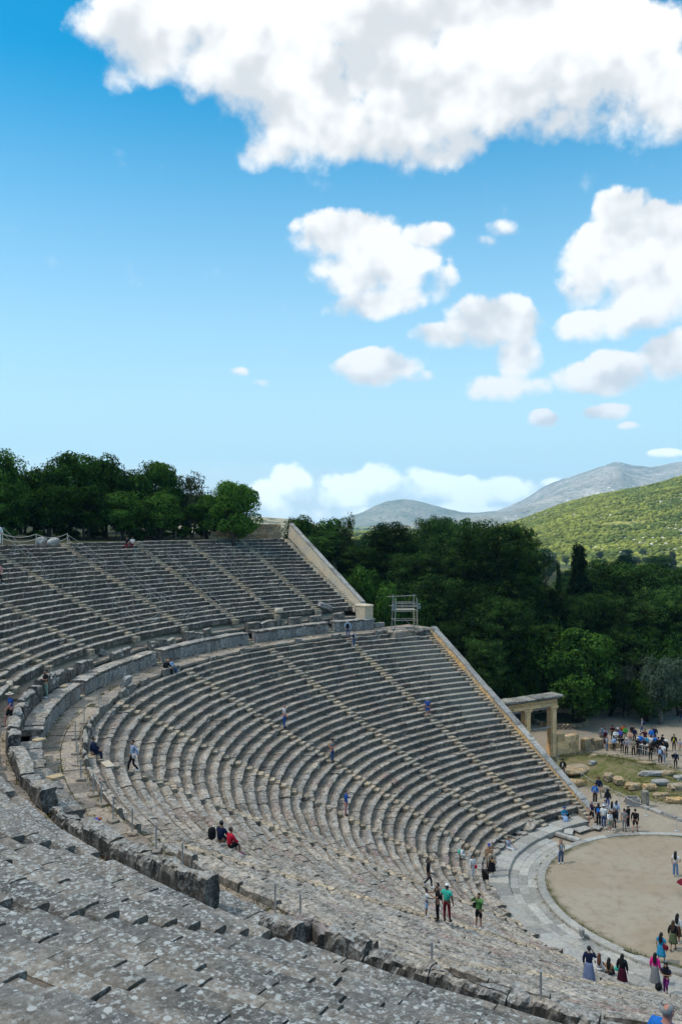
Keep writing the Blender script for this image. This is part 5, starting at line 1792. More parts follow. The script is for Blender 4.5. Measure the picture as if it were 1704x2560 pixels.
HAIR = {'black': plain_mat('black_hair', (.010, .009, .009), .5, .3, 40, .4), 'brown': plain_mat('brown_hair', (.055, .028, .015), .5, .3, 40, .4), 'auburn': plain_mat('auburn_hair', (.12, .045, .02), .5, .3, 40, .4), 'blond': plain_mat('blond_hair', (.34, .22, .10), .5, .3, 40, .4), 'grey': plain_mat('grey_hair', (.36, .35, .34), .6, .25, 40, .3)}
EYE_M = plain_mat('eye_dark', (.02, .015, .012), .2, .05, 5, .5)
LIP_M = plain_mat('lip', (.34, .11, .09), .5, .05, 5, .3)
PHONE_M = plain_mat('phone_case', (.015, .016, .02), .25, .05, 5, .5)


def skin_mesh(name, chains, mat, parent, levels=1, mw=None):
    """one continuous surface grown over a branching skeleton; chains: lists of (key, co, radius)"""
    bm = bmesh.new(); lay = bm.verts.layers.skin.verify()
    vs = {}; root = None
    for ch in chains:
        prev = None
        for (k, co, r) in ch:
            if k not in vs:
                v = bm.verts.new(co); v[lay].radius = r if hasattr(r, '__len__') else (r, r); vs[k] = v
                if root is None:
                    v[lay].use_root = True; root = v
            v = vs[k]
            if prev is not None and prev is not v and bm.edges.get((prev, v)) is None:
                bm.edges.new((prev, v))
            prev = v
    me = bpy.data.meshes.new(name); bm.to_mesh(me); bm.free()
    me.materials.append(mat)
    o = link(name, me, parent)
    sk = o.modifiers.new('skin', 'SKIN'); sk.use_smooth_shade = True; sk.branch_smoothing = .2
    sb = o.modifiers.new('sub', 'SUBSURF'); sb.levels = levels; sb.render_levels = levels
    return o


def person(label, pos, face, h=1.68, pose='stand', arms='down', top=('tee', 'black'), bottom=('trousers', 'dark'), hair=('short', 'black'), skin='fair', hat=None, shoes='dark', detail=0, build=1.0, group=None, head_turn=0.0, mirror=False, hold=None):
    pos = np.asarray(pos, float)
    toc = np.array(CAM[:2]) - pos[:2]; toc /= np.linalg.norm(toc)
    rI = np.array([-toc[1], toc[0]])                         # to the right as one looks from the terrace
    f = toc * math.cos(rad(face)) + rI * math.sin(rad(face))
    yaw = math.atan2(f[1], f[0]) - math.pi / 2
    root = empty('person', pos.tolist(), yaw)
    s = h / 1.70
    root.scale = (-s if mirror else s, s, s)
    tag(root, label, 'person', group)
    sit = pose == 'sit'
    hz = .10 if sit else .92
    leanf = {'sit': .10, 'walk': .04, 'lean': .28, 'climb': .12}.get(pose, 0.0)
    B_ = build

    def tor(x, y, z):                                       # torso point with lean about the hips
        dz = z - .92
        return (x, y + dz * math.sin(leanf), hz + dz * math.cos(leanf))
    pel = tor(0, 0, .95); wst = tor(0, .0, 1.10); chs = tor(0, .01, 1.28); nb = tor(0, 0, 1.43)
    hl = .04 * (leanf > 0.2)
    nk = tor(0, .015 + hl, 1.48); h0 = tor(0, .03 + hl, 1.54); h1 = tor(0, .028 + hl, 1.60); h2 = tor(0, .018 + hl, 1.655)
    bodyc = [[('pel', pel, (.135 * B_, .10 * B_)), ('wst', wst, (.125 * B_, .092 * B_)), ('chs', chs, (.150 * B_, .105 * B_)), ('nb', nb, (.075, .07)), ('nk', nk, (.052, .055)), ('h0', h0, (.066, .078)), ('h1', h1, (.078, .094)), ('h2', h2, (.060, .075))]]
    legs = {}
    for sd in (-1, 1):
        x = sd * .088 * B_
        hip = tor(x, 0, .90) if not sit else (x, .02, .08)
        if sit:
            kn = (x * 1.25, .44, .10); an = (x * 1.3, .47 + .03 * sd, -.36); to = (x * 1.35, .62 + .03 * sd, -.40)
        elif pose == 'walk':
            if sd > 0: kn = (x, .20, .50); an = (x, .24, .09); to = (x * 1.05, .40, .035)
            else: kn = (x, .02, .47); an = (x, -.26, .14); to = (x * 1.05, -.13, .04)
        elif pose == 'climb':
            if sd > 0: kn = (x * 1.2, .34, .72); an = (x * 1.2, .28, .38); to = (x * 1.3, .44, .33)
            else: kn = (x, .01, .48); an = (x, -.02, .08); to = (x * 1.1, .12, .03)
        elif pose == 'relaxed':
            kn = (x * 1.15, .03 * (sd > 0), .48); an = (x * (1.5 if sd > 0 else 1.1), .05 * (sd > 0) - .02, .08); to = (an[0] * 1.15, an[1] + .14, .03)
        else:
            kn = (x * 1.08, .01, .48); an = (x * 1.15, -.02, .08); to = (x * 1.3, .12, .03)
        legs[sd] = (hip, kn, an, to)
        bodyc.append([('pel', pel, .13), ('hip%d' % sd, hip, .088 * B_), ('kn%d' % sd, kn, .056), ('an%d' % sd, an, .036), ('to%d' % sd, to, .032)])
    armp = {}
    am = arms if isinstance(arms, (tuple, list)) else (arms, arms)
    for sd, a in ((-1, am[0]), (1, am[1])):
        sh = tor(sd * .175 * B_, 0, 1.385)
        if a == 'down': el = tor(sd * .235 * B_, -.02, 1.13); wr = tor(sd * .245 * B_, .06, .90); hd = tor(sd * .245 * B_, .09, .80)
        elif a == 'swingf': el = tor(sd * .225 * B_, .08, 1.14); wr = tor(sd * .21 * B_, .26, .97); hd = tor(sd * .20 * B_, .33, .91)
        elif a == 'swingb': el = tor(sd * .24 * B_, -.14, 1.15); wr = tor(sd * .25 * B_, -.17, .92); hd = tor(sd * .25 * B_, -.17, .83)
        elif a == 'phone': el = tor(sd * .235 * B_, .06, 1.12); wr = tor(sd * .09, .28, 1.17); hd = tor(sd * .045, .34, 1.21)
        elif a == 'photo': el = tor(sd * .27 * B_, .18, 1.33); wr = tor(sd * .12, .26, 1.52); hd = tor(sd * .06, .30, 1.58)
        elif a == 'face': el = tor(sd * .27 * B_, .14, 1.22); wr = tor(sd * .13, .16, 1.45); hd = tor(sd * .09, .12, 1.55)
        elif a == 'raise': el = tor(sd * .30 * B_, .06, 1.52); wr = tor(sd * .22, .08, 1.74); hd = tor(sd * .20, .09, 1.83)
        elif a == 'hip': el = tor(sd * .36 * B_, -.06, 1.16); wr = tor(sd * .22 * B_, .06, 1.02); hd = tor(sd * .16 * B_, .11, 1.00)
        elif a == 'fold': el = tor(sd * .25 * B_, .05, 1.13); wr = tor(-sd * .02, .20, 1.17); hd = tor(-sd * .10, .20, 1.19)
        elif a == 'reach': el = tor(sd * .26 * B_, .14, 1.18); wr = tor(sd * .22 * B_, .38, 1.20); hd = tor(sd * .20 * B_, .47, 1.20)
        elif a == 'knee': el = tor(sd * .24 * B_, .12, 1.15); wr = (sd * .14, .36, hz + .12); hd = (sd * .12, .43, hz + .10)
        elif a == 'prop': el = tor(sd * .25 * B_, -.14, 1.16); wr = (sd * .26, -.20, hz + .06); hd = (sd * .27, -.20, hz - .02)
        elif a == 'pocket': el = tor(sd * .265 * B_, -.06, 1.14); wr = tor(sd * .215 * B_, .04, .95); hd = tor(sd * .18 * B_, .07, .88)
        elif a == 'back': el = tor(sd * .25 * B_, -.12, 1.14); wr = tor(sd * .08, -.17, .98); hd = tor(-sd * .02, -.17, .94)
        armp[sd] = (sh, el, wr, hd)
        bodyc.append([('chs', chs, .15), ('sh%d' % sd, sh, .058), ('el%d' % sd, el, .042), ('wr%d' % sd, wr, .030), ('pa%d' % sd, hd, .034)])
        d = np.array(hd) - np.array(wr); d = d / (np.linalg.norm(d) + 1e-9)
        sidev = np.cross(d, (0, 0, 1.0)) if abs(d[2]) < .9 else np.array([0, 1.0, 0]); sidev /= np.linalg.norm(sidev)
        inn = np.cross(d, sidev)
        if detail >= 1:
            for q, (o, L) in enumerate(((-.028, .068), (-.009, .080), (.010, .075), (.028, .058))):
                b0 = np.array(hd) + sidev * o + d * .028; b1 = b0 + d * L * .55 + inn * .008; b2 = b1 + d * L * .38 + inn * .022
                bodyc.append([('pa%d' % sd, hd, .034), ('f%d%da' % (sd, q), tuple(b0), .0105), ('f%d%db' % (sd, q), tuple(b1), .0095), ('f%d%dc' % (sd, q), tuple(b2), .008)])
            b0 = np.array(hd) - sidev * .034 - d * .012; b1 = b0 - sidev * .022 + d * .035
            bodyc.append([('pa%d' % sd, hd, .034), ('t%da' % sd, tuple(b0), .012), ('t%db' % sd, tuple(b1), .009)])
    skin_mesh('body', bodyc, SKIN[skin], root, 1)

    # ---- upper garment
    kind, tcn = top[0], top[1]; pat = top[2] if len(top) > 2 else None
    tm = cloth(kind + '_cloth', C[tcn], pat=pat)
    g = .016 if kind in ('tee', 'shirt', 'top', 'dress') else .030
    hem = {'tee': .90, 'shirt': .86, 'jacket': .84, 'coat': .62, 'top': .96, 'dress': .86, 'vest': .88, 'hood': .86}.get(kind, .88)
    if sit: hem = max(hem, .90)
    ch = [[('a', tor(0, 0, hem), (.150 * B_ + g, .112 * B_ + g)), ('b', wst, (.130 * B_ + g, .098 * B_ + g)), ('c', chs, (.150 * B_ + g, .108 * B_ + g)), ('d', tor(0, .005, 1.45), (.080 + g, .072 + g))]]
    frac = {'tee': .62, 'top': .25, 'dress': .55, 'vest': .12}.get(kind, 1.0)
    if kind in ('tee', 'dress', 'jacket', 'shirt', 'coat', 'hood', 'top', 'vest'):
        for sd in (-1, 1):
            sh, el, wr, hd = [np.array(v) for v in armp[sd]]
            if frac < .99:
                end = sh + (el - sh) * (frac + .1)
                ch.append([('c', chs, .15), ('s%d' % sd, tuple(sh), .058 + g), ('e%d' % sd, tuple(end), .050 + g * 1.2)])
            else:
                ch.append([('c', chs, .15), ('s%d' % sd, tuple(sh), .058 + g), ('e%d' % sd, tuple(el), .044 + g), ('w%d' % sd, tuple(el + (wr - el) * .93), .036 + g)])
    skin_mesh({'tee': 'shirt', 'top': 'top', 'dress': 'dress_top'}.get(kind, kind), ch, tm, root, 1)
    if kind == 'jacket_open' or (len(top) > 3 and top[3]):
        im = cloth('undershirt', C[top[3]])
        mb = MB(); c = np.array(tor(0, .125 * B_ + .02, 1.20)); V, F = ico(2)
        mb.add(V * [.055, .03, .20] + c, F); mb.build('undershirt', im, root, smooth=True)

    # ---- lower garment
    kind, bcn = bottom[0], bottom[1]
    bmn = cloth(kind + '_cloth', C[bcn])
    if kind in ('trousers', 'shorts', 'wide'):
        ch = [[('p', pel, (.142 * B_ + .012, .110 * B_ + .012)), ('w', tor(0, 0, 1.03), (.135 * B_ + .008, .10 * B_ + .008))]]
        for sd in (-1, 1):
            hip, kn, an, to = [np.array(v) for v in legs[sd]]
            wd = 1.75 if kind == 'wide' else 1.0
            if kind == 'shorts':
                ch.append([('p', pel, .13), ('h%d' % sd, tuple(hip), .098 * B_ + .008), ('k%d' % sd, tuple(hip + (kn - hip) * .92), .078)])
            else:
                ch.append([('p', pel, .13), ('h%d' % sd, tuple(hip), .096 * B_ + .006), ('k%d' % sd, tuple(kn), .066 * (1.25 if kind == 'wide' else 1)), ('a%d' % sd, tuple(an + (kn - an) * .04), .052 * wd)])
        skin_mesh('trousers' if kind != 'shorts' else 'shorts', ch, bmn, root, 1)
    else:
        mb = MB()
        t = np.linspace(0, 2 * math.pi, 28, endpoint=False)
        if sit:
            rings = [(0, 0, 1.02 - .92 + hz, .155, .125), (0, .02, .05 + hz - .10 + .02, .19, .16), (0, .24, hz + .02, .20, .16), (0, .46, hz - .02, .20, .15), (0, .50, hz - .24, .21, .14), (0, .50, hz - .40, .22, .14)]
            G = np.array([[(x + a * math.cos(u), y + b * math.sin(u) * (1 if i < 2 else .5), z + (0 if i < 2 else b * .6 * math.sin(u) * (i < 4))) for u in t] for i, (x, y, z, a, b) in enumerate(rings)])
        else:
            hemz = {'skirt': .46, 'midi': .30, 'long': .06}[kind]
            fl = {'skirt': .24, 'midi': .26, 'long': .30}[kind]
            G = []
            for u_ in np.linspace(0, 1, 7):
                z = 1.04 + (hemz - 1.04) * u_
                a = .14 * B_ + (fl - .14) * u_ ** .8; b = .105 * B_ + (fl * .8 - .105) * u_ ** .8
                fold = 1 + .10 * u_ * np.sin(t * 9 + 1.7) + .05 * u_ * np.sin(t * 5)
                G.append(np.stack([a * np.cos(t) * fold, b * np.sin(t) * fold, np.full_like(t, z)], -1))
            G = np.array(G)
        mb.grid(np.transpose(G, (1, 0, 2)), closed_u=True)
        sk = mb.build('skirt', bmn, root, smooth=True)
        so = sk.modifiers.new('thickness', 'SOLIDIFY'); so.thickness = .008

    # ---- head: face, hair, hat
    hc = np.array(h1) + [0, -.004, .012]
    if detail >= 0:
        mb = MB()
        V, F = ico(1)
        mb.add(V * [.013, .018, .020] + (hc + [0, .100, -.032]), F)
        mb.build('nose', SKIN[skin], root, smooth=True)
    if detail >= 1:
        for sd in (-1, 1):
            mb = MB(); mb.add(V * [.012, .008, .008] + (hc + [sd * .032, .088, .0]), F); mb.build('eye', EYE_M, root, smooth=True)
            mb = MB(); mb.add(V * [.012, .024, .034] + (hc + [sd * .084, -.004, -.02]), F); mb.build('ear', SKIN[skin], root, smooth=True)
        mb = MB(); mb.add(V * [.024, .008, .007] + (hc + [0, .088, -.066]), F); mb.build('mouth', LIP_M, root, smooth=True)
    hk, hcn = hair
    if hk != 'bald' and hk != 'veil':
        hm = HAIR[hcn]
        mb = MB(); V, F = ico(3)
        n = 1 + .05 * vnoise(V * 4, 3)
        P = V * np.array([.094, .108, .104]) * n[:, None] + [0, -.014, .020]
        keep = (V[:, 1] < .18) | (V[:, 2] > .52)
        keep &= (V[:, 2] > -.55) | (V[:, 1] < -.1)
        idx = -np.ones(len(V), int); idx[keep] = np.arange(keep.sum())
        Fk = [[idx[i] for i in f_] for f_ in F if all(keep[i] for i in f_)]
        mb.add(P[keep] + hc, Fk)
        if hk in ('long', 'bob', 'bun', 'ponytail'):
            if hk == 'bun':
                V2, F2 = ico(2); mb.add(V2 * .05 + hc + [0, -.11, .06], F2)
            else:
                zl = {'long': 1.16, 'bob': 1.42, 'ponytail': 1.30}[hk]
                wd = {'long': .092, 'bob': .088, 'ponytail': .05}[hk]
                rings = []
                t = np.linspace(0, 2 * math.pi, 14, endpoint=False)
                for u_ in np.linspace(0, 1, 7):
                    z = 1.62 + (zl - 1.62) * u_
                    c = np.array(tor(0, -.055 - .075 * math.sin(u_ * 2.2), z))
                    w_ = wd * (1.0 + .25 * math.sin(u_ * 3.1)) * (1 - .45 * u_ ** 3); d_ = .05 * (1 - .3 * u_)
                    rings.append(np.stack([c[0] + w_ * np.cos(t) * (1 + .06 * np.sin(t * 5 + u_ * 3)), c[1] + d_ * np.sin(t), np.full_like(t, c[2])], -1))
                G = np.array(rings)
                mb.grid(np.transpose(G, (1, 0, 2)), closed_u=True)
                mb.add(G[-1], [list(range(14))])
        mb.build('hair', hm, root, smooth=True)
    elif hk == 'veil':
        mb = MB(); V, F = ico(3)
        P = V * np.array([.105, .118, .118]) + [0, -.016, .012]
        keep = (V[:, 1] < .35) | (V[:, 2] > .62) | (V[:, 2] < -.75)
        idx = -np.ones(len(V), int); idx[keep] = np.arange(keep.sum())
        mb.add(P[keep] + hc, [[idx[i] for i in f_] for f_ in F if all(keep[i] for i in f_)])
        t = np.linspace(0, 2 * math.pi, 18, endpoint=False); G = []
        for u_ in np.linspace(0, 1, 6):
            z = 1.56 - .42 * u_; c = np.array(tor(0, -.02 * (1 - u_), z)); a = .09 + .14 * u_ ** .7; b = .10 + .06 * u_
            G.append(np.stack([c[0] + a * np.cos(t), c[1] + b * np.sin(t), np.full_like(t, c[2])], -1))
        mb.grid(np.transpose(np.array(G), (1, 0, 2)), closed_u=True)
        mb.build('headscarf', cloth('scarf_cloth', C[hcn]), root, smooth=True)
    if hat:
        mb = MB(); V, F = ico(2)
        P = V * np.array([.103, .118, .085]); P[:, 2] = np.maximum(P[:, 2], -.005)
        mb.add(P + hc + [0, -.006, .045], F)
        t = np.linspace(0, 2 * math.pi, 20, endpoint=False)
        if hat[0] == 'cap':
            t2 = np.linspace(.35, math.pi - .35, 10)
            a = np.stack([.095 * np.cos(t2), .10 * np.sin(t2), 0 * t2], -1); b = np.stack([.085 * np.cos(t2), .095 + .10 * np.sin(t2), -.02 + 0 * t2], -1)
            mb.grid(np.stack([a, b], 1) + hc + [0, -.004, .045])
        else:
            R = .19
            G = np.stack([np.stack([r_ * np.cos(t), 1.08 * r_ * np.sin(t), -.02 * (r_ / R) ** 2 + .006 * np.sin(2 * t)], -1) for r_ in (.09, .14, R)], 1)
            mb.grid(G + hc + [0, -.004, .045], closed_u=True)
        mb.build('hat' if hat[0] != 'cap' else 'cap', cloth('hat_cloth', C[hat[1]]), root, smooth=True)
    # ---- shoes
    shm = cloth('shoe_leather', C[shoes], .6)
    for sd in (-1, 1):
        hip, kn, an, to = [np.array(v) for v in legs[sd]]
        d = to - an; d[2] = 0; d /= np.linalg.norm(d) + 1e-9
        c = an + d * .06 + [0, 0, -.035]
        V, F = ico(2)
        P = V * [.046, .125, .055]; P[:, 2] = np.maximum(P[:, 2], -.04)
        a_ = math.atan2(d[1], d[0]) - math.pi / 2
        Q = P.copy(); Q[:, 0] = P[:, 0] * math.cos(a_) - P[:, 1] * math.sin(a_); Q[:, 1] = P[:, 0] * math.sin(a_) + P[:, 1] * math.cos(a_)
        mb = MB(); mb.add(Q + c, F); mb.build('shoe', shm, root, smooth=True)
    info = dict(root=root, armp=armp, tor=tor, yaw=yaw, s=s, pos=pos, mir=mirror)
    return info


def at_local(info, p):
    x, y, z = p
    if info['mir']: x = -x
    c, s = math.cos(info['yaw']), math.sin(info['yaw'])
    return info['pos'] + info['s'] * np.array([x * c - y * s, x * s + y * c, z])


def backpack(info, color, label, big=1.0):
    p = at_local(info, info['tor'](0, -.20, 1.22))
    mb = MB(); V, F = ico(3)
    c = np.sign(V) * np.abs(V) ** .65
    W = c * np.array([.155, .095, .22]) * big * (1 + .05 * vnoise(V * 3, 2))[:, None]
    a = info['yaw']
    X = W.copy(); X[:, 0] = W[:, 0] * math.cos(a) - W[:, 1] * math.sin(a); X[:, 1] = W[:, 0] * math.sin(a) + W[:, 1] * math.cos(a)
    mb.add(X + p, F)
    o = mb.build('backpack', cloth('bag_cloth', C[color]), smooth=True)
    po = MB(); q = at_local(info, info['tor'](0, -.305, 1.16)); po.blob(q, (.10 * big, .05, .09 * big), 2, .08, 2, 1, rz=a); po.build('pocket', cloth('bag_cloth', C[color]), o, smooth=True)
    st = MB()
    for sx in (-.10, .10):
        st.tube([at_local(info, info['tor'](sx, y, z)) for y, z in ((-.14, 1.40), (.0, 1.47), (.12, 1.38), (.13, 1.22), (-.12, 1.08))], .016, 5)
    st.build('strap', cloth('bag_cloth', C[color]), o, smooth=True)
    tag(o, label, 'backpack')
    return o


def handbag(info, color, label, at=(.26, -.05, .98), s=(.16, .08, .13)):
    p = at_local(info, info['tor'](*at))
    mb = MB(); V, F = ico(3); c = np.sign(V) * np.abs(V) ** .6
    W = c * np.array(s); a = info['yaw']
    X = W.copy(); X[:, 0] = W[:, 0] * math.cos(a) - W[:, 1] * math.sin(a); X[:, 1] = W[:, 0] * math.sin(a) + W[:, 1] * math.cos(a)
    mb.add(X + p, F)
    o = mb.build('handbag', cloth('bag_cloth', C[color]), smooth=True)
    st = MB(); st.tube([at_local(info, info['tor'](at[0], at[1] - .05, at[2] + .10)), at_local(info, info['tor'](.12, -.12, 1.40)), at_local(info, info['tor'](.10, .05, 1.46)), at_local(info, info['tor'](at[0] * .8, .10, at[2] + .12))], .011, 5)
    st.build('strap', cloth('bag_cloth', C[color]), o)
    tag(o, label, 'bag')
    return o


def phone(info, label, at):
    p = at_local(info, at)
    mb = MB(); mb.box(p, (.075, .012, .15), info['yaw'], bev=.006)
    o = mb.build('phone', PHONE_M); sc = MB(); q = at_local(info, (at[0], at[1] - .009, at[2])); sc.box(q, (.065, .004, .135), info['yaw']); sc.build('screen', EYE_M, o)
    tag(o, label, 'phone')
    return o


T = lambda x, y: on_theatre(x, y)[0]
G_ = lambda x, y: np.append(on_z(x, y, .02)[:2], .02)


def seat_at(x, y):
    p, r, th = on_theatre(x, y)
    return p


# --- upper tier and the walkway
person('man in straw hat, blue tee and black shorts on the path above the wall', T(27, 1820), -75, 1.72, 'walk', ('swingf', 'swingb'), ('tee', 'blue'), ('shorts', 'black'), ('short', 'grey'), 'ruddy', ('brim', 'cream'), 'grey', 1, 1.08)
a = person('woman in black tee and khaki trousers standing on the retaining wall', T(115, 1745), -60, 1.64, 'relaxed', ('phone', 'phone'), ('tee', 'black'), ('wide', 'sage'), ('bun', 'black'), 'mid', None, 'white', 1, .95)
handbag(a, 'black', 'black bag on the hip of the woman on the retaining wall', (.2, -.12, 1.05))
P = seat_at(417, 1685)
a = person('person in straw hat and black seated on the top row of the lower tier', P + [0, 0, .02], 60, 1.68, 'sit', ('knee', 'knee'), ('jacket', 'black'), ('trousers', 'black'), ('short', 'brown'), 'fair', ('brim', 'tan'), 'white', 0)
backpack(a, 'black', 'black backpack on the person in straw hat seated by the walkway')
P = seat_at(427, 1680)
person('dark haired person in pale blue seated close beside the straw hat', P + [0, 0, .02], 70, 1.64, 'sit', ('knee', 'phone'), ('shirt', 'lblue'), ('trousers', 'jean'), ('short', 'black'), 'mid', None, 'white', 0)
person('man in navy jacket sitting alone at the end of a bench by the walkway', seat_at(230, 1888) + [0, 0, .02], 85, 1.76, 'sit', ('knee', 'knee'), ('hood', 'navy'), ('trousers', 'navy'), ('short', 'black'), 'mid', None, 'white', 1, 1.05)
a = person('person in sunglasses and pale blue shirt stepping down between the benches', T(333, 1934), -70, 1.66, 'walk', ('swingb', 'down'), ('shirt', 'lblue'), ('trousers', 'black'), ('short', 'black'), 'mid', None, 'white', 1)
handbag(a, 'lgrey', 'pale bag hanging at the side of the person in blue shirt', (-.24, .05, .92))
a = person('dark haired man in navy jacket sitting beside the woman in red', seat_at(551, 2108) + [0, 0, .02], 140, 1.74, 'sit', ('reach', 'knee'), ('hood', 'navy'), ('trousers', 'black'), ('short', 'black'), 'mid', None, 'dark', 1, 1.08)
person('woman in red jacket sitting with bare legs and pink shoes', seat_at(574, 2122) + [0, 0, .02], 125, 1.64, 'sit', ('knee', 'knee'), ('hood', 'red'), ('shorts', 'black'), ('bun', 'brown'), 'mid', None, 'pink', 1)
P = seat_at(530, 2096)
mb = MB(); V, F = ico(3); mb.add(np.sign(V) * np.abs(V) ** .7 * [.17, .15, .26] + P + [0, 0, .24], F)
o = mb.build('backpack', cloth('bag_cloth', C['black']), smooth=True); mb = MB(); mb.tube([P + [.05, 0, .46], P + [.0, .04, .56], P + [-.06, 0, .47]], .014, 5); mb.build('handle', cloth('bag_cloth', C['black']), o)
tag(o, 'black backpack standing on the bench behind the man in navy', 'backpack')
person('man with shaved head in floral shirt and jeans coming down a stair', T(710, 1831), 70, 1.74, 'relaxed', ('down', 'swingf'), ('tee', 'white', 'floral'), ('trousers', 'blue'), ('bald', 'black'), 'ruddy', None, 'dark', 1, 1.1)
a = person('man in grey tee and jeans with a backpack on the middle stair', T(830, 1906), 50, 1.72, 'relaxed', ('phone', 'phone'), ('tee', 'grey'), ('trousers', 'jean'), ('short', 'black'), 'ruddy', ('cap', 'dark'), 'dark', 1, 1.05)
backpack(a, 'tan', 'brown backpack of the man in grey tee')
person('person in blue jacket and rose trousers between the curved benches', T(864, 2040), 100, 1.66, 'stand', ('phone', 'down'), ('jacket', 'blue'), ('trousers', 'rose'), ('short', 'brown'), 'fair', None, 'dark', 1)
a = person('man in blue tee, blue shorts and white cap going up a stair', T(1068, 1800), 165, 1.76, 'walk', ('swingb', 'swingf'), ('tee', 'blue'), ('shorts', 'blue'), ('short', 'grey'), 'ruddy', ('cap', 'white'), 'dark', 1, 1.05)
a = person('hooded man in jeans with a black pack at the head of the stair', T(869, 1604), 170, 1.80, 'relaxed', ('down', 'down'), ('hood', 'lblue'), ('trousers', 'jean'), ('veil', 'lgrey'), 'fair', None, 'red', 0, 1.05)
backpack(a, 'black', 'black backpack on the hooded man at the head of the stair', 1.15)
a = person('person in black vest over white sleeves just below the hooded man', T(884, 1621), 15, 1.66, 'walk', ('down', 'swingf'), ('shirt', 'lgrey'), ('trousers', 'jean'), ('short', 'brown'), 'fair', None, 'white', 0)
handbag(a, 'black', 'black bag across the person below the hooded man', (.12, .14, 1.15), (.14, .06, .2))
person('woman in black tee sitting on the top row under the grove', np.append(on_theatre(318, 1366)[0][:2], on_theatre(318, 1366)[0][2]), -10, 1.66, 'sit', ('knee', 'reach'), ('tee', 'black'), ('trousers', 'wine'), ('long', 'black'), 'mid', None, 'wine', 0, group=None)
person('person in white tee and red trousers on the top row under the grove', on_theatre(332, 1366)[0], -20, 1.66, 'sit', ('knee', 'reach'), ('tee', 'white'), ('trousers', 'wine'), ('short', 'black'), 'mid', None, 'wine', 0)
person('person in white shirt at the top of the hand rail by the picture edge', np.append(on_z(-1, 1358, 21.85)[:2], 21.85), -20, 1.75, 'stand', ('down', 'down'), ('shirt', 'white'), ('trousers', 'white'), ('short', 'brown'), 'ruddy', None, 'white', 0)
a = person('woman in pink top and black trousers at the picture edge in the upper tier', on_up(2, 1466)[0], -60, 1.66, 'walk', ('down', 'swingf'), ('tee', 'rose'), ('trousers', 'black'), ('bun', 'brown'), 'fair', None, 'white', 0)
handbag(a, 'cyan', 'turquoise bag of the woman in pink top', (.2, .1, .95))

# --- lower benches near the floor
person('woman in black with dark coat stepping along the benches', T(1069, 2219), 80, 1.66, 'walk', ('down', 'down'), ('jacket', 'black'), ('trousers', 'black'), ('bob', 'black'), 'mid', None, 'white', 1)
a = person('seated person in white jacket looking at a phone', seat_at(1153, 2148) + [0, 0, .02], 75, 1.70, 'sit', ('phone', 'phone'), ('jacket', 'white'), ('trousers', 'cream'), ('short', 'black'), 'mid', None, 'black', 1)
backpack(a, 'teal', 'green backpack on the seated person in white jacket', .85)
a = person('child in white clothes holding something red on the lower stair', T(1181, 2195), 30, 1.42, 'relaxed', ('down', 'down'), ('shirt', 'white'), ('trousers', 'white'), ('short', 'black'), 'mid', None, 'white', 1, .95)
mb = MB(); mb.blob(at_local(a, a['tor'](-.2, .14, .86)), (.11, .06, .13), 3, .15, 2, 3)
tag(mb.build('red_bag', cloth('bag_cloth', C['red']), smooth=True), 'small red bag held by the child in white', 'bag')
a = person('woman in black dress and beige cardigan standing on the lowest walkway', T(1228, 2189), 5, 1.70, 'relaxed', ('down', 'down'), ('shirt', 'beige', None, 'black'), ('midi', 'black'), ('short', 'blond'), 'mid', None, 'white', 1)
handbag(a, 'tan', 'tan bag in front of the woman in black dress', (-.06, .18, 1.02), (.12, .05, .09))
person('man in blue cap raising an arm behind the woman in black dress', T(1221, 2176), 10, 1.78, 'relaxed', ('raise', 'down'), ('tee', 'tan'), ('trousers', 'brown'), ('short', 'black'), 'mid', ('cap', 'indigo'), 'dark', 1)
a = person('man in light blue shirt and white trousers sitting on a broken front bench', seat_at(1269, 2124) + [0, 0, .05], 60, 1.74, 'sit', ('knee', 'face'), ('tee', 'lblue'), ('trousers', 'white'), ('short', 'black'), 'mid', None, 'white', 1)
handbag(a, 'black', 'black waist bag of the man in light blue shirt', (-.16, -.05, 1.0), (.12, .08, .08))
person('child in white top and pale shorts in the row of three', T(1065, 2291), 95, 1.32, 'stand', ('down', 'reach'), ('tee', 'white'), ('shorts', 'lblue'), ('short', 'black'), 'dark', None, 'white', 1, .85)
a = person('man in black tee and black trousers handing something to a child', T(1093, 2304), -80, 1.76, 'stand', ('phone', 'reach'), ('tee', 'black'), ('trousers', 'black'), ('short', 'black'), 'mid', None, 'dark', 1, 1.05)
handbag(a, 'dark', 'grey pouch behind the man in black tee', (0, -.16, 1.05), (.12, .06, .12))
person('man in turquoise tee, wine red trousers and white cap', T(1116, 2306), 155, 1.78, 'relaxed', ('down', 'down'), ('tee', 'teal'), ('trousers', 'wine'), ('short', 'black'), 'dark', ('cap', 'white'), 'dark', 1, 1.12)
a = person('man in green jacket and black shorts taking a picture', T(1196, 2320), -35, 1.76, 'relaxed', ('photo', 'photo'), ('jacket', 'green'), ('shorts', 'black'), ('short', 'black'), 'mid', None, 'white', 1, 1.1)
phone(a, 'phone held up by the man in green jacket', a['tor'](0, .34, 1.60))
handbag(a, 'black', 'small black shoulder bag of the man in green jacket', (.24, .02, 1.05), (.1, .06, .13))
a = person('woman in hat and blue white skirt sitting at the end of the front bench', seat_at(1409, 2046) + [0, 0, .08], 15, 1.64, 'sit', ('phone', 'phone'), ('shirt', 'cyan'), ('long', 'lblue'), ('short', 'grey'), 'ruddy', ('brim', 'jean'), 'wine', 1)
handbag(a, 'black', 'black bag beside the seated woman in hat', (-.26, .0, 1.0))

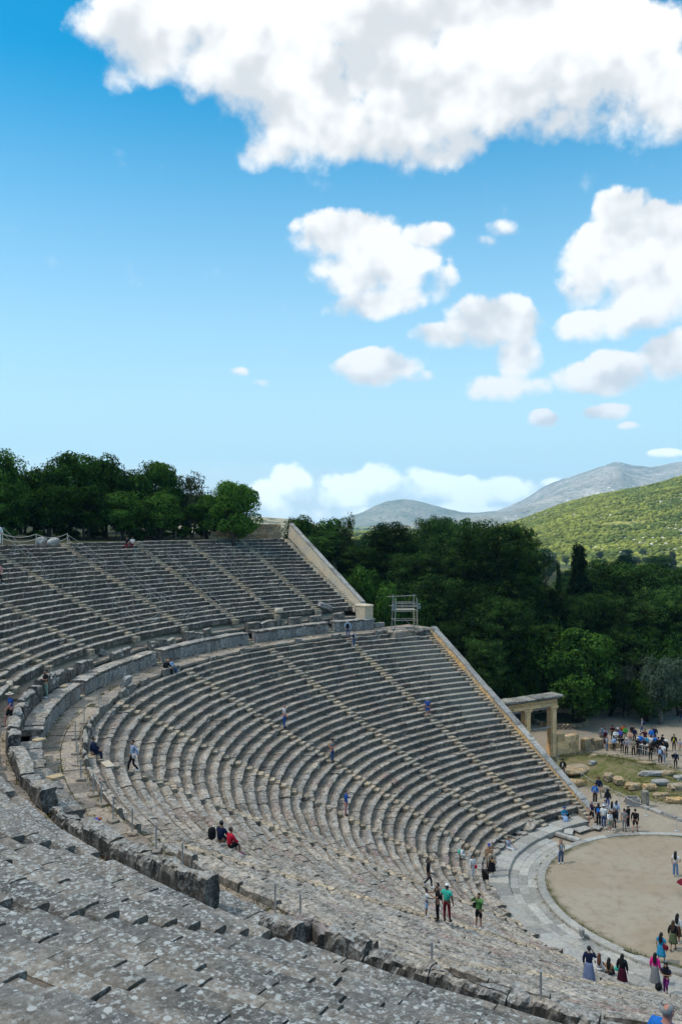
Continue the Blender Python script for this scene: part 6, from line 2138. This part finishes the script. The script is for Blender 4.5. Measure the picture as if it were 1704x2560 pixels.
# --- round earth floor and front right benches
person('woman in beige cardigan and wide jeans standing inside the kerb ring', G_(1401, 2159), 10, 1.70, 'relaxed', ('down', 'face'), ('shirt', 'beige', None, 'lblue'), ('wide', 'jean'), ('long', 'blond'), 'fair', None, 'white', 1)
person('woman with very long black hair, white tee and pale jeans, seen from behind', G_(1687, 2191), 165, 1.68, 'relaxed', ('down', 'hip'), ('tee', 'white'), ('wide', 'jeanl'), ('long', 'black'), 'fair', None, 'white', 1)
person('woman in white blouse and brown skirt at the picture edge', G_(1692, 2358), 150, 1.66, 'stand', ('face', 'down'), ('shirt', 'white'), ('skirt', 'brown'), ('long', 'black'), 'mid', None, 'white', 1)
person('woman in black jacket and olive skirt walking away over the earth floor', G_(1681, 2377), 170, 1.66, 'walk', ('down', 'down'), ('jacket', 'black'), ('skirt', 'olive'), ('long', 'brown'), 'mid', None, 'black', 1)
a = person('woman in turquoise blue dress and white leggings stepping over the kerb ring', G_(1651, 2409), 155, 1.66, 'walk', ('down', 'down'), ('tee', 'cyan'), ('skirt', 'cyan'), ('long', 'black'), 'fair', None, 'white', 1, 1.1)
handbag(a, 'wine', 'dark red shoulder bag of the woman in turquoise dress', (.26, -.02, 1.0))
person('woman in bright pink jacket and grey patterned skirt', G_(1636, 2461), 165, 1.62, 'stand', ('down', 'down'), ('jacket', 'pink'), ('long', 'grey'), ('long', 'black'), 'mid', None, 'dark', 1)
person('woman in headscarf and purple trousers with one foot up, reading her phone', T(1664, 2484), -15, 1.66, 'climb', ('phone', 'phone'), ('tee', 'navy', 'floral'), ('trousers', 'purple'), ('veil', 'black'), 'mid', None, 'grey', 1, 1.08, mirror=True)
P = T(1645, 2476)
mb = MB(); V, F = ico(3); mb.add(np.sign(V) * np.abs(V) ** .75 * [.20, .15, .15] + P + [0, 0, .14], F)
o = mb.build('handbag', cloth('bag_cloth', C['black']), smooth=True); mb = MB(); mb.tube([P + [-.1, 0, .25], P + [-.06, 0, .38], P + [.06, 0, .38], P + [.1, 0, .25]], .012, 5); mb.build('strap', cloth('bag_cloth', C['black']), o)
tag(o, 'black handbag set down by the foot of the woman in purple trousers', 'bag')


def behind(x, yfoot, ytop, h):
    """feet hidden behind nearer benches: distance from the height the figure has in view"""
    best = None
    for zf in np.linspace(.1, 4, 80):
        p = on_z(x, yfoot, zf); r = float(polar(p[None])[0][0])
        e = abs(float(tread(r)) - zf) if r > 12.9 else 9
        if best is None or e < best[0]: best = (e, p)
    p = best[1].copy(); p[2] = float(tread(float(polar(p[None])[0][0])))
    return p


person('woman in navy cardigan and long slate blue skirt on the lower benches', behind(1471, 2464, 2376, 1.68), 165, 1.70, 'stand', ('down', 'face'), ('shirt', 'navy'), ('long', 'dustblue'), ('short', 'black'), 'fair', None, 'dark', 1)
person('woman with long auburn hair in a white dress, sitting', behind(1496, 2428, 2376, 1.2) + [0, 0, .02], 170, 1.68, 'sit', ('knee', 'knee'), ('top', 'white'), ('long', 'white'), ('long', 'auburn'), 'mid', None, 'white', 1)
person('woman in tan top and dark patterned skirt, sitting', behind(1520, 2438, 2390, 1.2) + [0, 0, .02], 165, 1.62, 'sit', ('knee', 'knee'), ('top', 'tan'), ('long', 'dark'), ('long', 'black'), 'mid', None, 'dark', 1)
a = person('woman all in black with a maroon long skirt and black hair', behind(1554, 2470, 2380, 1.70), 165, 1.72, 'stand', ('down', 'down'), ('jacket', 'black'), ('long', 'maroon'), ('long', 'black'), 'fair', None, 'dark', 1)
handbag(a, 'teal', 'pale green bag carried by the woman all in black', (-.28, .05, .86), (.12, .07, .10))


# --- balding man low in the picture corner: head modelled more closely
def near_man():
    o, d = cam_ray(1664, 2506)
    top = o + d * 11.0
    pos = np.array([top[0], top[1], top[2] - 1.74])
    info = person('balding man in blue tee and glasses in the lower corner', pos, 140, 1.74, 'stand', ('down', 'down'), ('tee', 'bright'), ('trousers', 'khaki'), ('bald', 'grey'), 'ruddy', None, 'dark', 1, 1.12)
    hc = np.array(info['tor'](0, .028, 1.612)); root = info['root']
    mb = MB(); V, F = ico(3)
    P = V * np.array([.089, .106, .098]) * (1 + .02 * vnoise(V * 5, 3))[:, None] + [0, -.012, .016]
    keep = ((V[:, 1] < .25) & (V[:, 2] > -.62)) & ~((V[:, 2] > .50) & (V[:, 1] > -.72) & (np.abs(V[:, 0]) < .52))
    idx = -np.ones(len(V), int); idx[keep] = np.arange(keep.sum())
    mb.add(P[keep] + hc, [[idx[i] for i in f_] for f_ in F if all(keep[i] for i in f_)])
    mb.build('hair', HAIR['grey'], root, smooth=True)
    gl = MB()
    for sd in (-1, 1):
        t = np.linspace(0, 2 * math.pi, 13)
        gl.tube([hc + [sd * .034 + .024 * math.cos(a), .104, .002 + .018 * math.sin(a)] for a in t], .003, 5, cap=False)
        gl.tube([hc + [sd * .058, .104, .006], hc + [sd * .088, .02, .006], hc + [sd * .088, -.02, -.004]], .003, 5)
    gl.tube([hc + [-.012, .106, .006], hc + [.012, .106, .006]], .003, 5)
    gl.build('glasses', EYE_M, root)


near_man()

# --- party by the foot of the end wall
PG = 'visitors gathered by the foot of the end wall'
Q = lambda x, y: G_(1440 + x * .12755, 1930 + y * .12755)
person('grey haired man in navy tee and black shorts striding past the stair foot', Q(310, 1005), -60, 1.78, 'walk', ('swingb', 'swingf'), ('tee', 'navy'), ('shorts', 'black'), ('short', 'grey'), 'ruddy', None, 'black', 1, group=PG)
person('woman in bright blue jacket and long black trousers on the parodos path', Q(360, 612), 5, 1.68, 'stand', ('down', 'pocket'), ('jacket', 'bright', None, 'lblue'), ('wide', 'black'), ('short', 'brown'), 'fair', None, 'white', 1, group=PG)
person('man in wide hat, dark coat and beige trousers behind the woman in bright blue', Q(440, 510), -20, 1.82, 'walk', ('down', 'down'), ('jacket', 'navy'), ('trousers', 'beige'), ('short', 'grey'), 'fair', ('brim', 'brown'), 'dark', 1, group=PG)
person('woman in black headscarf and dark jacket at the back of the party', Q(610, 730), 170, 1.64, 'stand', ('down', 'down'), ('jacket', 'dark'), ('trousers', 'blue'), ('veil', 'black'), 'mid', None, 'dark', 0, group=PG)
a = person('black hooded visitor with a small blue bag on the back', Q(430, 1045), 170, 1.72, 'stand', ('down', 'down'), ('hood', 'black'), ('wide', 'black'), ('long', 'black'), 'mid', None, 'dark', 1, group=PG)
backpack(a, 'bright', 'small bright blue backpack in the party by the end wall', .75)
person('man in white shirt, white cap and jeans seen from behind', Q(530, 1095), 175, 1.78, 'stand', ('phone', 'phone'), ('jacket', 'white'), ('trousers', 'jean'), ('short', 'black'), 'mid', ('cap', 'white'), 'white', 1, 1.08, group=PG)
person('woman in sunglasses and pale top facing out of the party', Q(556, 960), -10, 1.66, 'stand', ('phone', 'phone'), ('shirt', 'lgrey'), ('trousers', 'jean'), ('short', 'black'), 'fair', None, 'white', 0, group=PG)
person('woman with long black hair and dark vest in the middle of the party', Q(695, 990), 160, 1.66, 'stand', ('down', 'reach'), ('shirt', 'white'), ('trousers', 'black'), ('long', 'black'), 'mid', None, 'white', 0, group=PG)
person('woman in pale blue white shirt and jeans at the edge of the party', Q(785, 965), 150, 1.64, 'stand', ('down', 'down'), ('shirt', 'lblue'), ('trousers', 'jean'), ('bob', 'black'), 'fair', None, 'white', 1, group=PG)
person('girl in green shorts and white shirt with long black hair', Q(650, 1170), 30, 1.60, 'relaxed', ('down', 'reach'), ('shirt', 'white'), ('shorts', 'sage'), ('long', 'black'), 'fair', None, 'white', 1, .95, group=PG)
person('girl in black with long brown hair beside the one in green shorts', Q(735, 1130), -15, 1.62, 'stand', ('down', 'face'), ('jacket', 'black'), ('trousers', 'black'), ('long', 'brown'), 'fair', None, 'white', 1, .95, group=PG)
person('man in grey tee and grey trousers with his back turned', Q(935, 1162), 165, 1.74, 'stand', ('down', 'phone'), ('tee', 'grey'), ('trousers', 'grey'), ('short', 'black'), 'ruddy', None, 'brown', 1, group=PG)
person('man in white cap and black jacket next to the man in grey', Q(1010, 1100), -120, 1.78, 'stand', ('phone', 'phone'), ('jacket', 'black'), ('trousers', 'black'), ('short', 'black'), 'mid', ('cap', 'lgrey'), 'white', 1, group=PG)
person('man in black tee and black shorts walking away towards the floor', Q(1145, 1185), 165, 1.80, 'walk', ('down', 'swingb'), ('shirt', 'black'), ('shorts', 'black'), ('short', 'black'), 'ruddy', None, 'black', 1, 1.12, group=PG)
a = person('dark dressed person with a backpack on the path below the gate', G_(1406, 1945), -10, 1.78, 'relaxed', ('down', 'down'), ('jacket', 'black', None, 'white'), ('trousers', 'dark'), ('short', 'black'), 'mid', ('cap', 'black'), 'dark', 0)
backpack(a, 'dark', 'dark backpack of the person on the path below the gate')
person('dark haired person mostly hidden behind the lower end wall', G_(1369, 1934), 160, 1.74, 'stand', ('down', 'down'), ('jacket', 'black'), ('trousers', 'black'), ('long', 'black'), 'mid', None, 'dark', 0)

# --- tour group behind the railing
TG = 'tour group behind the railing'
R = lambda x, y: G_(1450 + x * .162, 1780 + y * .162)
GROUP = [
    (320, 490, 20, 'stand', 'down', ('jacket', 'grey'), ('trousers', 'olive'), ('short', 'brown'), ('brim', 'grey'), 'visitor in grey jacket and brimmed hat where the railing turns'),
    (345, 472, 25, 'stand', 'down', ('jacket', 'cyan'), ('trousers', 'dark'), ('long', 'black'), None, 'long haired visitor in blue green jacket at the back by the railing turn'),
    (378, 482, 10, 'stand', 'phone', ('jacket', 'lblue'), ('trousers', 'jean'), ('long', 'black'), None, 'long haired visitor in pale blue jacket near the railing turn'),
    (385, 520, 40, 'stand', 'down', ('jacket', 'maroon'), ('trousers', 'maroon'), ('short', 'brown'), None, 'visitor in dark maroon near the railing turn'),
    (405, 592, 60, 'stand', 'fold', ('jacket', 'lgrey'), ('trousers', 'jeanl'), ('short', 'brown'), ('cap', 'rose'), 'small visitor in grey top and light jeans at the rail'),
    (490, 442, 15, 'stand', 'phone', ('tee', 'black'), ('trousers', 'black'), ('short', 'black'), ('cap', 'black'), 'big man in black and red holding a phone at the back of the tour group'),
    (540, 522, 10, 'relaxed', 'fold', ('jacket', 'white'), ('trousers', 'black'), ('long', 'black'), None, 'woman in white jacket and black trousers facing out of the tour group'),
    (570, 480, 5, 'stand', 'down', ('jacket', 'black'), ('trousers', 'black'), ('short', 'black'), ('cap', 'white'), 'visitor in black with a white cap at the back of the tour group'),
    (610, 502, -5, 'stand', 'fold', ('jacket', 'indigo'), ('trousers', 'black'), ('long', 'black'), None, 'visitor in violet blue jumper in the tour group'),
    (660, 440, -5, 'stand', 'down', ('jacket', 'orange'), ('trousers', 'dark'), ('short', 'brown'), None, 'visitor in dark orange behind the green jumper'),
    (690, 472, 0, 'stand', 'phone', ('hood', 'vgreen'), ('trousers', 'beige'), ('short', 'black'), None, 'visitor in vivid green jumper in the tour group'),
    (765, 542, -5, 'relaxed', 'phone', ('jacket', 'peach'), ('trousers', 'lgrey'), ('long', 'brown'), None, 'long haired woman in peach jacket and grey jeans'),
    (800, 452, -10, 'stand', 'down', ('jacket', 'black'), ('trousers', 'black'), ('short', 'black'), None, 'dark visitor at the back between the peach and navy jackets'),
    (830, 482, -10, 'stand', 'down', ('jacket', 'navy'), ('trousers', 'dark'), ('short', 'brown'), None, 'visitor in navy jacket beside the peach jacket'),
    (515, 602, 170, 'stand', 'down', ('jacket', 'lblue'), ('trousers', 'black'), ('short', 'black'), None, 'child with pale blue top bending at the rail'),
    (705, 662, 165, 'stand', 'hip', ('shirt', 'lilac'), ('trousers', 'black'), ('short', 'grey'), ('cap', 'white'), 'man in lilac grey shirt and white cap with hand on hip at the rail'),
    (640, 632, 170, 'stand', 'down', ('shirt', 'black'), ('trousers', 'black'), ('short', 'black'), None, 'visitor in black close beside the man in lilac grey'),
    (815, 692, 175, 'relaxed', 'phone', ('vest', 'khaki'), ('trousers', 'black'), ('short', 'black'), None, 'visitor in khaki vest with back turned at the rail'),
    (885, 662, 160, 'stand', 'fold', ('jacket', 'black'), ('trousers', 'black'), ('short', 'black'), ('cap', 'white'), 'visitor in black with white cap between the khaki vest and the table'),
    (920, 600, -30, 'stand', 'down', ('jacket', 'bright'), ('trousers', 'dark'), ('short', 'black'), None, 'visitor in blue seen over the black jackets of the tour group'),
    (990, 522, -15, 'stand', 'face', ('jacket', 'maroon'), ('trousers', 'black'), ('long', 'brown'), None, 'long dark haired woman alone in the gap of the tour group'),
    (1010, 622, 150, 'stand', 'down', ('hood', 'cyan'), ('trousers', 'black'), ('short', 'black'), None, 'visitor in cyan hooded jacket in the middle of the tour group'),
    (985, 672, 160, 'stand', 'reach', ('tee', 'black'), ('trousers', 'dark'), ('short', 'ruddy' if False else 'brown'), ('cap', 'lgrey'), 'man in black tee and grey cap leaning on the information table'),
    (1090, 502, -20, 'stand', 'down', ('jacket', 'bright'), ('trousers', 'dark'), ('short', 'black'), None, 'short visitor in blue jacket in front of the navy coat'),
    (1145, 462, -20, 'stand', 'down', ('jacket', 'navy'), ('trousers', 'dark'), ('short', 'brown'), None, 'man in navy coat at the far back of the tour group'),
    (1150, 602, 160, 'stand', 'fold', ('hood', 'bright'), ('trousers', 'dark'), ('short', 'black'), None, 'visitor in bright blue hooded jacket under the navy coat'),
    (1085, 622, 165, 'stand', 'down', ('shirt', 'white'), ('trousers', 'black'), ('short', 'black'), None, 'visitor in white and black under the blue jackets'),
    (1200, 662, -150, 'stand', 'down', ('hood', 'black'), ('trousers', 'black'), ('short', 'black'), None, 'visitor in black hooded top beside the bright blue jacket'),
    (1265, 602, -40, 'stand', 'down', ('jacket', 'black'), ('trousers', 'black'), ('short', 'black'), ('cap', 'black'), 'tall visitor in black coat and black cap'),
    (1130, 672, 175, 'stand', 'down', ('jacket', 'black'), ('trousers', 'black'), ('long', 'black'), None, 'long haired visitor in black behind the rail'),
    (1075, 752, 175, 'relaxed', 'reach', ('shirt', 'black'), ('trousers', 'black'), ('long', 'brown'), None, 'visitor in black resting an arm on the rail'),
    (1275, 767, 150, 'stand', 'down', ('tee', 'white', None, 'red'), ('trousers', 'jeanl'), ('short', 'black'), None, 'visitor in red and white top and light jeans'),
    (1315, 702, -140, 'stand', 'down', ('jacket', 'black'), ('trousers', 'black'), ('short', 'black'), ('brim', 'white'), 'visitor in black with a white sun hat'),
    (1225, 807, 170, 'relaxed', 'phone', ('tee', 'black'), ('trousers', 'black'), ('short', 'black'), ('cap', 'lgrey'), 'visitor in black and grey cap in front of the rail'),
    (1440, 602, -10, 'stand', 'down', ('jacket', 'black', None, 'yellow'), ('trousers', 'black'), ('short', 'black'), None, 'man in black jacket over a yellow tee, apart from the tour group'),
    (1530, 672, -20, 'stand', 'down', ('tee', 'lgrey', 'floral'), ('trousers', 'beige'), ('short', 'grey'), None, 'man in patterned white shirt and beige trousers near the picture edge'),
    (1465, 877, 170, 'stand', 'down', ('jacket', 'navy'), ('trousers', 'dark'), ('short', 'grey'), None, 'man in navy jacket standing this side of the railing'),
    (955, 337, -110, 'walk', 'down', ('shirt', 'lilac'), ('trousers', 'jean'), ('bald', 'black'), None, 'man in lilac shirt and jeans crossing the empty gravel yard'),
    (1550, 162, 160, 'walk', 'down', ('jacket', 'dark'), ('trousers', 'jean'), ('short', 'black'), None, 'person in dark jacket far off at the edge of the wood'),
]
random.seed(3)
for k, (x, y, fc, po, ar, tp, bt, hr, ht, lab) in enumerate(GROUP):
    hh = 1.74 + random.uniform(-.09, .09)
    if 'child' in lab or 'small' in lab: hh = 1.5
    a = person(lab, R(x, y), fc + random.uniform(-12, 12), hh, po, ar, tp, bt, hr, ['fair', 'mid', 'mid', 'ruddy'][k % 4], ht, ['dark', 'white', 'black', 'grey'][k % 4], 0, 1 + random.uniform(-.05, .08), TG if k < 34 else None)
    if k in (5, 14, 33, 37):
        backpack(a, {5: 'red', 14: 'lblue', 33: 'lblue', 37: 'navy'}[k], {5: 'red backpack of the big man in the tour group', 14: 'pale blue backpack of the child at the rail', 33: 'pale blue backpack of the visitor in grey cap', 37: 'dark backpack of the man crossing the gravel yard'}[k])
    if k == 36:
        handbag(a, 'black', 'black bag at the shoulder of the man in navy jacket', (-.25, -.05, 1.25), (.14, .09, .14))
# information lectern the guide's listeners lean on
p = R(905, 640)
mb = MB(); mb.box((p[0], p[1], .45), (.5, .35, .9), -.6, jit=.01, bev=.02)
tb_ = mb.build('information_table', M['coping']); mb = MB(); mb.box((p[0], p[1], .95), (1.7, .6, .06), -.95, bev=.01); mb.build('board', M['rail'], tb_)
tag(tb_, 'slanted pale information table among the tour group', 'information table')
# bright wrapper on the wall
P = T(243, 2054)
mb = MB()
for k in range(3): mb.blob(P + [rng.normal(0, .06), rng.normal(0, .06), .06], (.10, .07, .05), 2, .3, 2.5, k)
o = mb.build('wrapper', cloth('bag_cloth', C['indigo']), smooth=True); mb = MB(); mb.blob(P + [.07, -.05, .07], (.09, .06, .05), 2, .3, 2.5, 8); mb.build('flap', cloth('bag_cloth', C['orange']), o, smooth=True)
tag(o, 'crumpled blue and orange cloth lying on the broken wall', 'cloth')
# half seen umbrella at the edge of the earth floor
P = np.append(on_z(1712, 2238, 0)[:2], 0)
um = empty('umbrella', P.tolist(), 0); tag(um, 'dark red umbrella poking in at the picture edge', 'umbrella')
mb = MB(); t = np.linspace(0, 2 * math.pi, 9)[:-1]
G = np.stack([np.stack([q * np.cos(t), q * np.sin(t), 1.05 - .28 * (q / .55) ** 2 + 0 * t], -1) for q in (.02, .2, .4, .55)], 1)
mb.grid(G, closed_u=True); o = mb.build('canopy', cloth('umbrella_cloth', C['wine']), um); o.modifiers.new('th', 'SOLIDIFY').thickness = .004
mb = MB(); mb.tube([(0, 0, .0), (0, 0, 1.12)], .012, 6); mb.build('shaft', M['dark_metal'], um)
